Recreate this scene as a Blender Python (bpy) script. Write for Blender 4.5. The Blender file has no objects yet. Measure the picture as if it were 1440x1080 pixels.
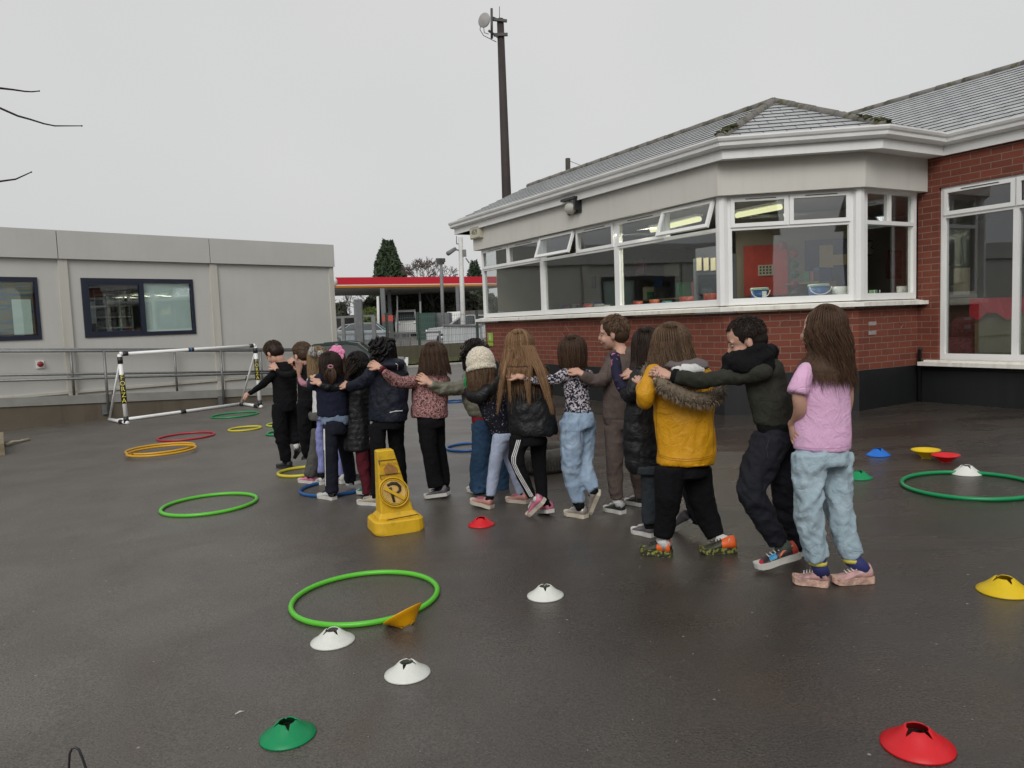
import bpy, math, random
import numpy as np
from mathutils import Vector, Matrix, noise
R=math.radians
C=bpy.context.scene.collection
S=bpy.context.scene
random.seed(7)
LOGGING=False
# ------------------------------------------------------------------ camera
CAMH=1.3; F=1080.0
cp,sp=math.cos(R(4.6)),math.sin(R(4.6))
fw=Vector((0,cp,-sp)); u0=Vector((0,sp,cp)); r0=Vector((1,0,0))
cr,sr=math.cos(R(-2.15)),math.sin(R(-2.15))
rt=cr*r0+sr*u0; up=-sr*r0+cr*u0
cam=bpy.data.cameras.new('camera'); camo=bpy.data.objects.new('camera',cam); C.objects.link(camo)
cam.sensor_width=36; cam.lens=27; cam.clip_end=2000; cam.clip_start=.05
m=Matrix.Identity(4)
for i in range(3): m[i][0]=rt[i]; m[i][1]=up[i]; m[i][2]=-fw[i]
m[2][3]=CAMH
camo.matrix_world=m; S.camera=camo
CAM=Vector((0,0,CAMH))
# ------------------------------------------------------------------ sky, sun, exposure
SUN_EL,SUN_AZ=R(38),R(192)     # soft overcast light from behind and to the left of the camera
w=bpy.data.worlds.new('World'); S.world=w; w.use_nodes=True
nt=w.node_tree; nt.nodes.clear()
def wn(t,**k):
    n=nt.nodes.new(t)
    for a,b in k.items(): setattr(n,a,b)
    return n
sky=wn('ShaderNodeTexSky',sky_type='NISHITA',sun_disc=False,sun_elevation=SUN_EL,sun_rotation=SUN_AZ,air_density=1,dust_density=6)
hs=wn('ShaderNodeHueSaturation'); hs.inputs['Saturation'].default_value=.12; hs.inputs['Value'].default_value=.16
nt.links.new(sky.outputs[0],hs.inputs['Color'])
tc=wn('ShaderNodeTexCoord'); nz=wn('ShaderNodeTexNoise'); nz.inputs['Scale'].default_value=1.6; nz.inputs['Detail'].default_value=3
nt.links.new(tc.outputs['Generated'],nz.inputs['Vector'])
cr_=wn('ShaderNodeValToRGB'); cr_.color_ramp.elements[0].position=.25; cr_.color_ramp.elements[1].position=.8
cr_.color_ramp.elements[0].color=(5.3,5.35,5.4,1); cr_.color_ramp.elements[1].color=(6.1,6.1,6.05,1)
nt.links.new(nz.outputs['Fac'],cr_.inputs[0])
ad=wn('ShaderNodeMixRGB',blend_type='ADD'); ad.inputs[0].default_value=1
nt.links.new(cr_.outputs[0],ad.inputs[1]); nt.links.new(hs.outputs[0],ad.inputs[2])
bg=wn('ShaderNodeBackground'); bg.inputs['Strength'].default_value=.105
nt.links.new(ad.outputs[0],bg.inputs['Color'])
wo=wn('ShaderNodeOutputWorld'); nt.links.new(bg.outputs[0],wo.inputs[0])
sl=bpy.data.lights.new('sun','SUN'); sl.energy=1.5; sl.angle=R(32); sl.color=(1,.985,.95)
so=bpy.data.objects.new('sun',sl); C.objects.link(so)
sd=Vector((math.sin(SUN_AZ)*math.cos(SUN_EL),math.cos(SUN_AZ)*math.cos(SUN_EL),math.sin(SUN_EL)))
so.rotation_euler=sd.to_track_quat('Z','Y').to_euler()
S.view_settings.view_transform='Standard'; S.view_settings.look='None'; S.view_settings.gamma=1; S.view_settings.exposure=0
# ------------------------------------------------------------------ ground frame
GN=Vector((-0.0182552,-0.00699468,0.99980889)).normalized()
def gz(x,y): return -(GN.x*x+GN.y*y)/GN.z
def ray(x,y): return (x-720)/F*rt-(y-540)/F*up+fw
def P(x,y,d): return CAM+ray(x,y)*d
def G(x,y):
    d=ray(x,y); return CAM+d*((-CAMH*GN.z)/d.dot(GN))
def V(*a): return Vector(a)
# ------------------------------------------------------------------ materials
MATS={}
def srgb(c):
    return tuple((v/12.92 if v<=.04045 else ((v+.055)/1.055)**2.4) for v in [x/255 for x in c])
class NT:
    def __init__(s,name):
        s.m=bpy.data.materials.new(name); s.m.use_nodes=True; s.t=s.m.node_tree; s.b=s.t.nodes['Principled BSDF']
        s.out=s.t.nodes['Material Output']
    def n(s,t,ins={},**k):
        n=s.t.nodes.new(t)
        for a,b in k.items(): setattr(n,a,b)
        for a,b in ins.items():
            if isinstance(b,bpy.types.NodeSocket): s.t.links.new(b,n.inputs[a])
            else: n.inputs[a].default_value=b
        return n
    def l(s,a,b): s.t.links.new(a,b)
    def co(s,kind='Object',scale=None):
        c=s.n('ShaderNodeTexCoord').outputs[kind]
        if scale: c=s.n('ShaderNodeMapping',{'Vector':c,'Scale':scale}).outputs[0]
        return c
    def noise(s,sc,det=4,co=None,rough=.55,out='Fac',dist=0):
        return s.n('ShaderNodeTexNoise',{'Vector':co if co is not None else s.co(),'Scale':sc,'Detail':det,'Roughness':rough,'Distortion':dist}).outputs[out]
    def ramp(s,fac,stops,interp='LINEAR'):
        r=s.n('ShaderNodeValToRGB',{'Fac':fac}); e=r.color_ramp.elements; r.color_ramp.interpolation=interp
        while len(e)<len(stops): e.new(.5)
        for q,(p,c) in zip(e,stops):
            q.position=p; q.color=(c,c,c,1) if isinstance(c,(int,float)) else (*c,1)
        return r.outputs[0]
    def mix(s,f,a,b,mode='MIX'):
        def c(v): return (*v,1) if isinstance(v,tuple) and len(v)==3 else v
        return s.n('ShaderNodeMixRGB',{0:f,1:c(a),2:c(b)},blend_type=mode).outputs[0]
    def math(s,op,a,b=0): return s.n('ShaderNodeMath',{0:a,1:b},operation=op).outputs[0]
    def bump(s,h,st,dist=.01,nrm=None):
        i={'Height':h,'Strength':st,'Distance':dist}
        if nrm: i['Normal']=nrm
        o=s.n('ShaderNodeBump',i).outputs[0]; s.l(o,s.b.inputs['Normal']); return o
    def base(s,c):
        if isinstance(c,bpy.types.NodeSocket): s.l(c,s.b.inputs['Base Color'])
        else: s.b.inputs['Base Color'].default_value=(*c,1)
    def set(s,**k):
        for a,b in k.items():
            a={'rough':'Roughness','metal':'Metallic','spec':'Specular IOR Level','sheen':'Sheen Weight','coat':'Coat Weight','alpha':'Alpha','ior':'IOR'}.get(a,a)
            if isinstance(b,bpy.types.NodeSocket): s.l(b,s.b.inputs[a])
            else: s.b.inputs[a].default_value=b
def mul(c,k): return tuple(v*k for v in c)
def mat(name,c,rough=.6,var=.12,vs=6,bump=0,bs=60,bd=.004,**k):
    if name in MATS: return MATS[name]
    t=NT(name); f=t.noise(vs,5)
    t.base(t.ramp(f,[(.25,mul(c,1-var)),(.75,mul(c,1+var))]) if var else c)
    t.set(rough=rough,**k)
    if bump: t.bump(t.noise(bs,4),bump,bd)
    MATS[name]=t.m; return t.m
def emis(name,c,s):
    t=NT(name); t.base((0,0,0)); t.b.inputs['Emission Color'].default_value=(*c,1); t.b.inputs['Emission Strength'].default_value=s
    MATS[name]=t.m; return t.m
def asphalt():
    t=NT('wet_asphalt'); co=t.co()
    big=t.noise(.45,4,co); mid=t.noise(2.0,6,co,dist=.6); agg=t.n('ShaderNodeTexVoronoi',{'Vector':co,'Scale':95}).outputs['Distance']; fine=t.noise(130,5,co,rough=.75)
    xs=t.n('ShaderNodeSeparateXYZ',{0:co})
    # paler colour on the left of the yard stands in for reflected sky
    left_sheen=t.n('ShaderNodeMapRange',{'Value':t.math('ADD',xs.outputs[0],t.math('MULTIPLY',t.math('SUBTRACT',big,.5),3)),'From Min':1.0,'From Max':-1.9}).outputs[0]
    c=t.mix(left_sheen,(.058,.049,.0415),(.142,.128,.112))
    c=t.mix(t.ramp(mid,[(.35,0),(.7,.65)]),c,t.mix(1,c,(.60,.57,.56),'MULTIPLY'))
    c=t.mix(t.ramp(t.noise(1.3,4,co,dist=.9),[(.50,0),(.72,.5)]),c,(.085,.058,.038))
    c=t.mix(t.ramp(fine,[(.36,.75),(.56,0)]),c,(.016,.0145,.0135))
    c=t.mix(t.ramp(fine,[(.60,0),(.74,.55)]),c,(.20,.18,.155))
    sp=t.n('ShaderNodeTexVoronoi',{'Vector':co,'Scale':9.}); keep=t.ramp(t.n('ShaderNodeSeparateXYZ',{0:sp.outputs['Color']}).outputs[0],[(.60,0),(.62,1)])
    c=t.mix(t.math('MULTIPLY',t.ramp(sp.outputs['Distance'],[(.030,.75),(.06,0)]),keep),c,(.36,.33,.29))
    t.base(c)
    wet=t.ramp(t.noise(1.1,5,t.co(scale=(.5,1.6,1)),dist=1.0),[(.36,.13),(.64,.38)])
    t.set(rough=t.mix(left_sheen,wet,(.45,.45,.45)),spec=.5)
    b1=t.bump(agg,.3,.004); t.bump(fine,.42,.0035,b1)
    return t.m
def brick(name,c1,c2,mort,uvs=1.0,bw=.225,rh=.075,ms=.006,grime=.3):
    t=NT(name); uv=t.co('UV')
    b=t.n('ShaderNodeTexBrick',{'Vector':uv,'Color1':(*c1,1),'Color2':(*c2,1),'Mortar':(*mort,1),'Scale':uvs,'Mortar Size':ms,'Mortar Smooth':.15,'Bias':0,'Brick Width':bw,'Row Height':rh})
    co=t.co(); c=t.mix(t.ramp(t.noise(2.2,5,co),[(.35,0),(.75,grime)]),b.outputs[0],mul(c1,.45))
    c=t.mix(t.ramp(t.noise(60,3,co),[(.4,0),(.7,.25)]),c,mul(c1,1.5))
    t.base(c); t.set(rough=.85)
    h=t.n('ShaderNodeInvert',{'Color':b.outputs['Fac']}).outputs[0]
    t.bump(h,.6,.006,t.bump(t.noise(90,3,co),.3,.003)); MATS[name]=t.m; return t.m
def slate():
    t=NT('roof_slate'); uv=t.co('UV')
    b=t.n('ShaderNodeTexBrick',{'Vector':uv,'Color1':(.44,.45,.46,1),'Color2':(.31,.32,.33,1),'Mortar':(.03,.03,.032,1),'Scale':1.,'Mortar Size':.006,'Mortar Smooth':.1,'Brick Width':.25,'Row Height':.19})
    co=t.co(); c=t.mix(t.ramp(t.noise(3,5,co),[(.4,0),(.8,.45)]),b.outputs[0],(.50,.50,.50))
    c=t.mix(t.ramp(t.noise(14,4,co),[(.62,0),(.74,.6)]),c,(.10,.085,.05))
    t.base(c); t.set(rough=.36); t.bump(t.n('ShaderNodeInvert',{'Color':b.outputs['Fac']}).outputs[0],.7,.012); return t.m
def glass(name='window_glass',tint=(.85,.87,.86),f0=.085):
    t=NT(name); t.t.nodes.remove(t.b)
    tr=t.n('ShaderNodeBsdfTransparent',{'Color':(*tint,1)}).outputs[0]
    gl=t.n('ShaderNodeBsdfGlossy',{'Color':(.95,.97,1,1),'Roughness':.015,'Normal':t.n('ShaderNodeBump',{'Height':t.noise(1.3,1),'Strength':.12,'Distance':.01}).outputs[0]}).outputs[0]
    fc=t.n('ShaderNodeLayerWeight',{'Blend':.5}).outputs['Facing']; fr=t.math('ADD',t.math('MULTIPLY',t.math('POWER',fc,5),1-f0),f0)
    mx=t.n('ShaderNodeMixShader',{0:fr,1:tr,2:gl}).outputs[0]; t.l(mx,t.out.inputs[0]); MATS[name]=t.m; return t.m
def streaky(name,c,var=.10,rough=.6,dirt=(.20,.17,.13),amt=.35,sxy=9):
    t=NT(name); co=t.co(); f=t.noise(1.2,5,co); c0=t.ramp(f,[(.25,mul(c,1-var)),(.75,mul(c,1+var))])
    st=t.noise(1,5,t.co(scale=(sxy,sxy,.7)),dist=.3)
    t.base(t.mix(t.ramp(st,[(.5,0),(.8,amt)]),c0,dirt)); t.set(rough=rough); t.bump(t.noise(30,4,co),.08,.004); MATS[name]=t.m; return t.m
M_ASPH=asphalt()
M_BRICK=brick('red_brick',(.190,.047,.025),(.128,.033,.019),(.21,.145,.115),ms=.0055)
M_SLATE=slate(); M_GLASS=glass(); M_PGLASS=glass('tinted_glass',(.92,.955,.945),.07)
M_PVC=mat('white_upvc',(.80,.80,.785),.35,.06,2)
M_FASC=streaky('white_fascia_board',(.76,.76,.74),.05,.45,(.5,.48,.44),.25)
M_REND=streaky('cream_render',(.58,.565,.52),.06,.85,(.42,.40,.35),.25)
M_SILL=streaky('painted_sill',(.78,.76,.70),.08,.6,(.33,.27,.2),.5)
M_PLIN=streaky('black_plinth',(.0075,.0085,.0095),.3,.5,(.02,.02,.02),.4)
M_BLACK=mat('black_plastic',(.018,.018,.02),.45)
M_GALV=mat('galvanised_steel',(.19,.195,.195),.45,.2,20,metal=.5)
M_PORTA=streaky('portakabin_panel',(.52,.515,.485),.05,.6,(.45,.43,.38),.22)
M_PORTF=streaky('portakabin_fascia',(.50,.495,.47),.05,.55,(.41,.40,.37),.2)
M_STRIP=streaky('joint_strip',(.53,.515,.465),.05,.6,(.34,.30,.24),.5)
M_NAVY=mat('navy_frame',(.012,.016,.035),.4)
M_CONC=streaky('old_concrete',(.115,.095,.07),.25,.9,(.045,.038,.028),.8,sxy=3.5)
M_KERB=mat('kerb_concrete',(.36,.34,.30),.8,.2,5)
M_MOSS=mat('moss',(.055,.06,.018),.95,.5,30,bump=.8,bs=60,bd=.02)
M_WOODP=streaky('pole_wood',(.036,.028,.026),.3,.8,(.02,.015,.013),.6)
# ------------------------------------------------------------------ mesh builder
class MB:
    def __init__(s): s.v=[]; s.f=[]; s.mi=[]; s.cm=0; s.sm=[]; s.sf=False
    def add(s,vs,fs):
        o=len(s.v); s.v+= [Vector(v) for v in vs]; s.f+=[tuple(i+o for i in f) for f in fs]; s.mi+=[s.cm]*len(fs); s.sm+=[s.sf]*len(fs); return s
    def poly(s,pts): return s.add(pts,[tuple(range(len(pts)))])
    def obox(s,o,a,b,c):   # origin corner + three edge vectors
        o,a,b,c=map(Vector,(o,a,b,c))
        vs=[o,o+a,o+a+b,o+b,o+c,o+a+c,o+a+b+c,o+b+c]
        fs=[(0,3,2,1),(4,5,6,7),(0,1,5,4),(1,2,6,5),(2,3,7,6),(3,0,4,7)]
        if a.cross(b).dot(c)<0: fs=[f[::-1] for f in fs]
        return s.add(vs,fs)
    def box(s,c,sz,rz=0):
        ca,sa=math.cos(rz),math.sin(rz); c=Vector(c)
        a=V(ca,sa,0)*sz[0]; b=V(-sa,ca,0)*sz[1]; d=V(0,0,sz[2]); return s.obox(c-a/2-b/2-d/2,a,b,d)
    def bar(s,p,q,w,h=None,upv=None):
        p,q=Vector(p),Vector(q); d=(q-p).normalized(); h=h or w
        u=upv or (V(0,0,1) if abs(d.z)<.9 else V(1,0,0)); x=d.cross(u).normalized(); y=x.cross(d).normalized()
        return s.obox(p-x*w/2-y*h/2,x*w,y*h,q-p)
    def tube(s,pts,rad,n=8,cap=True,smooth=True,close=False):
        pts=[Vector(p) for p in pts]; k=len(pts)
        if not isinstance(rad,(list,tuple)): rad=[rad]*k
        o=s.sf; s.sf=smooth
        vs=[];pu=None
        for i,p in enumerate(pts):
            if close: d=pts[(i+1)%k]-pts[i-1]
            else: d=pts[min(i+1,k-1)]-pts[max(i-1,0)]
            if d.length<1e-9: d=V(0,0,1)
            d.normalize()
            if pu is None: pu=V(0,0,1) if abs(d.z)<.9 else V(1,0,0)
            x=d.cross(pu).normalized(); y=x.cross(d); pu=y
            for j in range(n):
                a=2*math.pi*j/n; vs.append(p+(x*math.cos(a)+y*math.sin(a))*rad[i])
        fs=[]
        for i in range(k if close else k-1):
            i2=(i+1)%k
            for j in range(n):
                j2=(j+1)%n; fs.append((i*n+j,i*n+j2,i2*n+j2,i2*n+j))
        if cap and not close: fs+= [tuple(range(n))[::-1],tuple((k-1)*n+j for j in range(n))]
        s.add(vs,fs); s.sf=o; return s
    def lathe(s,o,prof,n=24,axis=V(0,0,1),caps=(True,True),ang=0):
        o=Vector(o); axis=Vector(axis).normalized(); x=axis.orthogonal().normalized(); y=axis.cross(x); vs=[]
        for r,z in prof:
            for j in range(n):
                a=2*math.pi*j/n+ang; vs.append(o+axis*z+(x*math.cos(a)+y*math.sin(a))*r)
        fs=[(i*n+j,i*n+(j+1)%n,(i+1)*n+(j+1)%n,(i+1)*n+j) for i in range(len(prof)-1) for j in range(n)]
        if caps[0]: fs.append(tuple(range(n))[::-1])
        if caps[1]: fs.append(tuple((len(prof)-1)*n+j for j in range(n)))
        o_=s.sf; s.sf=True; s.add(vs,fs); s.sf=o_; return s
    def ell(s,c,rx,ry,rz,axes=None,nu=12,nv=8):
        c=Vector(c); ax=axes or (V(1,0,0),V(0,1,0),V(0,0,1)); vs=[]
        for i in range(1,nv):
            t=math.pi*i/nv
            for j in range(nu):
                a=2*math.pi*j/nu; vs.append(c+ax[0]*(rx*math.sin(t)*math.cos(a))+ax[1]*(ry*math.sin(t)*math.sin(a))+ax[2]*(rz*math.cos(t)))
        vs+=[c+ax[2]*rz,c-ax[2]*rz]; T=len(vs)-2
        fs=[(i*nu+j,(i+1)*nu+j,(i+1)*nu+(j+1)%nu,i*nu+(j+1)%nu) for i in range(nv-2) for j in range(nu)]
        fs+=[(T,j,(j+1)%nu) for j in range(nu)]+[(T+1,(nv-2)*nu+(j+1)%nu,(nv-2)*nu+j) for j in range(nu)]
        o_=s.sf; s.sf=True; s.add(vs,fs); s.sf=o_; return s
    def prism(s,pts,d):
        pts=[Vector(p) for p in pts]; d=Vector(d); n=len(pts); vs=pts+[p+d for p in pts]
        fs=[tuple(range(n))[::-1],tuple(range(n,2*n))]+[(i,(i+1)%n,(i+1)%n+n,i+n) for i in range(n)]
        return s.add(vs,fs)
    def loft(s,rings,n=16,cap=True):   # rings: (centre, half-vector a, half-vector b)
        vs=[]
        for c,a,b in rings:
            c,a,b=Vector(c),Vector(a),Vector(b)
            for j in range(n):
                t=2*math.pi*j/n; vs.append(c+a*math.cos(t)+b*math.sin(t))
        k=len(rings); fs=[(i*n+j,i*n+(j+1)%n,(i+1)*n+(j+1)%n,(i+1)*n+j) for i in range(k-1) for j in range(n)]
        if cap: fs+=[tuple(range(n))[::-1],tuple((k-1)*n+j for j in range(n))]
        o_=s.sf; s.sf=True; s.add(vs,fs); s.sf=o_; return s
    def mesh(s,name,org=None,uv=True):
        me=bpy.data.meshes.new(name); o=Vector(org) if org else V(0,0,0)
        me.from_pydata([tuple(v-o) for v in s.v],[],s.f); me.update()
        me.polygons.foreach_set('material_index',s.mi); me.polygons.foreach_set('use_smooth',s.sm)
        if uv and len(s.f)<20000:
            l=me.uv_layers.new(name='UVMap').data
            for p in me.polygons:
                nn=p.normal
                t=V(nn.y,-nn.x,0)
                if t.length<1e-3: t=V(1,0,0)
                t.normalize()
                if t.x<0: t=-t
                b=nn.cross(t)
                if b.z<-1e-6: b=-b
                for li in p.loop_indices:
                    q=s.v[me.loops[li].vertex_index]; l[li].uv=(q.dot(t),q.dot(b))
        return me
    def build(s,name,mats,parent=None,org=None,uv=True):
        # geometry is in world space; a child keeps it by subtracting the parent's world location
        o_=V(0,0,0)
        if parent is not None:
            q=parent
            while q is not None: o_=o_+q.location; q=q.parent
        base=Vector(org) if org is not None else o_
        me=s.mesh(name,base,uv)
        for mm in (mats if isinstance(mats,(list,tuple)) else [mats]): me.materials.append(mm)
        ob=bpy.data.objects.new(name,me); C.objects.link(ob)
        if parent is not None: ob.parent=parent; ob.location=base-o_
        else: ob.location=base
        return ob
def tag(o,label=None,cat=None,group=None,kind=None):
    if label: o['label']=label
    if cat: o['category']=cat
    if group: o['group']=group
    if kind: o['kind']=kind
    return o
def thing(name,loc,label,cat,group=None):
    o=bpy.data.objects.new(name,None); C.objects.link(o); o.location=Vector(loc); o.empty_display_size=.1
    return tag(o,label,cat,group)
def struct(o): o['kind']='structure'; return o
_tc={}
def text_mb(mb,txt,org,xd,yd,size,ext=.002,align='CENTER'):
    cu=bpy.data.curves.new('t','FONT'); cu.body=txt; cu.size=1; cu.align_x=align; cu.align_y='CENTER'; cu.extrude=0; cu.resolution_u=3
    ob=bpy.data.objects.new('t',cu); C.objects.link(ob); bpy.context.view_layer.update()
    me=ob.to_mesh(); xd,yd=Vector(xd).normalized()*size,Vector(yd).normalized()*size; n=xd.cross(yd).normalized()
    vs=[Vector(org)+xd*v.co.x+yd*v.co.y+n*ext for v in me.vertices]; fs=[tuple(p.vertices) for p in me.polygons]
    mb.add(vs,fs); ob.to_mesh_clear(); bpy.data.objects.remove(ob); bpy.data.curves.remove(cu); return mb
# ------------------------------------------------------------------ ground
mb=MB(); n=40; X0,X1,Y0,Y1=-9,9,-3,19.0
mb.add([(-400,-300,gz(-400,-300)),(400,-300,gz(400,-300)),(400,700,gz(400,700)),(-400,700,gz(-400,700))],[(0,1,2,3)])
g=struct(mb.build('ground',M_ASPH))
# ------------------------------------------------------------------ school building
def v2(p): return V(p[0],p[1],0)
A=V(-.46115618,14.41830817,0);B=V(2.50294989,9.01011647,0);Cc=V(3.96767905,8.75885108,0);D=V(4.930645,9.30914196,0)
class Wall:
    def __init__(s,a,b):
        s.a=a; s.e=(b-a).normalized(); s.n=V(s.e.y,-s.e.x,0); s.L=(b-a).length
    def p(s,x,z,o=0): q=s.a+s.e*x+s.n*o; return V(q.x,q.y,z)
    def hit(s,x,y,o=0):
        d=ray(x,y); t=((s.a+s.n*o-CAM).dot(s.n))/d.dot(s.n); q=CAM+d*t; return (q-s.a).dot(s.e),q.z
    def box(s,mb,x0,x1,z0,z1,o0,o1): return mb.obox(s.p(x0,z0,o0),s.e*(x1-x0),s.n*(o1-o0),V(0,0,z1-z0))
    def quad(s,mb,x0,x1,z0,z1,o): return mb.poly([s.p(x0,z0,o),s.p(x1,z0,o),s.p(x1,z1,o),s.p(x0,z1,o)])
W1,W2,W3=Wall(A,B),Wall(B,Cc),Wall(Cc,D); W4=Wall(D,D+W1.e)
W4len=7.0
def off2(wa,oa,wb,ob):
    # corner of two offset walls
    p,d,q,e=wa.a+wa.n*oa,wa.e,wb.a+wb.n*ob,wb.e
    den=d.x*e.y-d.y*e.x; t=((q.x-p.x)*e.y-(q.y-p.y)*e.x)/den; return p+d*t
def ring(o1,o2,o3,o4,z,x0=0,x4=W4len):
    a=W1.p(x0,z,o1); b=off2(W1,o1,W2,o2); c=off2(W2,o2,W3,o3); d=off2(W3,o3,W4,o4); e=W4.p(x4,z,o4)
    return [a]+[V(q.x,q.y,z) for q in (b,c,d)]+[e]
def band(mb,lo,hi,segs=None):
    for i in range(len(lo)-1):
        if segs is None or i in segs: mb.add([lo[i],lo[i+1],hi[i+1],hi[i]],[(0,1,2,3)])
def solid_band(mb,rings,segs=None,closed=True):
    k=len(rings)
    for i in range(k if closed else k-1): band(mb,rings[i],rings[(i+1)%k],segs)
    for e in (0,-1): 
        f=[r[e] for r in rings]; mb.poly(f if e else f[::-1])
school=thing('school_building',(2.5,9.01,0),'single storey red brick school building with white bay windows, black plinth and slate roof','building')
ZB,ZT,ZTR=1.33,2.65,2.28
ZP=.60
# brick: front walls (0.25 thick), plinth, main wall
mb=MB()
def wallbrick(z0,z1,segs,o=0.,t=-.25): solid_band(mb,[ring(o,o,o,o,z0),ring(o,o,o,o,z1),ring(t,t,t,t,z1),ring(t,t,t,t,z0)],segs)
lo,hi=ring(0,0,0,0,ZP),ring(0,0,0,0,ZB-.02)
li,hii=ring(-.25,-.25,-.25,-.25,ZP),ring(-.25,-.25,-.25,-.25,ZB-.02)
band(mb,lo,hi,(0,1,2)); band(mb,hi,hii,(0,1,2)); band(mb,hii,li,(0,1,2))
# end wall on the far left
mb.poly([lo[0],hi[0],hi[0]-W1.n*6,lo[0]-W1.n*6])
# wall 4 with an opening for its big window
wx0,wx1=.26,3.35; wz0,wz1=.665,2.67
W4.quad(mb,0,wx0,ZP,3.2,0); W4.quad(mb,wx1,W4len,ZP,3.2,0); W4.quad(mb,wx0,wx1,wz1,3.2,0); W4.quad(mb,wx0,wx1,ZP,wz0,0)
for (a,b) in (((wx0,wz0),(wx0,wz1)),((wx0,wz1),(wx1,wz1)),((wx1,wz1),(wx1,wz0)),((wx1,wz0),(wx0,wz0))):
    mb.poly([W4.p(*a,0),W4.p(*b,0),W4.p(*b,-.2),W4.p(*a,-.2)])
mb.build('brick_wall',M_BRICK,school)
mb=MB(); lo,hi=ring(.012,.012,.012,.012,-.3),ring(.012,.012,.012,.012,ZP); band(mb,lo,hi); band(mb,hi,ring(-.05,-.05,-.05,-.05,ZP))
mb.poly([lo[0],hi[0],hi[0]-W1.n*6,lo[0]-W1.n*6])
mb.build('plinth',M_PLIN,school)
# rendered band above the bay windows
o=.12; mb=MB()
r0_,r1_=ring(o,o,o,0,ZT),ring(o,o,o,0,3.06); i0,i1=ring(-.15,-.15,-.15,-.15,ZT),ring(-.15,-.15,-.15,-.15,3.06)
r0_[0]=W1.p(-.12,ZT,o); r1_[0]=W1.p(-.12,3.06,o); i0[0]=W1.p(-.12,ZT,-.15); i1[0]=W1.p(-.12,3.06,-.15)
band(mb,r0_,r1_,(0,1,2)); band(mb,i0,r0_,(0,1,2)); band(mb,i1,i0,(0,1,2))
mb.poly([r0_[0],r1_[0],r1_[0]-W1.n*6,r0_[0]-W1.n*6])
mb.build('rendered_band',M_REND,school)
# eaves
EO=(.20,.30,.34,.05)
def er(d,z,x0=-.75): 
    r=ring(EO[0]+d,EO[1]+d,EO[2]+d,EO[3]+d,z,x0); return r
mb=MB(); band(mb,er(0,3.028),ring(-.3,-.3,-.3,-.3,3.028,-.75)[:1]+ring(-.3,-.3,-.3,-.3,3.028)[1:]); 
mb.poly([W1.p(-.75,3.028,.20),W1.p(-.75,3.028,-6),W1.p(0,3.028,-6),W1.p(0,3.028,.2)]); mb.build('soffit',M_FASC,school)
mb=MB(); solid_band(mb,[er(-.02,3.02),er(0,3.02),er(0,3.2),er(-.02,3.2)])
mb.obox(W1.p(-.75,3.02,.2),W1.e*.02,-W1.n*3.2,V(0,0,.18)); mb.build('fascia_board',M_FASC,school)
# ogee gutter: profile swept along the eaves
prof=[(.002,3.125),(.055,3.128),(.082,3.15),(.088,3.185),(.105,3.20),(.118,3.225),(.118,3.243),(.106,3.243),(.104,3.228),(.09,3.21),(.002,3.20)]
mb=MB(); rr=[er(a,b,-.78) for a,b in prof]; solid_band(mb,rr,closed=False); mb.build('gutter',mat('gutter_white',(.78,.78,.76),.4,.1,3),school)
# roofs
EZ=3.225
Be,Ce,De=[V(q.x,q.y,EZ) for q in er(.07,EZ)[1:4]]
def hipdir(wa,wb,t):  # direction of hip: both planes rise t per metre inward
    na,nb=-wa.n,-wb.n  # inward
    # d horizontal with d.na = d.nb = 1
    det=na.x*nb.y-na.y*nb.x; d=V((nb.y-na.y)/det,(na.x-nb.x)/det,0); return V(d.x,d.y,t)
def solve_apex(E0,wa,wb,px,py):
    best=None
    for k in range(5,120):
        t=k*.01; d=hipdir(wa,wb,t)
        for q in range(10,700):
            p=E0+d*(q*.01); c=p-CAM; z=c.dot(fw); x=720+F*c.dot(rt)/z; y=540-F*c.dot(up)/z
            e=abs(x-px)+abs(y-py)
            if best is None or e<best[0]: best=(e,t,q*.01,p)
    return best
ap=solve_apex(Be,W1,W2,1088,144); TANR,AP=ap[1],ap[3]
mb=MB()
E0=W1.p(-.80,EZ,EO[0]+.07)
ridgeL=AP-W1.e*((AP-E0).dot(W1.e))     # ridge end over the far gable
mb.poly([E0,Be,AP,ridgeL])
mb.poly([Be,Ce,AP])
# main roof above wall 4: same pitch, ridge parallel to its eave
E4a=De.copy(); E4b=V(*W4.p(W4len,EZ,EO[3]+.07))
def pj(p): c=p-CAM; z=c.dot(fw); return 720+F*c.dot(rt)/z,540-F*c.dot(up)/z
def on_line(o_,d_,px_,lo=-30,hi=30):   # point of a world line that is seen at column px_
    a1,a2=lo,hi
    f=lambda t:(o_+d_*t-CAM).dot(rt)*F-(px_-720)*(o_+d_*t-CAM).dot(fw)
    t=-f(0)/(f(1)-f(0)); return o_+d_*t
rb=None
for q in range(60,900):
    s_=q*.01; o_=E4a-W4.n*s_+V(0,0,s_*TANR); p=on_line(o_,W4.e,1438); 
    if (p-CAM).dot(fw)<1: continue
    e=abs(pj(p)[1]-91)
    if rb is None or e<rb[0]: rb=(e,s_,o_)
open('/tmp/w/log.txt','w').write(repr((ap,rb,pj(on_line(rb[2],W4.e,1187))))) if LOGGING else None
RM=on_line(rb[2],W4.e,1187); RM2=RM+W4.e*(W4len+9)
mb.poly([Ce,De,RM,AP])
back=ridgeL-W1.n*3-V(0,0,3*TANR); back2=AP-W1.n*3-V(0,0,3*TANR)
mb.poly([ridgeL,AP,back2,back])
mb.poly([E4a,E4b+W4.e*2,RM2,RM]); mb.poly([RM,RM2,RM2-W4.n*4-V(0,0,2),RM-W4.n*4-V(0,0,2)])
roof=mb.build('roof',M_SLATE,school)
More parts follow.
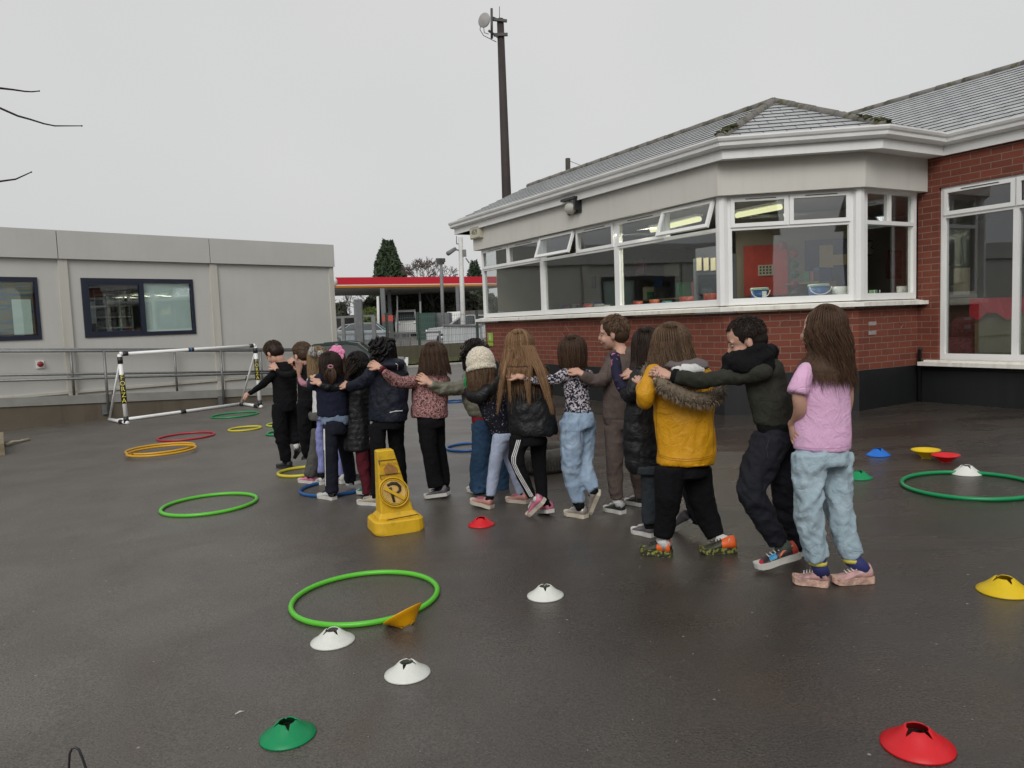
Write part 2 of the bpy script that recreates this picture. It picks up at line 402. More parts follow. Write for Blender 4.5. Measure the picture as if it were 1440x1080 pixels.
# slate courses as thin overlapping lips
def courses(mb,P0,P1,Q1,Q0,step=.19):
    # P0-P1 along eave, Q0,Q1 above
    nrm=(P1-P0).cross(Q0-P0).normalized()
    if nrm.z<0: nrm=-nrm
    L=max((Q0-P0).length,(Q1-P1).length); e=(P1-P0).normalized(); slope=nrm.cross(e); 
    if slope.z<0: slope=-slope
    H=max((Q0-P0).dot(slope),(Q1-P1).dot(slope)); k=int(H/step)
    for i in range(k):
        a=i*step/H; 
        x,y=P0.lerp(Q0,min(1,a)),P1.lerp(Q1,min(1,a)); a2=min(1,(i+1)*step/H); x2,y2=P0.lerp(Q0,a2),P1.lerp(Q1,a2)
        if (y-x).length<.03: continue
        mb.cm=1; mb.add([x+nrm*.004,y+nrm*.004,y+nrm*.014,x+nrm*.014],[(0,1,2,3)]); mb.cm=0; mb.add([x+nrm*.014,y+nrm*.014,y2+nrm*.005,x2+nrm*.005],[(0,1,2,3)])
mb=MB(); courses(mb,E0,Be,AP,ridgeL); courses(mb,Be,Ce,AP,AP); courses(mb,E4a,E4b+W4.e*2,RM2,RM)
mb.build('slate_courses',[M_SLATE,mat('slate_gap',(.03,.03,.033),.9,.3,10)],roof)
M_RIDGE=NT('ridge_tile'); t=M_RIDGE; t.base(t.mix(t.ramp(t.noise(9,5),[(.48,0),(.66,1)]),(.17,.16,.15),(.075,.075,.03))); t.set(rough=.9); t.bump(t.noise(40,4),.6,.01); M_RIDGE=t.m
def ridge(a,b,r=.062,step=.42):
    mb=MB()
    L=(b-a).length; k=max(1,int(L/step)); d=(b-a)/k
    for i in range(k):
        p=a+d*i; q=a+d*(i+1.06); mb.tube([p+V(0,0,.0),q+V(0,0,.0)],[r,r*.9],10,smooth=True)
    mb.build('ridge_tiles',M_RIDGE,roof)
ridge(Be,AP); ridge(Ce,AP); ridge(AP,ridgeL,.06); ridge(RM,RM2,.06); ridge(E4a,RM,.035)
mb=MB()
for a,b,k in ((Be,AP,60),(Ce,AP,60)):
    for i in range(k):
        f=abs(random.gauss(0,.14)); p=a.lerp(b,min(.5,f)); mb.ell(p+V(random.gauss(0,.028),random.gauss(0,.028),.048+random.random()*.008),random.uniform(.012,.035),random.uniform(.012,.03),random.uniform(.008,.018),nu=7,nv=5)
mb.build('moss',M_MOSS,school)['kind']='stuff'
# ------------------------------------------------------------------ windows
def window(W,x0,x1,z0,z1,ztr,tops,o=.02,parent=school,open_idx=(),bottoms=(),fw_=.055,frame=M_PVC,gl=M_GLASS,dep=.07,vents=True):
    """uPVC unit: outer frame, transom, top lights (tops = their edges along the wall)"""
    mb=MB(); a=o-dep; T=fw_
    W.box(mb,x0,x1,z0,z0+T+.02,a,o); W.box(mb,x0,x1,z1-T*.7,z1,a,o); W.box(mb,x0,x0+T,z0+T+.02,z1-T*.7,a,o); W.box(mb,x1-T,x1,z0+T+.02,z1-T*.7,a,o)
    if ztr: W.box(mb,x0+T,x1-T,ztr-.022,ztr+.022,a,o)
    for b in bottoms: W.box(mb,b-.03,b+.03,z0+T+.02,(ztr-.022) if ztr else z1-T*.7,a,o)
    if ztr:
        for b in tops[1:-1]: W.box(mb,b-.02,b+.02,ztr+.022,z1-T*.7,a,o-.002)
    f=mb.build('window',frame,parent)
    be=[x0+T]+list(bottoms)+[x1-T]; zt=(ztr-.022) if ztr else z1-T*.7
    for i in range(len(be)-1):
        mb=MB(); l=be[i]+(.03 if i else 0); r_=be[i+1]-(.03 if i<len(be)-2 else 0)
        W.box(mb,l,r_,z0+T+.02,zt,o-.045,o-.035); mb.build('pane',gl,f)
    if ztr:
        for i in range(len(tops)-1):
            l=tops[i]+(.02 if i else .0); r_=tops[i+1]-(.02 if i<len(tops)-2 else 0)
            l=max(l,x0+T) ; r_=min(r_,x1-T); zb,zc=ztr+.022,z1-T*.7; s=.042
            if i in open_idx: # sash tilted out about its top edge
                mb=MB(); ang=R(20); dn=V(0,0,-1)*math.cos(ang)+W.n*math.sin(ang); nn=W.n*math.cos(ang)+V(0,0,1)*math.sin(ang)
                O=W.p(l-.02,zc+.01,o+.012); H=zc-zb+.03; wv=W.e*(r_-l+.04)
                e=W.e
                mb.obox(O,wv,dn*s,nn*.035); mb.obox(O+dn*(H-s),wv,dn*s,nn*.035); mb.obox(O+dn*s,e*s,dn*(H-2*s),nn*.035); mb.obox(O+wv-e*s+dn*s,e*s,dn*(H-2*s),nn*.035)
                mb.build('opening_sash',frame,f)
                mb=MB(); mb.obox(O+e*s+dn*s+nn*.012,wv-e*2*s,dn*(H-2*s),nn*.006); mb.build('pane',gl,f)
            elif vents:
                mb=MB(); q=o+.018
                W.box(mb,l-.012,r_+.012,zb-.012,zb+s-.01,o,q); W.box(mb,l-.012,r_+.012,zc-s+.01,zc+.012,o,q); W.box(mb,l-.012,l+s-.01,zb+s-.01,zc-s+.01,o,q); W.box(mb,r_-s+.01,r_+.012,zb+s-.01,zc-s+.01,o,q)
                mb.build('sash',frame,f)
                mb=MB(); W.box(mb,l+s-.01,r_-s+.01,zb+s-.01,zc-s+.01,o-.02,o-.012); mb.build('pane',gl,f)
            else:
                mb=MB(); W.box(mb,l,r_,zb,zc,o-.045,o-.035); mb.build('pane',gl,f)
            if vents:
                mb=MB(); m0,m1=l+(r_-l)*.25,l+(r_-l)*.8; W.box(mb,m0,m1,zc-.012,zc-.004,o+.018,o+.024); mb.build('trickle_vent',M_BLACK,f)
    return f
def sx(W,x,y=340): return W.hit(x,y)[0]
f1=[sx(W1,680),sx(W1,762),sx(W1,868),sx(W1,1016)]
window(W1,.0,f1[1],ZB+.07,ZT,ZTR,[0,sx(W1,716),f1[1]])
window(W1,f1[1],f1[2],ZB+.07,ZT,ZTR,[f1[1],sx(W1,812),f1[2]],open_idx=(0,))
window(W1,f1[2],W1.L-.03,ZB+.07,ZT,ZTR,[f1[2],sx(W1,937),W1.L-.03],open_idx=(1,))
window(W2,.05,W2.L-.05,ZB+.07,ZT,ZTR,[.05,sx(W2,1109),W2.L-.05])
window(W3,.08,W3.L-.06,ZB+.07,ZT,ZTR,[.08,sx(W3,1250),W3.L-.06],vents=False)
for wa,wb,q in ((W1,W2,B),(W2,W3,Cc)):
    mb=MB(); mb.tube([V(q.x,q.y,ZB+.07),V(q.x,q.y,ZT)],.066,8,smooth=False); mb.build('corner_post',M_PVC,school)
mb=MB(); so_=ring(.10,.10,.10,.0,ZB-.0); si=ring(-.06,-.06,-.06,-.06,ZB)
def lift(r,z): return [V(q.x,q.y,z) for q in r]
so_[0]=W1.p(-.2,ZB,.1); si[0]=W1.p(-.2,ZB,-.06)
solid_band(mb,[lift(si,ZB+.07),lift(so_,ZB+.045),lift(so_,ZB),lift(si,ZB)][::-1],(0,1,2))
mb.build('bay_sill',M_SILL,school)
mb=MB(); W4.box(mb,0.004,.14,ZB,ZB+.045,.0,.10); mb.build('sill_end',M_SILL,school)
m4=sx(W4,1427,290); 
window(W4,wx0+.005,wx1-.005,wz0,wz1,2.335,[wx0,m4,m4+.85,wx1-.005],o=-.03,bottoms=(m4,m4+.85))
mb=MB(); W4.box(mb,.08,wx1+.12,.60,.645,-.03,.12); W4.box(mb,.12,wx1+.06,.645,.665,-.03,.06); mb.build('window_sill',M_SILL,school)
# small grey pipe in the inner corner, lights and boxes on the building
def on(W,x,y,o=0): s_,z=W.hit(x,y,o); return s_,z
s_,z_=on(W4,1296,497); mb=MB(); mb.tube([W4.p(.05,.15,.03),W4.p(.05,.78,.03),W4.p(.075,.80,.05)],.022,8); mb.build('drain_pipe',M_BLACK,school)
mb=MB(); mb.tube([W4.p(.08,.56,.04),W4.p(3.2,.57,.04)],.012,6); mb.build('cable_conduit',M_BLACK,school)
s_,z_=on(W1,809,292,.12); L=thing('bulkhead_light',W1.p(s_,z_,.12),'square bulkhead light with frosted lens on the cream band','light')
mb=MB(); W1.box(mb,s_-.17,s_+.17,z_-.09,z_+.13,.121,.15); W1.box(mb,s_-.18,s_+.18,z_+.10,z_+.135,.15,.26); W1.box(mb,s_+.13,s_+.17,z_-.06,z_+.10,.15,.24); mb.build('back_box',M_BLACK,L)
mb=MB(); mb.loft([(W1.p(s_-.03,z_,.15),W1.e*.13,V(0,0,.10)),(W1.p(s_-.03,z_,.20),W1.e*.125,V(0,0,.095)),(W1.p(s_-.03,z_,.24),W1.e*.08,V(0,0,.06))],8); mb.build('lens',mat('frosted_lens',(.48,.47,.42),.4),L)
s_,z_=on(W1,672.5,327,.12); L=thing('alarm_box',W1.p(s_,z_,.12),'cream alarm box with dark lettering at the far end of the cream band','alarm box')
mb=MB(); W1.box(mb,s_-.20,s_+.20,z_-.11,z_+.11,.121,.185); W1.box(mb,s_-.185,s_+.185,z_-.095,z_+.095,.185,.20); mb.build('housing',mat('cream_plastic',(.50,.47,.36),.5),L)
mb=MB(); text_mb(mb,'4G9',W1.p(s_,z_,.203),W1.e,V(0,0,1),.13); mb.build('lettering',M_BLACK,L)
s_,z_=on(W1,690,478); mb=MB(); W1.box(mb,s_-.10,s_+.10,z_-.03,z_+.13,.001,.012); W1.box(mb,s_-.10,s_+.10,z_-.11,z_-.045,.001,.012)
sg=mb.build('wall_sign',mat('lime_green_sign',(.26,.40,.05),.4),org=W1.p(s_,z_,0)); tag(sg,'small lime green sign on the brick wall behind the pupil in the cream hat','sign')
mb=MB(); W1.box(mb,s_-.03,s_+.03,z_+.0,z_+.09,.0125,.015); mb.tube([W1.p(s_,z_+.1,.014),W1.p(s_,z_+.115,.014)],.02,8); mb.build('pictogram',mat('pale_mark',(.5,.55,.3),.5),sg)
for px,py in ((1225,455),(1225,468)):
    s_,z_=on(W3,px,py); mb=MB(); W3.box(mb,s_-.05,s_+.09,z_-.022,z_+.022,.001,.004); mb.build('pale_patch',mat('pale_brick_patch',(.30,.27,.25),.8,.3,30),school)
mb=MB()
def chalk(W,pts,wd=.006):
    q=[W.p(*on(W,a,b),.003) for a,b in pts]
    for a,b in zip(q,q[1:]): mb.bar(a,b,wd,.002)
chalk(W1,[(790,468),(797,478),(803,468),(797,480),(803,484)]);chalk(W1,[(795,457),(800,465),(806,458)]);chalk(W2,[(1093,460),(1100,452),(1112,447),(1125,446)]);chalk(W3,[(1242,448),(1248,444)]);chalk(W3,[(1262,452),(1270,456),(1266,462)])
mb.build('chalk_marks',mat('chalk',(.32,.20,.17),.9),school)['kind']='stuff'
# ------------------------------------------------------------------ classroom interiors
M_INW=mat('classroom_wall',(.30,.27,.21),.8,.10,2); M_INC=mat('classroom_ceiling',(.34,.34,.33),.8,.05); M_INF=mat('classroom_floor',(.07,.06,.05),.5); M_INB=mat('blue_grey_wall',(.11,.125,.15),.8,.2,2)
inn=ring(-.26,-.26,-.26,-.26,.2,.05); q4=W4.p(3.9,.2,-.22); deep=6.4
fl=[inn[0],inn[1],inn[2],inn[3],q4,q4-W1.n*4.4,inn[0]-W1.n*deep]; top=lift0=[V(q.x,q.y,2.72) for q in fl]
for a,b,mm in ((4,5,M_INB),(5,6,M_INW),(6,0,M_INW)):
    mb=MB(); mb.add([fl[a],fl[b],top[b],top[a]],[(0,1,2,3)]); mb.build('classroom_wall',mm,school)
mb=MB(); mb.poly(top); mb.build('ceiling',M_INC,school); mb=MB(); mb.poly(fl); mb.build('classroom_floor',M_INF,school)
def divider(W,xa,xb,o,mt,z0=.2,z1=2.7):
    s0=W.hit(xa,380,o)[0]; s1=W.hit(xb,380,o)[0]; mb=MB(); W.box(mb,s0,s1,z0,z1,o-.08,o); return mb.build('room_divider',mt,school)
divider(W2,1036,1202,-2.30,M_INW); divider(W3,1206,1272,-1.96,M_INW); divider(W1,975,1030,-1.06,M_INB,.2,2.1)
M_TUBE=emis('lit_tube',(1,.97,.55),1.25)
def hitW(W,x,y,o): s_,z=W.hit(x,y,o); return W.p(s_,z,o)
# ceiling tubes: lie on the plane z=2.66
def onz(x,y,z): d=ray(x,y); return CAM+d*((z-CAMH)/d.z)
for i,(p,q,lb) in enumerate((((1036,303),(1098,291),'lit fluorescent tube seen through the top light of the middle bay window'),((942,318),(984,308),'lit fluorescent tube seen through the open top light'),((916,324),(930,321),'short lit fluorescent tube seen behind the closed top light'))):
    a=onz(*p,2.52); b=onz(*q,2.52); t=thing('ceiling_tube_light',(a+b)/2,lb,'ceiling light','ceiling lights in the classroom')
    mb=MB(); mb.tube([a,b],.032,8); mb.build('tube',M_TUBE,t); mb=MB(); mb.bar(a+V(0,0,.05),b+V(0,0,.05),.1,.03); mb.build('fitting',M_PVC,t)
    l_=bpy.data.lights.new('tube_or_fill_light','AREA'); l_.shape='RECTANGLE'; l_.size=1.2; l_.size_y=.3; l_.energy=13; l_.color=(1,.96,.75); lo_=bpy.data.objects.new('tube_or_fill_light',l_); C.objects.link(lo_); lo_.parent=t; lo_.location=(0,0,-.06)
def board(W,x0,y0,x1,y1,o,mt,name='display_board',label='',cat='display board',t=.03):
    s0,z1=W.hit(x0,y0,o); s1,z0=W.hit(x1,y1,o); mb=MB(); W.box(mb,min(s0,s1),max(s0,s1),min(z0,z1),max(z0,z1),o-t,o)
    ob=mb.build(name,mt,org=W.p((s0+s1)/2,min(z0,z1),o)); tag(ob,label,cat); return ob
M_RED=mat('red_card',(.50,.05,.035),.7,.15,12); M_DK=mat('dark_board',(.02,.035,.10),.7,.3,20); M_PAP=mat('paper',(.55,.50,.38),.7,.12,25)
ob=board(W2,1046,346,1108,414,-2.2,M_RED,label='red classroom display board with a pinned cream notice behind the bay window')
mb=MB()
s0,z0=W2.hit(1066,388,-2.19); s1,z1=W2.hit(1087,372,-2.19); W2.box(mb,s0,s1,z0,z1,-2.19,-2.18); ch=mb.build('notice',M_PAP,ob)
mb=MB()
for i in range(3):
    for j in range(4): W2.box(mb,s0+(s1-s0)*(.1+j*.22),s0+(s1-s0)*(.22+j*.22),z0+(z1-z0)*(.15+i*.28),z0+(z1-z0)*(.32+i*.28),-2.179,-2.177)
mb.build('notice_marks',M_DK,ch)
ob=board(W2,1132,338,1196,414,-2.2,M_DK,label='dark navy classroom display board with brown paper sheets behind the bay window')
mb=MB()
for (a,b,c,d) in ((1153,345,1172,376),(1172,358,1191,372),(1157,382,1168,392)):
    s0,z1=W2.hit(a,b,-2.15); s1,z0=W2.hit(c,d,-2.15); W2.box(mb,s0,s1,z0,z1,-2.19,-2.17)
mb.build('paper_sheet',mat('brown_paper',(.42,.31,.17),.7),ob)
cols=[(.3,.04,.03),(.03,.12,.06),(.03,.12,.08),(.25,.06,.08),(.10,.11,.12),(.3,.08,.1)]
for i,(px,py) in enumerate(((1117,357),(1118,372),(1118,386),(1117,400),(1118,413),(1101,345))):
    s0,z0=W2.hit(px,py,-2.0); mb=MB(); mb.loft([(W2.p(s0,z0,-2.0),W2.e*.055,V(0,0,.055)),(W2.p(s0,z0,-1.99),W2.e*.055,V(0,0,.055))],14)
    mb.tube([W2.p(s0-.06,z0,-1.985),W2.p(s0+.06,z0,-1.985)],.008,5)
    tag(mb.build('hanging_disc',mat('disc_%s'%'abcdef'[i],cols[i],.6),org=W2.p(s0,z0,-2)),['red paper disc, second from the top of the hanging row','dark green paper disc in the middle of the hanging row','dark green paper disc under another green disc','dull pink paper disc low in the hanging row','dark grey paper disc at the bottom of the hanging row','pale pink paper disc at the top left of the red board'][i],'paper disc','paper discs hanging in the bay window')
ob=board(W1,893,365,905,385,-1.8,mat('pink_sheet',(.16,.07,.08),.7),label='dull pink sheet on the classroom wall behind the third window'); 
ob=board(W1,978,350,1011,412,-1.0,mat('slate_blue_panel',(.05,.055,.08),.7,.2,10),label='dark blue display panel beside the third window with three framed papers')
mb=MB()
for k in range(3):
    s0,z1=W1.hit(980+k*10,363,-.99); s1,z0=W1.hit(987+k*10,380,-.99); W1.box(mb,s0,s1,z0,z1,-.99,-.98)
mb.build('framed_paper',M_PAP,ob)
# wall clock
s0,z0=W3.hit(1221,349,-1.9); t=thing('wall_clock',W3.p(s0,z0,-1.9),'round dark rimmed clock on the beige classroom wall in the right bay pane','clock')
mb=MB(); mb.lathe(W3.p(s0,z0,-1.9),[(.12,0),(.12,.03),(.10,.035)],20,W3.n); mb.build('rim',M_BLACK,t); mb=MB(); mb.lathe(W3.p(s0,z0,-1.865),[(.10,0),(.10,.004)],20,W3.n); mb.build('face',M_PAP,t)
mb=MB(); mb.bar(W3.p(s0,z0,-1.85),W3.p(s0+.04,z0+.05,-1.85),.01); mb.bar(W3.p(s0,z0,-1.85),W3.p(s0+.05,z0-.01,-1.85),.012); mb.build('hands',M_BLACK,t)
board(W3,1248,352,1268,392,-1.5,mat('dark_red_door',(.12,.02,.03),.6),name='wall_cabinet',label='dark red cabinet on the wall behind the right bay pane',cat='cabinet')
POST=[]
M_SHF=mat('shelf_wood',(.22,.16,.09),.6)
CLB=[mat('book_'+n,c,.6) for n,c in (('red',(.28,.03,.03)),('blue',(.03,.08,.22)),('cream',(.35,.32,.24)),('green',(.03,.16,.08)),('dark',(.03,.03,.035)),('pink',(.33,.10,.14)))]
for k_,(q_,o_,L_,h_,lb) in enumerate(((1.2,-1.2,1.5,.95,'low open shelf of books and boxes behind the farthest window'),(3.2,-1.6,1.6,1.15,'shelf unit with coloured books behind the second window'),(5.0,-2.2,1.4,1.25,'taller shelf unit of folders behind the third window'))):
    t_=thing('book_shelf',W1.p(q_,.2,o_),lb,'shelf','shelves in the classroom'); mb=MB()
    for z_ in (0.,.33,.66,1.0): 
        if z_<=h_: W1.box(mb,q_-L_/2,q_+L_/2,.2+z_*1.1,.225+z_*1.1,o_-.35,o_)
    W1.box(mb,q_-L_/2,q_+L_/2,.2+h_*1.1+.1,.225+h_*1.1+.1,o_-.35,o_)
    for x_ in (-L_/2,0,L_/2): W1.box(mb,q_+x_-.012,q_+x_+.012,.23,.2+h_*1.1+.1,o_-.349,o_-.001)
    mb.build('frame',M_SHF,t_)
    for c_ in range(6):
        mb=MB()
        for r_ in range(9):
            x_=q_-L_/2+.05+random.random()*(L_-.15); z_=random.choice([.225,.59,.95,h_*1.1+.326]); W1.box(mb,x_,x_+random.uniform(.03,.12),z_+.002,z_+random.uniform(.12,.24),o_-.28-random.random()*.02,o_-.03-random.random()*.03)
        mb.build('books',CLB[c_],t_)['kind']='stuff'
for k_,(px_,py_,w__,h__,c_,o_,lb) in enumerate(((705,392,14,14,2,-2.0,'pale poster on the classroom wall behind the farthest window'),(792,376,22,10,2,-2.5,'long pale poster high behind the second window'),(824,398,26,14,4,-2.4,'dark noticeboard behind the second window'),(902,372,16,10,5,-2.6,'pink poster behind the third window'),(944,380,20,16,2,-2.6,'pale wall chart behind the third window'),(925,398,12,10,1,-2.5,'small blue poster low behind the third window'))):
    POST.append((px_,py_,w__,h__,c_,o_,lb))
for px_,py_,w__,h__,c_,o_,lb in POST: board(W1,px_-w__/2,py_-h__/2,px_+w__/2,py_+h__/2,o_,CLB[c_],name='wall_poster',label=lb,cat='poster')
# buckets on the bay sill
def bucket(W,px,py,r,h,mt,label,lid=True,o=-.22,z=None,strip=False):
    s0,_=W.hit(px,py,o); zb=ZB+.075; p=W.p(s0,zb,o); t=thing('bucket',p,label,'bucket','buckets on the classroom window ledge')
    mb=MB(); mb.lathe(p,[(r*.84,0),(r,h*.97),(r*.95,h*.97),(r*.8,.01)],20,caps=(True,False)); mb.build('tub',mt,t)
    if lid: mb=MB(); mb.lathe(p+V(0,0,h*.95),[(r*1.05,0),(r*1.07,.015),(r*1.0,.03)],20); mb.build('lid',mat('pale_green_lid',(.35,.48,.42),.4),t)
    mb=MB(); k=12; mb.tube([p+W.n*(r*1.0)+W.e*(r*1.05*math.cos(math.pi*i/k))+V(0,0,h*.93-.09*math.sin(math.pi*i/k)) for i in range(k+1)],.006,6); mb.build('handle',M_PVC,t)
    if strip: mb=MB(); mb.obox(p+W.n*(r*.93)+W.e*r*.15+V(0,0,.02),W.e*r*.5,W.n*.01,V(0,0,h*.75)); mb.build('paper_strip',M_PVC,t)
M_BB=mat('blue_bucket',(.015,.10,.30),.35)
mb=MB(); band(mb,ring(-.07,-.07,-.07,-.07,ZB+.07,.05),ring(-.45,-.45,-.45,-.45,ZB+.07,.05),(0,1,2)); mb.build('window_ledge',M_PVC,school)
bucket(W2,1068,417,.10,.17,M_BB,'blue bucket with a white side label and pale green lid on the bay window ledge',strip=True)
bucket(W2,1151,415,.115,.185,M_BB,'plain blue bucket with a white looped handle on the bay window ledge')
bucket(W2,1181,414,.085,.17,M_PVC,'small white bucket between the blue bucket and the bay corner',lid=False)
bucket(W3,1268,409,.06,.16,M_PVC,'white pot in the right bay pane near the corner',lid=False,o=-.2)
bucket(W3,1228,409,.05,.12,mat('green_pot',(.2,.35,.2),.5),'pale green pot standing in the right bay pane',lid=False,o=-.2)
# trays of supplies along the ledge of the facade windows
M_TR=[mat('red_tray',(.30,.03,.02),.4),mat('teal_tray',(.03,.16,.18),.4),mat('grey_tray',(.25,.25,.24),.5),mat('orange_red_tray',(.34,.07,.03),.45)]
names=[('red',0),('teal',1),('orange',3),('red',0),('red',0),('grey',2),('red',0),('grey',2),('grey',2)]
for i,(px,nm) in enumerate(zip((897,938,920,965,1000,842,826,850,705),names)):
    s0,_=W1.hit(px,415,-.3); w_=.14 if i>2 else .09; h_=[.12,.10,.13,.14,.16,.12,.13,.10,.11][i]; mb=MB(); zb=ZB+.075
    a=lambda q,z: (W1.p(s0,zb+z,-.3),W1.e*(w_*q),W1.n*(.09*q))
    mb.loft([a(.85,0),a(1,h_),a(.93,h_),a(.8,.015)],4)
    tag(mb.build('storage_tray',M_TR[nm[1]],org=W1.p(s0,zb,-.3)),['small red tray at the left of the third window ledge','small teal pot between two red trays on the third window ledge','orange tray next to the teal pot on the third window ledge','wide red tray in the middle of the third window ledge','tall red tray at the right end of the third window ledge','grey tray behind the second window beside a red one','red tray on the right of the second window ledge','pale tray at the right end of the second window ledge','grey tray behind the first, farthest window'][i],'storage tray','trays on the classroom window ledge')
# table with red cloth behind wall 4 window
o_=-.75; s0=W4.hit(1371,450,o_)[0]; s1=s0+1.5; zc_=W4.hit(1400,420,o_)[1]; t=thing('classroom_table',W4.p((s0+s1)/2,.2,o_),'olive cupboard under a red cloth seen through the tall window on the right','table')
mb=MB(); W4.box(mb,s0,s1,.2,zc_-.02,o_-.6,o_); mb.build('cupboard',mat('olive_cabinet',(.20,.18,.09),.6),t)
mb=MB(); N=14; L_=s1-s0+.1
for i in range(N):
    sa_,sb_=s0-.05+L_*i/N,s0-.05+L_*(i+1)/N; d0=.20+.06*math.sin(i*1.9); d1=.20+.06*math.sin((i+1)*1.9)
    mb.add([W4.p(sa_,zc_,o_-.6),W4.p(sb_,zc_,o_-.6),W4.p(sb_,zc_+.01,o_+.03),W4.p(sa_,zc_+.01,o_+.03),W4.p(sb_,zc_-d1,o_+.05+.02*math.sin(i)),W4.p(sa_,zc_-d0,o_+.05+.02*math.sin(i-1))],[(0,1,2,3),(3,2,4,5)])
mb.build('cloth',mat('red_cloth',(.55,.02,.045),.7),t)
o_=-.9; s0=W4.hit(1348,460,o_)[0]; zt_=W4.hit(1348,447,o_)[1]; t=thing('armchair',W4.p(s0,.2,o_),'dark maroon patterned chair behind the left pane of the tall window','chair')
mb=MB(); mb.loft([(W4.p(s0,.2,o_),W4.e*.24,W4.n*.2),(W4.p(s0,zt_*.7,o_),W4.e*.27,W4.n*.22),(W4.p(s0,zt_*.78,o_),W4.e*.22,W4.n*.18)],12); mb.build('seat',mat('maroon_fabric',(.14,.035,.045),.8,.6,30),t)
mb=MB(); mb.loft([(W4.p(s0,zt_*.6,o_-.2),W4.e*.26,W4.n*.05),(W4.p(s0,zt_*.95,o_-.25),W4.e*.25,W4.n*.05),(W4.p(s0,zt_,o_-.25),W4.e*.18,W4.n*.04)],12); mb.build('backrest',MATS['maroon_fabric'],t)
board(W4,1341,378,1362,414,-1.6,M_PAP,label='pale framed picture behind the left pane of the tall window',cat='picture')
board(W4,1334,330,1352,372,-2.0,CLB[4],name='wall_poster',label='dark poster above the framed picture behind the tall window',cat='poster')
board(W4,1336,414,1372,428,-1.7,CLB[2],name='wall_poster',label='pale paper strip above the maroon chair behind the tall window',cat='poster')
l_=bpy.data.lights.new('tube_or_fill_light','AREA');  # unseen fitting and area lamp added to brighten the room behind the tall window
p_=W4.p(1.2,2.62,-1.4); mb=MB(); mb.bar(p_-W4.e*.6,p_+W4.e*.6,.1,.05); f_=mb.build('added_fill_light',M_PVC,school); l_.shape='RECTANGLE'; l_.size=1.2; l_.size_y=.3; l_.energy=9; lo_=bpy.data.objects.new('tube_or_fill_light',l_); C.objects.link(lo_); lo_.parent=f_; lo_.location=p_-school.location-f_.location+V(0,0,-.07)
# ------------------------------------------------------------------ modular classroom on the left
pz=13.2; pA=P(116,430,pz); pe=V(math.cos(R(46)),math.sin(R(46)),0)
PW=Wall(V(pA.x,pA.y,0)-pe*4,V(pA.x,pA.y,0)+pe*6)
x_end=PW.hit(466,360)[0]; x_st=-4.
def ph(x,y): return PW.hit(x,y)
zt0=ph(78,322)[1]; zt1=ph(460,346)[1]
ZPT=(zt0+zt1)/2; ZPF=(ph(78,363)[1]+ph(460,376)[1])/2
cab=thing('modular_classroom',PW.p(2,0,0),'long grey flat roofed modular classroom behind the ramp','building')
zw0,zw1=ph(119,475)[1],ph(271,393)[1]
def pholes(mb,wins,z0,z1,x0,x1):
    xs=x0
    for a,b in wins: PW.quad(mb,xs,a,z0,z1,0); PW.quad(mb,a,b,z0,zw0,0); PW.quad(mb,a,b,zw1,z1,0); xs=b
    PW.quad(mb,xs,x1,z0,z1,0)
wa,wb=ph(116,430)[0],ph(273,430)[0]; wd=ph(55,430)[0]; wc=wd-(wb-wa)
mb=MB(); pholes(mb,[(wc,wd),(wa,wb)],-.2,ZPF+.05,x_st,x_end); mb.poly([PW.p(x_end,-.2,0),PW.p(x_end,-.2,-3),PW.p(x_end,ZPF+.05,-3),PW.p(x_end,ZPF+.05,0)])
mb.poly([PW.p(x_st,-.2,0),PW.p(x_st,-.2,-3),PW.p(x_st,ZPF+.05,-3),PW.p(x_st,ZPF+.05,0)]); mb.build('wall_panel',M_PORTA,cab)
mb=MB(); js=[ph(78,340)[0],ph(293,360)[0]]
ed=[x_st]+js+[x_end+.03]
for a,b in zip(ed,ed[1:]): PW.box(mb,a+.006,b-.006,ZPF,ZPT,-3.0,.07)
mb.build('roof_fascia',M_PORTF,cab)
for x in js: mb=MB(); PW.box(mb,x-.005,x+.14,-.2,ZPF-.003,.0,.035); mb.build('joint_strip',M_STRIP,cab)
mb=MB(); PW.box(mb,x_end-.10,x_end+.012,-.2,ZPF-.003,-.1,.03); mb.build('joint_strip',M_STRIP,cab)
mb=MB(); PW.box(mb,x_st,x_end+.012,ph(0,560)[1]-.02,ph(0,560)[1]+.02,.001,.035); mb.build('skirting_strip',M_STRIP,cab)
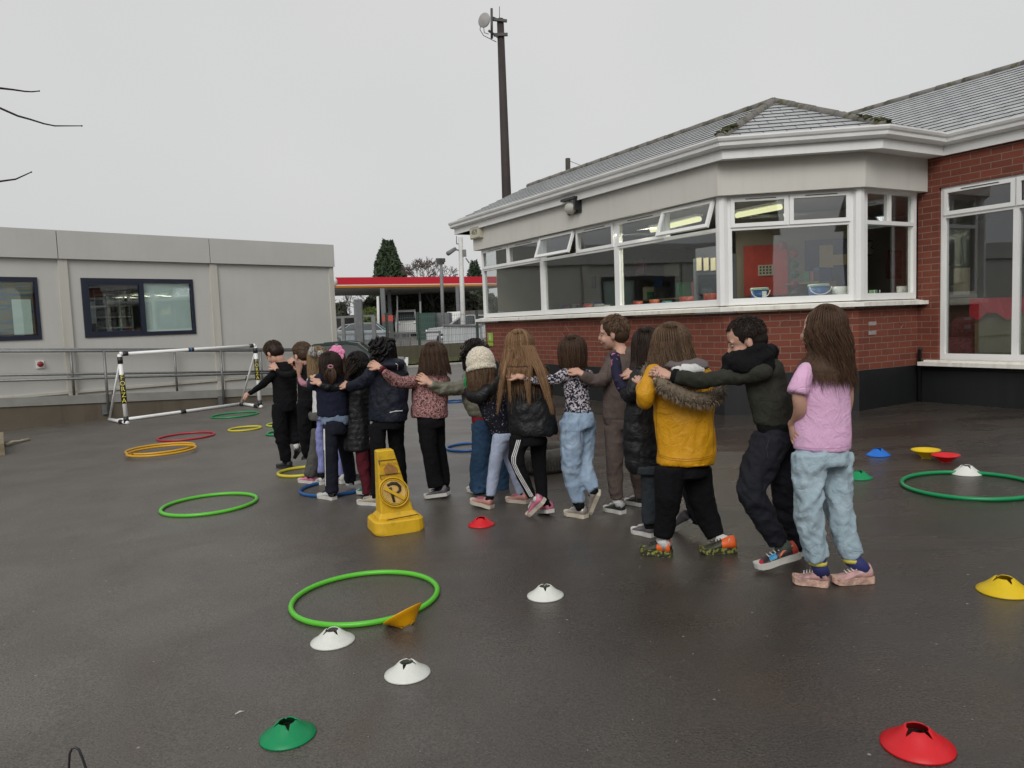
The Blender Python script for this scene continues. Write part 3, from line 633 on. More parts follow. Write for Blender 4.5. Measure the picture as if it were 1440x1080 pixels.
def pwin(x0,x1,cat_):
    mid=(x0+x1)/2+.02
    mb=MB(); T=.07
    PW.box(mb,x0,x1,zw0,zw0+T,-.03,.02);PW.box(mb,x0,x1,zw1-T,zw1,-.03,.02);PW.box(mb,x0,x0+T,zw0+T,zw1-T,-.03,.02);PW.box(mb,x1-T*.7,x1,zw0+T,zw1-T,-.03,.02);PW.box(mb,mid-.04,mid+.04,zw0+T,zw1-T,-.03,.026)
    PW.box(mb,x0+T,x0+T+.05,zw0+T,zw1-T,-.03,.012);PW.box(mb,x0+T+.05,mid-.04,zw1-T-.05,zw1-T,-.03,.012);PW.box(mb,x0+T+.05,mid-.04,zw0+T,zw0+T+.03,-.03,.012)
    f=mb.build('window',M_NAVY,cab)
    for a,b in ((x0+T+.05,mid-.04),(mid+.04,x1-T*.7)): mb=MB(); PW.box(mb,a,b,zw0+T,zw1-T,-.012,-.006); mb.build('pane',M_PGLASS,f)
    # room box behind
    mb=MB(); a,b=x0,x1
    for q in ([PW.p(a-.3,zw0-.1,-.9),PW.p(b+.3,zw0-.1,-.9),PW.p(b+.3,zw1+.1,-.9),PW.p(a-.3,zw1+.1,-.9)],): mb.poly(q)
    for q in ([PW.p(a-.3,zw0-.1,-.05),PW.p(a-.3,zw0-.1,-.9),PW.p(a-.3,zw1+.1,-.9),PW.p(a-.3,zw1+.1,-.05)],[PW.p(b+.3,zw0-.1,-.05),PW.p(b+.3,zw0-.1,-.9),PW.p(b+.3,zw1+.1,-.9),PW.p(b+.3,zw1+.1,-.05)],[PW.p(a-.3,zw1+.1,-.9),PW.p(b+.3,zw1+.1,-.9),PW.p(b+.3,zw1+.1,-.05),PW.p(a-.3,zw1+.1,-.05)],[PW.p(a-.3,zw0-.1,-.9),PW.p(b+.3,zw0-.1,-.9),PW.p(b+.3,zw0-.1,-.05),PW.p(a-.3,zw0-.1,-.05)]): mb.poly(q)
    mb.build('room_wall',mat('porta_room',(.16,.18,.165),.8,.2,3),cab)
    return mid
mid=pwin(wa,wb,0)
mid2=pwin(wc,wd,1)
def blind(x0,x1,z0,z1,mt,label,o=-.045,slat=.03):
    mb=MB(); z=z1
    k=int((z1-z0)/slat)
    for i in range(k): zz=z1-i*slat; mb.add([PW.p(x0,zz,o),PW.p(x1,zz,o),PW.p(x1,zz-slat*.92,o-.012),PW.p(x0,zz-slat*.92,o-.012)],[(0,1,2,3)])
    PW.box(mb,x0,x1,z1,z1+.03,o-.02,o+.01)
    ob=mb.build('window_blind',mt,org=PW.p(x0,z0,o)); tag(ob,label,'blind'); return ob
t_=NT('banded_blind'); fz=t_.noise(1,3,t_.co(scale=(1,1,7)))
t_.base(t_.ramp(fz,[(.32,(.05,.16,.33)),(.42,(.18,.30,.33)),(.5,(.36,.29,.11)),(.58,(.09,.21,.34)),(.68,(.22,.35,.35))])); t_.set(rough=.6)
blind(wc+.12,wd-.07,zw0+.08,zw1-.12,t_.m,'blue and mustard banded slatted blind in the window at the left edge')
board(PW,16,421,47,470,-.03,mat('pale_green_card',(.50,.60,.54),.6),name='window_card',label='pale green card leaning inside the blue blinded window',cat='card',t=.006)
M_PGR=mat('sage_sheet',(.58,.655,.63),.6,.08,3)
board(PW,201,399,270,466,-.035,M_PGR,name='window_sheet',label='pale sage sheet covering the right half of the dark framed window',cat='sheet',t=.01)
board(PW,123,424,136,455,-.3,mat('grey_card',(.28,.30,.29),.6),name='hanging_paper',label='pale rounded paper hanging inside the left pane of the dark framed window',cat='paper',t=.01)
t=thing('shelf_unit',PW.p(wa+.7,zw0,-.6),'dark shelving grid inside the left pane of the dark framed window','shelf')
mb=MB()
for i in range(5): PW.box(mb,wa+.35,wa+1.0,zw0-.05+i*.2,zw0-.03+i*.2,-.7,-.5)
for i in range(4): PW.box(mb,wa+.35+i*.21,wa+.37+i*.21,zw0-.05,zw0+.85,-.7,-.5)
mb.build('shelf_frame',mat('pale_shelf',(.30,.28,.24),.7),t)
mb=MB()
for i in range(4):
    for j in range(3): PW.box(mb,wa+.38+j*.21,wa+.38+j*.21+random.uniform(.1,.17),zw0-.03+i*.2,zw0-.03+i*.2+random.uniform(.08,.15),-.68,-.52)
mb.build('books',mat('dark_books',(.06,.05,.045),.7,.5,12),t)
s_,z_=ph(56,512); t=thing('fire_call_point',PW.p(s_,z_,0),'small red round alarm button on a white back plate on the grey wall','alarm button')
mb=MB(); PW.box(mb,s_-.06,s_+.06,z_-.07,z_+.06,.001,.02); mb.build('back_plate',M_PVC,t); mb=MB(); mb.lathe(PW.p(s_,z_,.02),[(.045,0),(.045,.03),(.035,.045)],14,PW.n); mb.build('button',mat('alarm_red',(.25,.02,.02),.4),t)
# ------------------------------------------------------------------ ramp with rails in front of it
# base line of ramp wall on the ground, found on the ground plane
g0,g1,g2=G(0,607),G(130,589),G(383,562.5)
re_=(g2-g0); re_.z=0; re_.normalize(); RW=Wall(V(g0.x,g0.y,0)-re_*2.5,V(g0.x,g0.y,0)+re_*10)
def rz(x,y): return RW.hit(x,y)
x0r=0.; pts=[rz(0,573),rz(310,559)]
(sa,za),(sb,zb_)=pts; sl_=(zb_-za)/(sb-sa)
def ztop(s_): return za+sl_*(s_-sa)
send=RW.hit(462,560)[0]
ramp=thing('access_ramp',RW.p(3,0,0),'concrete access ramp with galvanised handrails along the grey classroom','ramp')
mb=MB(); zz=lambda s_: gz(RW.p(s_,0).x,RW.p(s_,0).y)-.2
mb.prism([RW.p(0,zz(0)),RW.p(send,zz(send)),RW.p(send,ztop(send)),RW.p(0,ztop(0))],-RW.n*1.35); mb.build('ramp_base',M_CONC,ramp)
lh=rz(0,560)[1]-rz(0,573)[1]
mb=MB(); mb.prism([RW.p(0,ztop(0)+.003,.02),RW.p(send,ztop(send)+.003,.02),RW.p(send,ztop(send)+lh,.02),RW.p(0,ztop(0)+lh,.02)],-RW.n*.05); mb.build('edge_channel',mat('dull_edge_steel',(.25,.245,.225),.6,.15,5),ramp)
zr0=rz(0,493)[1]; zr1=rz(368,492)[1]; s1_=rz(368,492)[0]; s0_=rz(0,493)[0]
def zrail(s_,k=1.0): return ztop(s_)+ (zr0-ztop(s0_))*k + (s_-s0_)/(s1_-s0_)*((zr1-ztop(s1_))-(zr0-ztop(s0_)))*k
def rails(W,o,lines,posts,x_end):
    for (xa,ya),(xb,yb) in lines:
        (s1,z1),(s2,z2)=W.hit(xa,ya,o),W.hit(xb,yb,o); g_=(z2-z1)/(s2-s1); s0_,se=s1-(1.0),W.hit(x_end,520,o)[0]
        mb=MB(); mb.tube([W.p(q,z1+g_*(q-s1),o) for q in (s0_,(s0_+se)/2,se)],.020,8); mb.build('rail',M_GALV,ramp)
    for px,y1,y0,br in posts:
        s_,z1=W.hit(px,y1,o); z0=W.hit(px+3,y0,o)[1]; mb=MB(); mb.tube([W.p(s_,z0,o),W.p(s_,z1,o)],.022,8)
        if br: mb.obox(W.p(s_-.09,z0-.02,o-.045),W.e*.12,W.n*.03,V(0,0,.16))
        mb.build('post',M_GALV,ramp)
rails(RW,.06,[((0,494),(368,493)),((0,535.5),(311,526.5))],[(146,493,581,1),(310,493,568,1),(430,494,566,1)],470)
rails(PW,.11,[((0,491.5),(368,491)),((0,527.8),(311,523))],[(99,492,559,0),(245,492,555,0),(366,491,552,0)],470)
# ------------------------------------------------------------------ bits on the left
t=G(4,634); mb=MB(); d=(G(4,634)-G(0,655)).normalized(); dl=V(-d.y,d.x,0)
mb.obox(G(7,640)-V(0,0,.02),-d*0+dl*.5,(G(6,622)-G(7,640)),V(0,0,.16)); ob=mb.build('timber_edging',mat('weathered_timber',(.22,.18,.12),.9,.3,10),org=G(4,634)); tag(ob,'weathered timber planter edge at the left edge of the yard','planter edge')
a=G(8,628)+V(0,0,.02); b=G(38,620)+V(0,0,.02); mb=MB(); mb.tube([a,a.lerp(b,.3)+V(0,0,.015),a.lerp(b,.7),b+V(.02,.02,0)],[.02,.022,.016,.02],7); mb.tube([a.lerp(b,.7),a.lerp(b,.8)+V(-.03,.05,.01)],[.012,.008],6)
tag(mb.build('stick',mat('pale_wood',(.38,.33,.25),.8),org=a),'pale stick lying beside the timber edging','stick')
a=G(331,1006)+V(0,0,.004); b=G(344,1003)+V(0,0,.008); mb=MB(); mb.tube([a,a.lerp(b,.5)+V(0,0,.004),b],[.002,.003,.001],6); tag(mb.build('straw_fragment',mat('straw',(.55,.52,.45),.7),org=a),'tiny pale straw on the tarmac near the green cone','straw')
# black wire loop at the bottom edge
mb=MB(); q=[P(97,1110,2.05),P(97,1075,2.05),P(98,1060,2.05),P(101,1053,2.05),P(106,1051,2.05),P(111,1054,2.05),P(116,1066,2.05),P(122,1084,2.05),P(130,1112,2.05)]
gq0=P(97,1110,2.05); q=[V(gq0.x-.01,gq0.y,gz(gq0.x,gq0.y))]+q+[V(q[-1].x+.01,q[-1].y,gz(q[-1].x,q[-1].y))]
mb.tube(q,.0032,8); tag(mb.build('wire_loop',M_BLACK,org=q[0]),'thin black wire loop sticking up from the tarmac at the bottom edge','wire loop')

mb=MB(); rc=random.Random(4)
for i in range(170):
    x_,y_=rc.uniform(0,1440),590+490*rc.random()**.8; p=G(x_,y_); 
    if (p-CAM).length>13: continue
    a=rc.random()*6.28; r_=rc.uniform(.0012,.0034); mb.lathe(p,[(r_,0),(r_*.9,r_*.7),(r_*.3,r_*1.1)],5,GN,ang=a)
tag(mb.build('stone_chips',mat('pale_chips',(.20,.18,.155),.8,.4,60),uv=False),'tiny pale stone chips scattered over the tarmac','stone chips',kind='stuff')
# ------------------------------------------------------------------ hoops
def hoop(cx,cy,wpx,col,label,mt,r=.012,dz=0,tilt=None):
    c=G(cx,cy); Z=(c-CAM).dot(fw); rad=wpx/2*Z/F*.985
    mb=MB(); k=72
    mb.tube([V(c.x+rad*math.cos(2*math.pi*i/k),c.y+rad*math.sin(2*math.pi*i/k),gz(c.x+rad*math.cos(2*math.pi*i/k),c.y+rad*math.sin(2*math.pi*i/k))+r+dz+(tilt or 0)*math.cos(2*math.pi*i/k)) for i in range(k)],r,10,close=True)
    return tag(mb.build('hoop',mt,org=c),label,'hoop','plastic hoops lying on the tarmac')
def plast(n,c): return mat(n,c,.36,.04,5)
H_G=plast('lime_hoop',(.10,.50,.03)); H_DG=plast('green_hoop',(.0,.24,.075)); H_R=plast('red_hoop',(.40,.02,.035)); H_O=plast('amber_hoop',(.62,.32,.01)); H_Y=plast('yellow_hoop',(.55,.48,.03)); H_B=plast('blue_hoop',(.008,.075,.24)); H_YG=plast('acid_hoop',(.40,.50,.05))
hoop(514,842,205,0,'bright lime green hoop with an orange cone resting on its edge',H_G,.0125)
hoop(295,711,128,0,'lime green hoop alone on the left of the yard',H_G,.013)
hoop(1363,684.5,172,0,'dark green hoop cut off by the right edge beside a white cone',H_DG,.0135)
hoop(262,615,75,0,'red hoop lying just above the two amber hoops',H_R,.013)
hoop(226,632,90,0,'amber hoop, the farther and lower of two overlapping',H_O,.013)
hoop(228,638.5,90,0,'amber hoop, the one lying on top of another amber hoop',H_O,.013,.027)
hoop(330.5,584.5,63,0,'small green hoop nearest the goal',H_DG,.013)
hoop(344.5,604,44,0,'small yellow hoop between the green hoop and the leading boy',H_Y,.013)
hoop(401,597,50,0,'yellow green hoop partly behind the leading boy',H_YG,.013)
hoop(404,609,56,0,'green hoop seen between the legs of the two leading boys',H_DG,.013)
hoop(425,665,66,0,'yellow hoop by the feet of the second and third pupils',H_Y,.014)
hoop(472,688,98,0,'blue hoop around the white shoes of the pupil with a striped leg',H_B,.014)
hoop(660,630,64,0,'blue hoop seen in the gap before the baggy jeans',H_B,.013)
hoop(642,565,30,0,'far small blue hoop beyond the leopard jacket',H_B,.012)
# ------------------------------------------------------------------ marker cones
def cone_mb(c,upv,fwd,r=.092,h=.052,th=.003,tall=1.0):
    z=Vector(upv).normalized(); x=(Vector(fwd)-z*Vector(fwd).dot(z)).normalized(); y=z.cross(x); mb=MB(); mb.sf=True; n=48
    n=64; prof=[(r,0),(r*.985,.005),(r*.80,h*.27),(r*.60,h*.56),(r*.46,h*.78),(r*.36,h*.95),(r*.31,h)]
    outer=[];inner=[]
    for ix,(rr,zz) in enumerate(prof):
        for side,lst in ((0,outer),(1,inner)):
            ring_=[]
            for j in range(n):
                a=2*math.pi*j/n; r_=rr; z_=zz
                if ix>=4:
                    da=abs(((a+math.pi/4)%(math.pi/2))-math.pi/4); kk=max(0,1-da/R([0,0,0,0,6,12,15][ix])); r_=rr+(r*.50-rr)*kk; z_=zz+(h*.73-zz)*kk
                p=c+x*(r_-side*th)*math.cos(a)+y*(r_-side*th)*math.sin(a)+z*(z_-side*th*.6 if zz>0 else 0); ring_.append(p)
            lst.append(ring_)
    rings=outer+inner[::-1]; vs=[p for r_ in rings for p in r_]; k=len(rings)
    fs=[(i*n+j,i*n+(j+1)%n,((i+1)%k)*n+(j+1)%n,((i+1)%k)*n+j) for i in range(k) for j in range(n)]
    mb.add(vs,fs); return mb
CC={'green':(.0,.29,.10),'white':(.80,.81,.76),'red':(.72,.012,.02),'yellow':(.80,.56,.005),'blue':(.01,.17,.66),'orange':(.80,.40,.0)}
def cmat(k):
    nm=k+'_cone'
    if nm in MATS: return MATS[nm]
    t=NT(nm); t.base(t.mix(t.ramp(t.noise(25,5),[(.55,0),(.75,.25)]),CC[k],mul(CC[k],.55))); t.set(rough=.42); t.b.inputs['Subsurface Weight'].default_value=.0; tl=t.n('ShaderNodeBsdfTranslucent',{'Color':(*CC[k],1)}).outputs[0]; t.l(t.n('ShaderNodeMixShader',{0:.18,1:t.b.outputs[0],2:tl}).outputs[0],t.out.inputs[0]); MATS[nm]=t.m; return t.m
def cone(px,py,wpx,col,label,ang=0,inv=False,upv=None,lift_=0):
    c=G(px,py); Z=(c-CAM).dot(fw); r=wpx/2*Z/F; h=r*.56; f=V(math.cos(ang),math.sin(ang),0); u=upv or GN
    if inv: c=c+GN*(h+.001); u=-GN
    mb=cone_mb(c+V(0,0,.001+lift_),u,f,r,h); return tag(mb.build('marker_cone',cmat(col),org=c),label,'marker cone','flat plastic marker cones on the tarmac')
cone(405,1035,78,'green','large green marker cone nearest the bottom left',1.95)
cone(573,948,65,'white','white marker cone standing alone below the lime hoop',1.4)
cone(468,902,62,'white','white marker cone touching the lime hoop',.75)
cone(767,838,52,'white','white marker cone in the middle of the yard',1.57)
cone(1290,1049,97,'red','large red marker cone in the bottom right corner',.45)
cone(677,738,38,'red','red marker cone between the yellow sign and the pink shoes',.7)
cone(1412,831,70,'yellow','upright yellow marker cone at the right edge',1.57)
cone(1359,666,41,'white','white marker cone behind the dark green hoop',1.57)
cone(1330,650,37,'red','red marker cone lying upside down beside a yellow one',.3,inv=True)
cone(1302,643,38,'yellow','yellow marker cone lying upside down',.3,inv=True)
cone(1235,640,33,'blue','blue marker cone, upright beyond the pupil in pink',1.57)
cone(1208,672,36,'green','small green marker cone beside the pupil in pink',1.57)
# orange cone tipped up on the hoop
a_=(G(592,855)-G(540,880)).normalized(); pr=V(a_.y,-a_.x,0)
if pr.y>0: pr=-pr
u=(pr*.56+V(0,0,-.83)).normalized(); hh=P(566,862,(G(566,878)-CAM).dot(fw)-.02)
mb=cone_mb(hh,u,a_,.092,.060); tag(mb.build('marker_cone',cmat('orange'),org=hh),'orange marker cone tipped over on the lime hoop','marker cone','flat plastic marker cones on the tarmac')
# ------------------------------------------------------------------ yellow no parking cone
M_YS=NT('yellow_sign_plastic'); t=M_YS; co=t.co(); t.base(t.mix(t.ramp(t.noise(18,5,co),[(.5,0),(.75,.45)]),t.mix(t.ramp(t.noise(5,4,co),[(.4,0),(.7,.35)]),(.66,.40,.012),(.50,.27,.01)),(.22,.13,.03))); t.set(rough=.5); t.bump(t.noise(50,4,co),.25,.004); M_YS=t.m
gl_,gr_=G(529,757),G(601,745); sx_=(gr_-gl_); sx_.z=0; W_=sx_.length; sx_.normalize(); sy=V(-sx_.y,sx_.x,0)
c=(gl_+gr_)/2; cz=gz(c.x,c.y); Zs=(c-CAM).dot(fw); Hs=(754-634)*Zs/F*.985
sign=thing('no_parking_cone',(c.x,c.y,cz),'worn yellow plastic no parking cone sign on the tarmac','safety sign')
def sp_(x,y,z): q=c+sx_*x+sy*y; return V(q.x,q.y,cz+z)
Dp=.30; mb=MB(); bh=.085
def rrect(w,d,z,r,cy=Dp/2,cx=0):
    out=[]
    for sxn,syn,a0 in ((1,-1,-90),(1,1,0),(-1,1,90),(-1,-1,180)):
        for k in range(5): a=R(a0+k*22.5); out.append(sp_(cx+sxn*(w/2-r)+r*math.cos(a),cy+syn*(d/2-r)+r*math.sin(a),z))
    return out
def stack(mb,layers,smooth=False):
    n=len(layers[0]); vs=[p for l in layers for p in l]; k=len(layers)
    fs=[(i*n+j,i*n+(j+1)%n,(i+1)*n+(j+1)%n,(i+1)*n+j) for i in range(k-1) for j in range(n)]+[tuple(range(n))[::-1],tuple((k-1)*n+j for j in range(n))]
    mb.add(vs,fs)
stack(mb,[rrect(W_-.01,Dp,0,.07),rrect(W_,Dp,.012,.07),rrect(W_-.008,Dp-.01,bh-.01,.07),rrect(W_-.03,Dp-.03,bh,.06)])
mb.build('base',M_YS,sign)
mb=MB(); wb_=W_*.80; wt=W_*.33; bw_=Dp*.62
tx=-W_*.17
def body(f,e=0): # fraction of height, inset
    w=wb_+(wt-wb_)*f; d=bw_+(.07-bw_)*f; return rrect(w-e,d-e,bh-.004+(Hs-bh)*f,.012,Dp*.45,(tx*f))
stack(mb,[body(0),body(.04),body(.10,.035),body(.985),body(1,.012)]); mb.build('body',M_YS,sign)
# raised front panel details: lie on the leaning front face
def fp(x,f,o=.002):
    w=1; d=bw_+(.07-bw_)*f; y=Dp*.45-d/2-.0; p=sp_(x+tx*f,y,bh-.004+(Hs-bh)*f); return p-sy*o
xd=sx_; yd=(fp(0,.8)-fp(0,.2)); H_=yd.length/.6; yd.normalize(); nd=xd.cross(yd).normalized()
e_=.006
M_SB=mat('worn_black_print',(.03,.022,.015),.6,.3,30); M_BR=mat('brown_stain',(.30,.14,.03),.6,.3,30)
o3=fp(0,.40,e_); Rr=.092
for (r1,wr) in ((Rr,.008),(Rr*.86,.005)):
    mb=MB(); mb.tube([o3+xd*r1*math.cos(2*math.pi*i/40)+yd*r1*math.sin(2*math.pi*i/40) for i in range(40)],wr*.6,6,close=True); mb.build('raised_ring',M_YS,sign)
mb=MB(); mb.loft([(o3-nd*.002,xd*Rr*.80,yd*Rr*.80),(o3+nd*.0005,xd*Rr*.80,yd*Rr*.80)],30); [mb.sm.__setitem__(i,False) for i in range(len(mb.sm))]; mb.build('ring_panel',mat('scuffed_yellow',(.60,.38,.10),.6,.3,20),sign)
mb=MB(); R_=Rr*.62
q=[(-.22,-1.05),(-.28,-.2),(-.34,.55)]; q2=[(-.62,.80),(-.1,1.0),(.42,.92),(.72,.55),(.66,.12),(.30,-.12),(-.1,-.12)]
pt=lambda x,y: o3+xd*(x*R_)+yd*(y*R_)+nd*.003
mb.tube([pt(*a) for a in q],[.008,.009,.009],6); mb.tube([pt(*a) for a in q2],[.008,.01,.011,.010,.009,.007,.005],6); mb.build('parking_letter',M_SB,sign)
mb=MB(); mb.bar(pt(-1.0,.55)+nd*.008,pt(.95,-.85)+nd*.008,.018,.008,upv=nd); mb.build('slash',M_YS,sign)
mb=MB()
for (x0_,f0,x1_,f1_) in ((-.055,.86,.055,.86),(-.055,.86,-.055,.80),(-.065,.655,.065,.655),(-.065,.655,-.065,.60),(-.08,.02,.12,.045)): mb.bar(fp(x0_,f0,.003),fp(x1_,f1_,.003),.0035,.003,upv=nd)
mb.build('moulded_line',M_SB,sign)
mb=MB(); text_mb(mb,'CAUTION',fp(-.0,.80,.002),xd,yd,.026); text_mb(mb,'NO PARKING',fp(-.0,.615,.002),xd,yd,.021); mb.build('lettering',mat('faded_print',(.42,.24,.03),.6),sign)
mb=MB(); mb.prism([fp(-.03,.665,.004),fp(.045,.665,.004),fp(.05,.74,.004),fp(.0,.82,.004),fp(-.035,.74,.004)],nd*.0012); mb.build('worn_pictogram',M_BR,sign)
# ------------------------------------------------------------------ tyre
c=G(762,662); Zt=(c-CAM).dot(fw); r=.30; mb=MB(); tw=.19
prof=[(r*.60,.02),(r*.64,0),(r*.90,.0),(r*.99,.03),(r,.05),(r,tw-.05),(r*.99,tw-.03),(r*.90,tw),(r*.64,tw),(r*.60,tw-.02),(r*.62,tw*.6),(r*.62,tw*.4),(r*.60,.02)]
mb.lathe(V(c.x,c.y+.1,c.z),prof,48,GN,caps=(False,False))
tz=thing('old_tyre',(c.x,c.y+.1,c.z),'old car tyre lying flat on the tarmac behind the pupil with long fair hair','tyre'); mb.build('tyre_casing',mat('tyre_rubber',(.05,.045,.038),.75,.4,20,bump=.5,bs=40,bd=.01),tz)
mb=MB()
for i in range(72):
    for z_,s_ in ((.055,1),(.10,-1)):
        a=2*math.pi*i/72; p=V(c.x,c.y+.1,c.z)+V(math.cos(a)*(r+.003),math.sin(a)*(r+.003),z_); mb.box(p,(.016,.012,.04),a+.4*s_)
mb.build('tread_blocks',MATS['tyre_rubber'],tz)
# ------------------------------------------------------------------ small goal
LB,RB=G(178,597),G(366,574)      # front feet
LR,RR_=G(154,592.5),G(339,570)      # rear feet
def topof(b,px,py):   # vertical post: point above b matching pixel height
    Z=(b-CAM).dot(fw); return P(px,py,Z*.995)
LT,RT=topof(LB,168,498),topof(RB,358.5,486)
goal=thing('goal_frame',(LB+RB)/2,'small white plastic goal frame with black joints in front of the ramp','goal')
gr_=.027
def pipe(nm,a,b,r_=gr_,mt=M_PVC):
    mb=MB(); mb.tube([a,b],r_,10); return mb.build(nm,mt,goal)
lift3=V(0,0,.03); LB,RB,LR,RR_=[q+lift3 for q in (LB,RB,LR,RR_)]
pipe('crossbar',LT,RT); pipe('ground_bar',LR.lerp(LB,.42),RR_.lerp(RB,.02)); pipe('post',LB,LT,.032); pipe('post',RB,RT,.032)
pipe('rear_brace',LR,LT-V(0,0,.1),.017); pipe('rear_brace',RR_,RT-V(0,0,.1),.017); pipe('foot_bar',LR,LB+(LB-LR).normalized()*.06); pipe('foot_bar',RR_,RB+(RB-RR_).normalized()*.06)
def joint(a,b,f0,f1,r_=.034): 
    mb=MB(); mb.tube([a.lerp(b,f0),a.lerp(b,f1)],r_,10); mb.build('joint',M_BLACK,goal)
for a,b in ((LT,RT),(LR.lerp(LB,.42),RR_.lerp(RB,.02))): joint(a,b,.48,.52)
joint(LT,RT,.02,.055); joint(LT,RT,.955,.985); joint(LT,LB,.04,.14,.038); joint(RT,RB,.04,.12,.038); joint(LB,LT,.0,.09,.038); joint(RB,RT,.0,.10,.038); joint(LR,LT,.40,.44,.026); joint(RR_,RT,.42,.47,.026); joint(LR,LB,.65,.85); joint(RR_,RB,.75,.95); joint(RR_.lerp(RB,.15),LR.lerp(LB,.5),0.,.03)
mb=MB(); mb.tube([LT,LT+(RT-LT).normalized()*.04],.036,10); mb.tube([RT,RT-(RT-LT).normalized()*.03],.036,10); mb.build('corner_cap',M_PVC,goal)
mb=MB(); a,b=LT.lerp(RT,.495),LT.lerp(RT,.505); mb.tube([a,b],.0352,10); mb.build('blue_tape',mat('blue_tape',(.05,.18,.4),.5),goal)
gx=(RT-LT); gx.z=0; gx.normalize()
M_YT=mat('yellow_print',(.70,.62,.08),.5)
for Tp,Bt,k0,k1,toc in ((LT,LB,.30,.72,1),(RT,RB,.22,.56,1)):
    a,b=Tp.lerp(Bt,k0),Tp.lerp(Bt,k1); d=(b-a).normalized(); toc=(CAM-a); toc.z=0; toc.normalize(); sd_=toc.cross(d).normalized()
    if sd_.dot(rt)<0: sd_=-sd_
    mb=MB(); mb.tube([a,b],.040,14); sl_v=mb.build('sleeve',M_BLACK,goal)
    # letters stacked down the sleeve, lying sideways up the post
    L_=(b-a).length; mb=MB()
    for i,ch in enumerate('FORZA'): text_mb(mb,ch,a.lerp(b,.1+.2*i)+toc*.0408,sd_,-d,L_/5*1.12,.001)
    mb.build('lettering',M_YT,sl_v)
# ------------------------------------------------------------------ twigs of the tree beyond the left edge
tb=V(-5.6,4.8,gz(-5.6,4.8)); tree=thing('bare_tree',tb,'bare twigs of a leafless tree reaching in from the left edge','tree')
M_BARK=mat('dark_bark',(.035,.028,.024),.9,.3,12,bump=.5,bs=30,bd=.01)
mb=MB(); mb.tube([tb-V(0,0,.1),tb+V(.05,0,1.2),tb+V(0,.1,2.6),tb+V(.15,.1,3.8),tb+V(.1,.2,4.8)],[.13,.11,.09,.05,.02],10); mb.build('trunk',M_BARK,tree)
for pts,h in (([(-260,60),(-90,100),(0,124),(18,126),(35,128.5),(45,129),(55,128)],3.0),([(-300,130),(-80,120),(0,152),(25,163),(43,168),(62,174),(77,177),(95,177),(115,177)],2.8),([(-280,330),(-90,275),(-30,258),(0,255),(22,252),(33,247),(44,242)],2.6)):
    q=[P(a,b,4.0+.4*i/len(pts)) for i,(a,b) in enumerate(pts)]; s_=tb+V(.05,.1,h); mb=MB(); q=[s_,s_.lerp(q[0],.5)+V(0,0,.05)]+q; k=len(q)
    mb.tube(q,[(.022*(1-i/2.)+.006 if i<2 else .0052*(1-(i-2)/(k-2))+.0024) for i in range(k)],6)
    mb.ell(q[-1],.006,.0045,.0045,nu=6,nv=4); mb.ell(q[-3],.005,.0045,.0045,nu=6,nv=4); mb.build('branch',M_BARK,tree)
# ------------------------------------------------------------------ background beyond the yard
# mast pole behind the school
zb=28.; top_=P(703,27,zb); 
def vert(px,py,z): p=P(px,py,z); return p
pt_=P(703.5,27,zb); pb=P(712.5,278,zb); dr=(pb-pt_).normalized(); gb=pt_+dr*((pt_.z-gz(pt_.x,pt_.y)+.3)/-dr.z)
mast=thing('mast_pole',(gb.x,gb.y,gz(gb.x,gb.y)),'tall dark timber mast pole with a white dish aerial rising behind the roof','pole')
mb=MB(); mb.tube([gb,pt_],[.21,.125],12); mb.build('pole',M_WOODP,mast)
mb=MB()
px=lambda x,y,d=zb-.15: P(x,y,d)
mb.bar(px(690,27),px(713,29.5),.09,.09); mb.bar(px(694,49),px(714,48.5),.09,.10); mb.bar(px(687,43),px(700,52),.07,.07); mb.bar(px(693,25),px(706,31,zb+.2),.07,.07); mb.build('bracket',mat('dark_steel',(.06,.06,.06),.6),mast)
mb=MB(); mb.tube([px(691.3,12,zb-.3),px(691.6,54,zb-.3)],.045,8); mb.build('support_tube',MATS['dark_steel'],mast)
mb=MB(); mb.tube([px(702.3,9),px(702.5,27)],.012,5); mb.build('whip_aerial',MATS['dark_steel'],mast)
c=px(682,29,zb-.7); ax=(V(-.55,-.8,.0)).normalized(); mb=MB(); mb.lathe(c,[(.0,-.12),(.10,-.09),(.19,-.04),(.245,.02),(.255,.06),(.235,.07),(.0,.10)],20,ax,caps=(False,False)); mb.build('dish',mat('dish_white',(.33,.32,.31),.5,.05,5),mast)
mb=MB(); mb.tube([px(676,33,zb-.6),px(675,42,zb-.6),px(680,50,zb-.6),px(688,54,zb-.5),px(698,59,zb-.2)],.013,5); mb.tube([px(680,36,zb-.6),px(681,46,zb-.6),px(687,48,zb-.4)],.013,5); mb.build('cable',M_BLACK,mast)
p=P(798.5,223,36); b=P(799,262,36); d=(b-p).normalized(); gb=p+d*((p.z-gz(p.x,p.y))/-d.z); t=thing('short_pole',(gb.x,gb.y,gz(gb.x,gb.y)),'weathered pole top just showing above the slate roof','pole')
mb=MB(); mb.tube([gb,p],.12,10); mb.build('pole',mat('green_wood',(.055,.05,.04),.9,.3,8),t)
mb=MB(); mb.tube([P(800,226,36),P(815,232,37),P(832,238,38)],.012,5); mb.tube([P(800,236,36),P(808,244,37),P(816,250,38)],.012,5); mb.build('wire',M_BLACK,t)
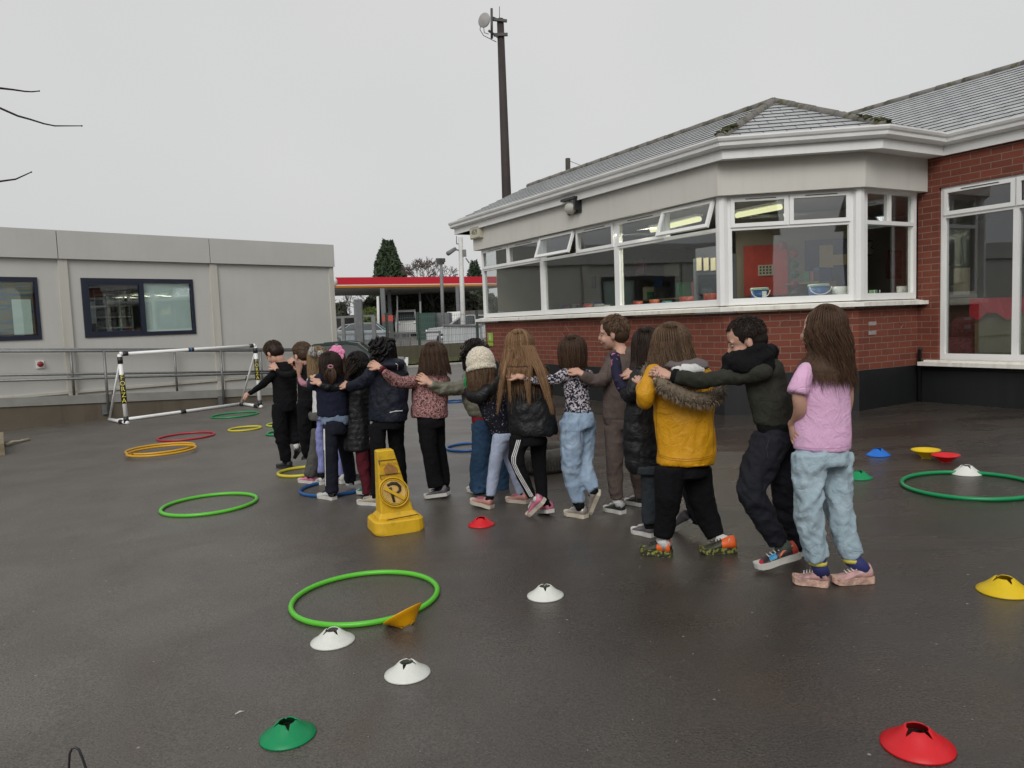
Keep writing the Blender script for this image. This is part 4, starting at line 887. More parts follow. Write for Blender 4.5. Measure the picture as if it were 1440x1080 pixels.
# kerb and verge at the yard end
kz=lambda x:517.5-(x-570)*.072
ka,kb=G(380,531),G(760,504)
def gl3(p,dz): return V(p.x,p.y,gz(p.x,p.y)+dz)
kd=(kb-ka); kd.z=0; kd.normalize(); kn=V(-kd.y,kd.x,0)
mb=MB(); a=ka-kd*2; b=kb+kd*4
mb.prism([gl3(a,-.1),gl3(a,.11),gl3(a+kn*.14,.11),gl3(a+kn*.14,-.1)],b-a); struct(mb.build('kerb',M_KERB))
gt=NT('grass_turf'); gt.base(gt.mix(gt.ramp(gt.noise(3,5),[(.4,0),(.6,1)]),(.05,.06,.018),(.085,.075,.035))); gt.set(rough=.95); gt.bump(gt.noise(30,4),.8,.03)
mb=MB(); mb.add([gl3(a+kn*.14,.10),gl3(b+kn*.14,.10),gl3(b+kn*2.2,.12),gl3(a+kn*2.2,.12)],[(0,1,2,3)]); 
struct(mb.build('grass_verge',gt.m))
mb=MB(); 
for i in range(2600):
    u_,v_=random.random(),random.uniform(.16,2.1); p=a.lerp(b,u_)+kn*v_; p=gl3(p,.10); h_=random.uniform(.03,.10); dx=V(random.gauss(0,.03),random.gauss(0,.03),0); mb.add([p-kd*.012,p+kd*.012,p+dx+V(0,0,h_)],[(0,1,2)])
tag(mb.build('grass',mat('grass_blades',(.07,.085,.025),.9,.4,2),uv=False),'rough olive grass on the verge behind the kerb','grass',kind='stuff')
mb=MB(); q=a+kn*2.2; e=b+kn*2.2; hw=.62
mb.prism([gl3(q,-.1),gl3(q,hw),gl3(q+kn*.22,hw),gl3(q+kn*.22,-.1)],e-q); tag(mb.build('boundary_wall',streaky('mossy_wall',(.085,.075,.05),.3,.95,(.04,.045,.02),.8),org=q),'low dark mossy boundary wall at the end of the yard','wall')
FW=Wall(V(q.x,q.y,0)+kn*.11,V(e.x,e.y,0)+kn*.11)   # line of the fence
def fh(x,y): return FW.hit(x,y)
# green mesh fence on the wall
fx0,fx1=fh(540,470)[0],fh(700,470)[0]; ftop=fh(590,442)[1]
fence=thing('mesh_fence',FW.p((fx0+fx1)/2,hw,0),'green welded mesh fence standing on the low boundary wall','fence')
mb=MB(); x=fx0
fg=lambda x: gz(FW.p(x,0).x,FW.p(x,0).y)
while x<fx1: mb.bar(FW.p(x,fg(x)+hw-.05),FW.p(x,ftop),.007); x+=.06
for z in np.arange(0,1,.2):
    mb.bar(FW.p(fx0,fg(fx0)+hw+z*(ftop-hw)),FW.p(fx1,fg(fx1)+hw+z*(ftop-hw)),.009)
M_FG=mat('mesh_green_grey',(.10,.12,.11),.5); mb.build('mesh_panel',M_FG,fence)
for px_ in (590,545,672):
    s_=fh(px_,470)[0]; mb=MB(); mb.bar(FW.p(s_,fg(s_)-.1,-.06),FW.p(s_,ftop+.08,-.06),.09); mb.build('post',mat('fence_green',(.012,.03,.02),.5),fence)
# pale rail fence and gate posts further left
t=thing('gate_frame',FW.p(fh(503,470)[0],0,-.5),'grey steel gateway posts with palings at the left of the mesh fence','gate')
def post(px_,y0,y1,w_,mt,name='post',o=-.4,parent=t):
    s_,z1=FW.hit(px_,y0,o); _,z0=FW.hit(px_,y1,o); mb=MB(); mb.bar(FW.p(s_,z0,o),FW.p(s_,z1,o),w_); return mb.build(name,mt,parent)
M_PG=mat('pale_grey_steel',(.17,.175,.175),.6,.2,8); M_MG=mat('mid_grey_steel',(.13,.135,.14),.55,.2,8)
post(504,421,512,.20,M_MG); post(525,444,512,.12,M_PG); post(482,447,512,.10,M_PG); post(472,448,512,.05,M_PG)
def hbar(x0_,x1_,y0_,y1_,w_,mt,name,o=-.4,parent=t):
    a=FW.p(*FW.hit(x0_,y0_,o),o); b=FW.p(*FW.hit(x1_,y1_,o),o); mb=MB(); mb.bar(a,b,w_); return mb.build(name,mt,parent)
hbar(470,526,446.5,444,.07,M_PG,'top_rail'); hbar(470,620,471,467,.06,M_PG,'mid_rail')
mb=MB(); 
for k in range(60):
    px_=470+k*1.75; 
    if px_>575: break
    s_,z1=FW.hit(px_,468 if px_>528 else 466,-.38); _,z0=FW.hit(px_,498,-.38); mb.bar(FW.p(s_,z0,-.38),FW.p(s_,z1,-.38),.018)
pl=mb.build('palings',M_PG,t); pl['kind']='stuff'
post(563,468,492,.05,M_PG); post(576,468,490,.05,M_PG); post(618,465,494,.06,M_PG)
# corrugated white shed wall
def slab(x0_,x1_,yt,yb,d0,d1,depth,mt,name,label,cat,corr=0,group=None):
    a=P(x0_,yb,d0); b=P(x1_,yb,d1); ta=P(x0_,yt,d0); e=(b-a); e.z=0; L=e.length; e.normalize(); n_=V(-e.y,e.x,0); z0=gz(a.x,a.y)-.05; z1=ta.z; mb=MB()
    if corr:
        k=int(L/.08); pts=[V(a.x,a.y,0)+e*(L*i/k)+n_*(.025*(i%2)) for i in range(k+1)]
        for p_,q_ in zip(pts,pts[1:]): mb.add([(p_.x,p_.y,z0),(q_.x,q_.y,z0),(q_.x,q_.y,z1),(p_.x,p_.y,z1)],[(0,1,2,3)])
        mb.obox(V(a.x,a.y,z0)+n_*.06,e*L,n_*depth,V(0,0,z1-z0))
    else: mb.obox(V(a.x,a.y,z0),e*L,n_*depth,V(0,0,z1-z0))
    ob=mb.build(name,mt,org=V(a.x,a.y,z0)); return tag(ob,label,cat,group)
sh=slab(624,676,457.5,490,32,32,2,streaky('white_corrugated',(.42,.44,.45),.1,.6,(.25,.25,.22),.5),'corrugated_shed','low pale corrugated shed behind the mesh fence beside the school','shed',corr=1)
mb=MB(); a=P(622.5,457,31.9); b=P(680,457.5,31.9); mb.bar(a,b,.12,.06); mb.build('roof_trim',mat('shed_trim',(.15,.15,.15),.6),sh)
# ---- petrol station
FR=lambda x,y,d:P(x,y,d)
cz_=66.; L0,L1=P(470,0,cz_),P(700,0,cz_); st=thing('petrol_station_canopy',P(560,470,cz_),'petrol station canopy with red fascia and an orange stripe beyond the fence','canopy')
def cbox(x0_,x1_,yt,yb,d,dep,mt,name,parent=st,o=0):
    a=P(x0_,yb,d); b=P(x1_,yb-(x1_-x0_)*.0,d); t1=P(x0_,yt,d).z; t0=a.z
    # keep horizontal in world
    e=b-a; e.z=0; L=e.length; e.normalize(); n_=V(-e.y,e.x,0); mb=MB(); mb.obox(V(a.x,a.y,t0)-n_*o,e*L,n_*dep,V(0,0,t1-t0)); return mb.build(name,mt,parent)
M_CRED=mat('canopy_red',(.50,.004,.022),.35,.03); 
a0=P(466,400.5,cz_); zt_=P(470,390,cz_).z; zr_=a0.z
e=(P(678,391,cz_*1.10)-P(470,400,cz_)); e.z=0; e.normalize(); n_=V(-e.y,e.x,0); Lc=17.
def cb(z0,z1,o,dep,mt,name,x0_=-.0,L_=Lc): mb=MB(); mb.obox(V(a0.x,a0.y,z0)+e*x0_-n_*o,e*L_,n_*dep,V(0,0,z1-z0)); return mb.build(name,mt,st)
px1=cz_/F
cb(zr_,zt_,0,14,M_CRED,'fascia'); cb(zr_-px1*1.6,zr_-.004,.03,14,mat('stripe_white',(.75,.60,.50),.4,0),'white_stripe'); cb(zr_-px1*4.2,zr_-px1*1.6-.004,.0,14,mat('stripe_orange',(.50,.19,.01),.4,.03),'orange_stripe')
cb(zr_-px1*4.2-.10,zr_-px1*4.2-.004,-.4,13.5,mat('canopy_soffit',(.45,.45,.43),.7,.05),'soffit',.2,Lc-.4)
mb=MB(); c=V(a0.x,a0.y,(zr_+zt_)/2-.05)-n_*.02-e*.0; mb.lathe(c+e*.1,[(.0,.0),(.42,0),(.42,.04),(.0,.04)],20,-n_,caps=(False,False)); mb.build('round_logo_panel',M_PVC,st)
mb=MB(); mb.lathe(c+e*.0-n_*.05,[(.0,.0),(.24,0),(.24,.02),(.0,.02)],16,-n_,caps=(False,False)); mb.build('logo_swirl',M_CRED,st)
for px_,d,w_ in ((538,68,.38),(547,72,.30),(643,70,.3),(590,73,.2)):
    top_=P(px_,408,d); mb=MB(); mb.bar(V(top_.x,top_.y,gz(top_.x,top_.y)),V(top_.x,top_.y,zr_-px1*4.2-.1),w_); mb.build('column',M_MG,st)
# pumps
for i,(px_,lb) in enumerate(((546,'dark fuel pump beside the thick canopy column'),(637,'white topped fuel pump under the right part of the canopy'),(651,'green and white fuel pump beside the white camera pole'))):
    b=P(px_,460,66); gb=V(b.x,b.y,gz(b.x,b.y)); t=thing('fuel_pump',gb,lb,'fuel pump','fuel pumps')
    mb=MB(); mb.box(gb+V(0,0,.75),(.8,.5,1.5),.1); mb.build('cabinet',[mat('pump_dark',(.05,.06,.06),.5),M_PVC,mat('pump_green',(.03,.12,.08),.5)][i],t)
    mb=MB(); mb.box(gb+V(0,0,1.75),(.9,.45,.5),.1); mb.build('display_head',[M_RED,M_PVC,M_PVC][i],t)
# slim poles in the forecourt
def pole(px_,yt,d,r_,mt,label,head=None,name='lamp_post',px2=None):
    tp=P(px_,yt,d); bt=P(px2 or px_+ .9,480,d); dd=(bt-tp).normalized(); gb=tp+dd*((tp.z-gz(tp.x,tp.y))/-dd.z); t=thing(name,V(gb.x,gb.y,gz(gb.x,gb.y)),label,'pole')
    mb=MB(); mb.tube([gb,tp],[r_*1.15,r_],8); mb.build('pole',mt,t); return t
M_WP=mat('white_pole',(.55,.54,.52),.5); 
t=pole(647.5,334,34,.10,M_WP,'white security camera pole with floodlight arm in front of the petrol station',px2=652)
d=34; mb=MB(); mb.bar(P(645,352,d),P(636,350,d-.3),.05); mb.bar(P(645,343,d),P(642,343,d),.04); mb.tube([P(642,332,d),P(642,343,d)],.02,6); mb.build('arm',M_MG,t); mb=MB(); mb.tube([P(640,350,d-.3),P(630,356.5,d-.8)],[.08,.10],10); mb.build('security_camera',M_PG,t); mb=MB(); mb.box(P(653,356,d),(.16,.2,.3)); mb.build('junction_box',M_PG,t); mb=MB(); mb.tube([P(655,363,d),P(660,370,d)],.03,6); mb.build('sensor',M_MG,t)
t=pole(620,366,45,.09,M_PG,'grey lamp post with a dark cluster of lamps at its top',px2=624); mb=MB(); 
for k in range(5): mb.box(P(616+k*1.6,366+(k%2)*3,45),(.22,.25,.22),.3*k)
mb.build('lamp_cluster',MATS['dark_steel'],t)
pole(531.2,417,60,.10,M_WP,'thin white pole beside the thick canopy column',name='sign_pole',px2=533); pole(591,424,62,.07,M_PG,'thin pole with a small crossbar under the middle of the canopy',name='sign_pole'); pole(558.5,416,70,.07,M_PG,'thin grey pole behind the canopy to the right of the thick column',name='sign_pole'); pole(500,422,40,.12,M_MG,'dark grey post rising behind the gateway',name='sign_pole',px2=503)
# vehicles
M_CG=mat('car_glass',(.02,.025,.028),.08,.0,spec=.8); M_TY=mat('car_tyre',(.02,.02,.02),.8); M_RIM=mat('wheel_rim',(.35,.35,.35),.35,metal=.7)
def car(loc,yaw,paint,label,L=4.2,Wd=1.75,H=1.45,van=False,cat='car'):
    loc=Vector(loc); t=thing('parked_van' if van else 'parked_car',loc,label,cat,'vehicles beyond the yard'); ca,sa=math.cos(yaw),math.sin(yaw); ex=V(ca,sa,0); ey=V(-sa,ca,0)
    q=lambda x,y,z: loc+ex*(x*L)+ey*(y*Wd)+V(0,0,z*H)
    low=[(-.5,.22),(-.5,.50),(-.47,.60),(-.20,.66),(.46,.64),(.5,.50),(.5,.22)] if not van else [(-.5,.15),(-.5,.42),(-.46,.52),(-.36,.58),(.49,.6),(.5,.5),(.5,.15)]
    mb=MB(); mb.prism([q(x,-.5,z) for x,z in low],ey*Wd)
    mb.build('body',paint,t)
    cab_=[(-.24,.64),(-.08,.96),(.02,1.0),(.30,.97),(.44,.63)] if not van else [(-.38,.56),(-.26,.94),(-.2,1.0),(.48,1.0),(.495,.58)]
    n=len(cab_)
    vs=[q(x,-.5+.0+(.07 if z>.8 else .02),z) for x,z in cab_]+[q(x,.5-(.07 if z>.8 else .02),z) for x,z in cab_]
    mb=MB(); mb.add(vs,[tuple(range(n))[::-1],tuple(range(n,2*n))]+[(i,(i+1)%n,(i+1)%n+n,i+n) for i in range(n)]); mb.build('cabin',paint if van else M_CG,t)
    if not van:
        mb=MB(); mb.add([q(x,y,z+.006) for x,z in cab_[1:4] for y in (-.43,.43)],[(0,1,3,2),(2,3,5,4)]); 
        for s_ in (-1,1):
            for i in range(n-1): mb.bar(q(cab_[i][0],s_*(.485 if cab_[i][1]<.8 else .43),cab_[i][1]),q(cab_[i+1][0],s_*(.485 if cab_[i+1][1]<.8 else .43),cab_[i+1][1]),.05)
            mb.bar(q(.1,s_*.485,.64),q(.1,s_*.43,.98),.06)
        mb.build('roof',paint,t)
    else:
        mb=MB(); mb.add([q(-.385,-.40,.6),q(-.385,.40,.6),q(-.278,.36,.92),q(-.278,-.36,.92)],[(0,1,2,3)]); mb.build('windscreen',M_CG,t); mb=MB(); mb.add([q(.5,-.38,.66),q(.5,.38,.66),q(.492,.38,.9),q(.492,-.38,.9)],[(0,1,2,3)]); mb.build('rear_window',M_CG,t)
    for x in (-.31,.31):
        for s_ in (-1,1):
            c_=q(x,s_*.46,0)+V(0,0,.31); mb=MB(); mb.lathe(c_-ey*.1*s_,[(.2,0),(.31,.0),(.31,.2),(.2,.2)],18,ey*s_,caps=(True,True)); wl=mb.build('wheel',M_TY,t); mb=MB(); mb.lathe(c_+ey*.101*s_,[(.19,0),(.17,.01),(.05,.0)],14,ey*s_); mb.build('rim',M_RIM,wl)
    for x,mt,nm in ((-.5,M_PVC,'headlight'),(.5,M_RED,'tail_light')):
        for y in (-.38,.38): mb=MB(); mb.box(q(x,y,.52),(.06,.3,.12),yaw); mb.build(nm,mt,t)
    return t
def cg(px_,d): p=P(px_,470,d); return (p.x,p.y,gz(p.x,p.y))
car(cg(572,74),math.pi/2+.15,mat('van_white',(.50,.50,.49),.4,.05),'white van parked under the petrol station canopy',L=5,Wd=2.1,H=2.5,van=True,cat='van')
car(cg(489,70),.3,mat('car_white',(.50,.50,.50),.35,.03),'white car by the dark hedge at the left of the forecourt')
car(cg(503,52),.05,mat('car_pale_blue',(.32,.38,.42),.35,.05),'pale blue grey car behind the palings')
car(cg(657,40),.1,mat('car_silver',(.45,.46,.47),.3,.03),'silver car whose roof shows above the corrugated shed',H=1.5)
p=P(493,480,16.2); car((p.x,p.y,gz(p.x,p.y)),math.pi+.12,mat('car_dark_green',(.03,.05,.045),.3,.05),'low dark green car behind the pupil with the pink hair flower',L=2.3,Wd=1.3,H=.96)
# container, fences and hedges
slab(585,611,440.5,463,56,56,2.4,streaky('dark_green_metal',(.018,.06,.045),.2,.5,(.05,.06,.05),.4),'metal_container','dark green steel container under the canopy','container',corr=1)
slab(507,532,449,466,72,72,.1,streaky('tan_timber',(.19,.125,.07),.2,.85,(.08,.06,.04),.5),'timber_fence','tan timber fence panel behind the gateway','fence')
slab(470,505,444,458,74,74,.4,mat('dark_house',(.05,.045,.045),.8,.3,1),'outbuilding','dark low outbuilding at the left beyond the forecourt','building')
slab(614,632,440,462,58,58,3,mat('grey_kiosk',(.13,.135,.14),.7,.2,2),'kiosk','grey kiosk behind the lamp post','kiosk')
slab(655,690,437,458,62,62,4,mat('brown_kiosk',(.09,.075,.07),.7,.5,1),'kiosk','brown shop front under the right end of the canopy','kiosk')
def foliage(base,n,fn,size,mt,name,label,cat,trunk=None,group=None,kind=None,col=None):
    t=thing(name,base,label,cat,group); mb=MB()
    for i in range(n):
        p=fn(); s_=size*random.uniform(.6,1.5); a=V(random.gauss(0,1),random.gauss(0,1),random.gauss(0,.6)).normalized(); b=a.orthogonal().normalized(); b.rotate(Matrix.Rotation(random.random()*6.28,3,a)); c_=a.cross(b)
        mb.add([p-b*s_,p+c_*s_*.4,p+b*s_,p-c_*s_*.4],[(0,1,2,3)])
    mb.build('crown',mt,t,uv=False)
    if trunk: mb=MB(); mb.tube(trunk[0],trunk[1],8); mb.build('trunk',M_BARK,t)
    return t
def leafmat(n,c1,c2,sc=1.2):
    t=NT(n); t.base(t.mix(t.ramp(t.noise(sc,5),[(.35,0),(.65,1)]),c1,c2)); t.set(rough=.8); return t.m
M_CON=leafmat('conifer_leaf',(.022,.042,.020),(.045,.075,.032)); M_HED=leafmat('hedge_leaf',(.045,.055,.035),(.085,.09,.06)); M_OLV=leafmat('olive_leaf',(.07,.10,.02),(.12,.15,.04))
def conifer(px_,yt,wpx,d,label,n=9000,leaf=.20):
    tp=P(px_,yt,d); base=V(tp.x,tp.y,gz(tp.x,tp.y)); H=tp.z-base.z; w_=wpx*d/F/2; ph_=[random.random()*6.28 for _ in range(6)]
    def fn():
        f=random.random()**.62; z=1-f    # z: height fraction measured from top
        h=H*(1-f*.98); r_=w_*min(1,.20+f*1.75)**.9 if f<.46 else w_*(1.0+.05*(f-.5))
        a=random.random()*6.283; r_*=1+.13*math.sin(3*a+ph_[0]+h*1.3)+.10*math.sin(7*a+ph_[1]-h*2.1)+.06*math.sin(h*5+ph_[2])
        return base+V(math.cos(a)*r_*(1-.35*random.random()**2),math.sin(a)*r_*(1-.35*random.random()**2),h+random.gauss(0,.12))
    return foliage(base,n,fn,leaf,M_CON,'conifer_tree',label,'tree',([base,base+V(0,0,H*.9)],[.4,.05]),'conifers beyond the petrol station')
conifer(545,338,48,90,'tall dark conifer standing above the red canopy',15000,.26); conifer(667,366,30,92,'small rounded conifer just beside the school eaves',7500,.2)
def bare(px_,yt,d,label,spread=.9,lev=6,seed=1):
    rs=random.Random(seed); tp=P(px_,yt,d); base=V(tp.x,tp.y,gz(tp.x,tp.y)); H=tp.z-base.z; t=thing('bare_tree',base,label,'tree','leafless trees beyond the petrol station'); trunk=MB(); br=MB()
    def grow(p,dir_,L,r_,k):
        q=p+dir_*L; (trunk if k==0 else br).tube([p,p.lerp(q,.5)+V(rs.gauss(0,.03),rs.gauss(0,.03),0)*L,q],[max(r_,.020),max(r_*.85,.018),max(r_*.7,.017)],5 if k<2 else 3,cap=False)
        if k>=lev: return
        for i in range(3 if k<4 else 3):
            dv=(dir_+V(rs.gauss(0,spread*.6),rs.gauss(0,spread*.6),rs.gauss(.10,.28))).normalized(); grow(q,dv,L*rs.uniform(.62,.82),r_*.62,k+1)
    grow(base,V(0,0,1),H*.33,H*.022,0); trunk.build('trunk',M_BARK,t,uv=False); br.build('crown',mat('twig_grey',(.10,.098,.088),.9),t,uv=False); return t
bare(605,352,80,'bare rounded tree above the canopy between the conifer and the camera pole',seed=3,lev=7,spread=.95); bare(487,418,95,'faint bare tree left of the conifer under the canopy',seed=5,lev=5,spread=.7); bare(512,408,98,'bare tree hidden behind the canopy edge',seed=8,lev=5)
def clump(x0_,x1_,yt,d,label,mt=M_HED,n=5000,leaf=.25,dep=3,name='hedge',jag=.25):
    a=P(x0_,yt,d); b=P(x1_,yt,d); base=V((a.x+b.x)/2,(a.y+b.y)/2,gz(a.x,a.y)); H=a.z-base.z; ph_=random.random()*9; L=(b-a).length
    def fn():
        u_=random.random(); p=a.lerp(b,u_); top=H*(1-jag*abs(noise.noise(V(u_*L*.45+ph_,0,0)))*1.6-jag*.6*(abs(2*u_-1)**4)); z=top*(1-random.random()**1.6*.98)
        return V(p.x,p.y+random.uniform(-dep/2,dep/2)*math.sqrt(max(0,1-z/top*.8)),base.z+z)
    return foliage(base,n,fn,leaf,mt,name,label,name)
clump(504,700,416,84,'long dark evergreen hedge behind the petrol station',n=26000,leaf=.30,dep=4)
clump(512,531,434,66,'rounded olive green shrub behind the gateway',M_OLV,2200,.16,1.5,name='shrub',jag=.15)
clump(468,484,425,88,'dark tree mass at the left under the canopy end',n=3000,leaf=.3,name='evergreen_tree')
clump(380,470,440,96,'dark trees beyond the grey classroom',n=3000,leaf=.35,name='far_hedge'); 
clump(690,900,430,90,'dark trees hidden beyond the school',n=3000,leaf=.4,name='far_trees')

# ---- houses behind the camera, seen only as reflections in the glass
hm=mat('house_render',(.22,.19,.16),.9,.1,1); hr=mat('house_roof',(.035,.033,.036),.8,.2,2)
def house(cx_,cy_,w_,d_,h_,rh,yaw,label,chim):
    o=V(cx_,cy_,gz(cx_,cy_)); t=thing('terraced_house',o,label,'house','houses across the road'); ex=V(math.cos(yaw),math.sin(yaw),0); ey=V(-ex.y,ex.x,0)
    mb=MB(); mb.obox(o-ex*w_/2-ey*d_/2,ex*w_,ey*d_,V(0,0,h_)); mb.build('wall',hm,t)
    a=o-ex*(w_/2+.3)+V(0,0,h_+.004); mb=MB(); mb.prism([a-ey*(d_/2+.3),a+ey*(d_/2+.3),a+V(0,0,rh)],ex*(w_+.6)); rf=mb.build('roof',hr,t)
    for c_ in chim: p=o+ex*c_+V(0,0,h_+rh-.6); mb=MB(); mb.obox(p-ex*.35-ey*.3,ex*.7,ey*.6,V(0,0,1.9)); mb.build('chimney',hm,rf); 
    for i in range(4):
        for z in (.9,3.4): p=o+ex*(-w_/2+1+i*w_/4)+ey*(d_/2+.01)+V(0,0,z); mb=MB(); mb.obox(p,ex*1.1,ey*.04,V(0,0,1.1)); mb.build('window',M_CG,t)
house(-3,-16,11,7,5.0,2.2,.1,'rendered house with two chimneys behind the photographer',(-4,4.5)); house(12,-15,12,7,4.6,2.0,-.1,'second rendered house with one chimney behind the photographer',(3,)); house(-20,-6,11,7,4.8,2.2,1.2,'third house with a chimney to the left behind the photographer',(0,))
# ------------------------------------------------------------------ people
import mathutils
from mathutils.bvhtree import BVHTree
VW=Vector((0,1,0))
def remesh(mb,vox,smooth=3,fac=.5):
    me=bpy.data.meshes.new('t'); me.from_pydata([tuple(v) for v in mb.v],[],mb.f); ob=bpy.data.objects.new('t',me); C.objects.link(ob)
    r=ob.modifiers.new('r','REMESH'); r.mode='VOXEL'; r.voxel_size=vox; r.adaptivity=0
    s=ob.modifiers.new('s','SMOOTH'); s.factor=fac; s.iterations=smooth
    dg=bpy.context.evaluated_depsgraph_get(); me2=bpy.data.meshes.new_from_object(ob.evaluated_get(dg)); bpy.data.objects.remove(ob); bpy.data.meshes.remove(me); return me2
def co_of(me): a=np.empty(len(me.vertices)*3,dtype=np.float32); me.vertices.foreach_get('co',a); return a.reshape(-1,3)
def nrm_of(me): a=np.empty(len(me.vertices)*3,dtype=np.float32); me.vertices.foreach_get('normal',a); return a.reshape(-1,3)
def wrinkle(me,amp=.005,sc=9,quilt=None,zs=.55,seed=0,ridge=True):
    co=co_of(me); nr=nrm_of(me); d=np.zeros(len(co),dtype=np.float32); N=noise.noise
    for i,(x,y,z) in enumerate(co.tolist()):
        w_=N(Vector((x*3+seed,y*3,z*3)))*.8
        a=N(Vector((x*sc+w_+seed,y*sc,z*sc*zs+w_*2))); b=N(Vector((x*sc*2.3,y*sc*2.3+seed,z*sc*1.9+w_)))
        if ridge: a=1-abs(a)*2.2; b=1-abs(b)*2.2; d[i]=a*.65+b*.35-.5
        else: d[i]=a+.4*b
    d*=amp*1.9
    if quilt: h,qa=quilt; d+=qa*(np.abs(np.sin(math.pi*(co[:,2]+.012*np.sin(co[:,0]*9))/h))**.55-.6)
    co+=nr*d[:,None]; me.vertices.foreach_set('co',co.ravel()); me.update()
def finish(me,name,mt,parent,base):
    co=co_of(me); co-=np.array(base,dtype=np.float32); me.vertices.foreach_set('co',co.ravel()); me.name=name
    me.polygons.foreach_set('use_smooth',[True]*len(me.polygons))
    me.materials.clear(); me.materials.append(mt); me.update()
    ob=bpy.data.objects.new(name,me); C.objects.link(ob); ob.parent=parent; return ob
# cloth materials
def cloth(name,c,rough=.85,var=.18,fine=.25,sheen=.0,bs=260,worn=None,spec=.25):
    if name in MATS: return MATS[name]
    t=NT(name); co=t.co(); b=t.ramp(t.noise(5,5,co),[(.3,mul(c,1-var)),(.7,mul(c,1+var))])
    if worn: b=t.mix(t.ramp(t.noise(7,5,co),[(.45,0),(.75,.55)]),b,worn)
    t.base(t.mix(t.ramp(t.noise(bs,2,co),[(.35,.25),(.65,0)]),b,mul(c,.55))); t.set(rough=rough,sheen=sheen,spec=spec)
    t.bump(t.noise(bs,2,co),fine,.002,t.bump(t.noise(16,5,co,dist=1.2),.6,.02)); MATS[name]=t.m; return t.m
def patt(name,base,spots,sc,lo,hi,dist=0,rough=.75,extra=None,vor=False):
    t=NT(name); co=t.co()
    if vor:
        v=t.n('ShaderNodeTexVoronoi',{'Vector':t.mix(.12,co,t.noise(sc*.8,3,co,out='Color')) if dist else co,'Scale':sc}); f=t.ramp(v.outputs['Distance'],[(lo,1),(hi,0)])
        if extra: sel=t.ramp(t.n('ShaderNodeSeparateXYZ',{0:v.outputs['Color']}).outputs[0],[(.5,0),(.55,1)]); f=t.math('MULTIPLY',f,sel)
    else: f=t.ramp(t.noise(sc,2,co,dist=dist),[(lo,0),(hi,1)])
    t.base(t.mix(f,base,spots)); t.set(rough=rough,spec=.2); t.bump(t.noise(22,4,co,dist=.6),.4,.012); MATS[name]=t.m; return t.m
CL={}
CL['black']=cloth('black_sweatshirt_cloth',(.0062,.0062,.0075),spec=.15); CL['blacktr']=cloth('black_trouser_cloth',(.0062,.0062,.0078),.9,.25,spec=.15); CL['blackpuf']=cloth('black_puffer_nylon',(.0065,.0065,.0075),.5,.2,.1,.0,spec=.35)
CL['greytr']=cloth('grey_jogger_cloth',(.085,.082,.076)); CL['lav']=cloth('lavender_trouser_cloth',(.23,.25,.50)); CL['navy']=cloth('navy_jacket_cloth',(.008,.010,.026)); CL['navytr']=cloth('navy_trouser_cloth',(.009,.010,.019))
CL['paleblue']=cloth('pale_blue_shirt_cloth',(.17,.22,.31)); CL['maroon']=cloth('maroon_trouser_cloth',(.085,.008,.015)); CL['navycoat']=cloth('navy_coat_nylon',(.0075,.010,.020),.6,.2,.1,.0)
CL['leopard']=patt('leopard_fleece',(.46,.24,.23),(.045,.020,.024),92,.475,.54,dist=1.5,rough=.9); CL['olive']=cloth('olive_nylon',(.16,.155,.115),.42,.2,.1,0,spec=.45); CL['red']=cloth('red_jumper_cloth',(.23,.012,.022)); CL['denim']=cloth('dark_denim',(.020,.050,.100),.9,.3,.4,.0,300,(.05,.10,.17))
CL['floralblk']=patt('black_speckled_cloth',(.010,.010,.016),(.30,.27,.36),95,.63,.70,rough=.85); CL['ice']=cloth('pale_blue_legging_cloth',(.36,.41,.54),.8,.08); CL['speckle']=patt('black_white_speckled_cotton',(.016,.015,.025),(.50,.46,.50),78,.50,.54,dist=.6,rough=.9)
CL['ljean']=cloth('light_denim',(.27,.36,.48),.9,.22,.4,.0,300,(.46,.54,.62)); CL['brown']=cloth('taupe_sweat_cloth',(.105,.078,.068)); CL['floralnavy']=patt('navy_floral_cloth',(.014,.014,.035),(.42,.13,.24),24,.20,.36,vor=True,extra=True,dist=1); CL['mustard']=cloth('mustard_coat_nylon',(.60,.285,.005),.55,.14,.1,0,spec=.35)
CL['jeangrey']=cloth('charcoal_denim',(.028,.034,.040),.9,.3,.4); CL['darkolive']=cloth('dark_olive_sweat_cloth',(.030,.031,.023),.85,.2); CL['pink']=cloth('pink_cotton',(.70,.42,.62),.85,.04); CL['skyjog']=cloth('pale_blue_jogger_cloth',(.34,.44,.50),.9,.10,.3,.0,220,(.44,.53,.58)); CL['greyink']=cloth('inky_trouser_cloth',(.013,.014,.020))
CL['pinksl']=cloth('pink_sleeve_cloth',(.42,.20,.25)); CL['white']=cloth('white_cotton',(.62,.62,.61)); CL['greylin']=cloth('grey_lining',(.14,.12,.12)); CL['wool']=NT('cream_wool'); t=CL['wool']; co=t.co(); t.base(t.ramp(t.n('ShaderNodeTexVoronoi',{'Vector':co,'Scale':95}).outputs['Distance'],[(.1,(.80,.74,.61)),(.6,(.50,.44,.34))])); t.set(rough=.95,sheen=.4); t.bump(t.n('ShaderNodeTexVoronoi',{'Vector':co,'Scale':95}).outputs['Distance'],-.9,.012); CL['wool']=t.m
def skinm(name,c):
    t=NT(name); co=t.co(); t.base(t.ramp(t.noise(14,4,co),[(.3,mul(c,.9)),(.7,mul(c,1.08))])); t.set(rough=.55); t.b.inputs['Subsurface Weight'].default_value=.12; t.b.inputs['Subsurface Radius'].default_value=(.012,.005,.003); return t.m
SKIN=skinm('fair_skin',(.52,.30,.22)); SKIN2=skinm('warm_skin',(.42,.22,.15))
def hairm(name,c1,c2):
    t=NT(name); a=t.n('ShaderNodeAttribute',attribute_name='strand').outputs['Fac']; t.base(t.mix(a,c1,c2)); t.set(rough=.5,spec=.22); return t.m
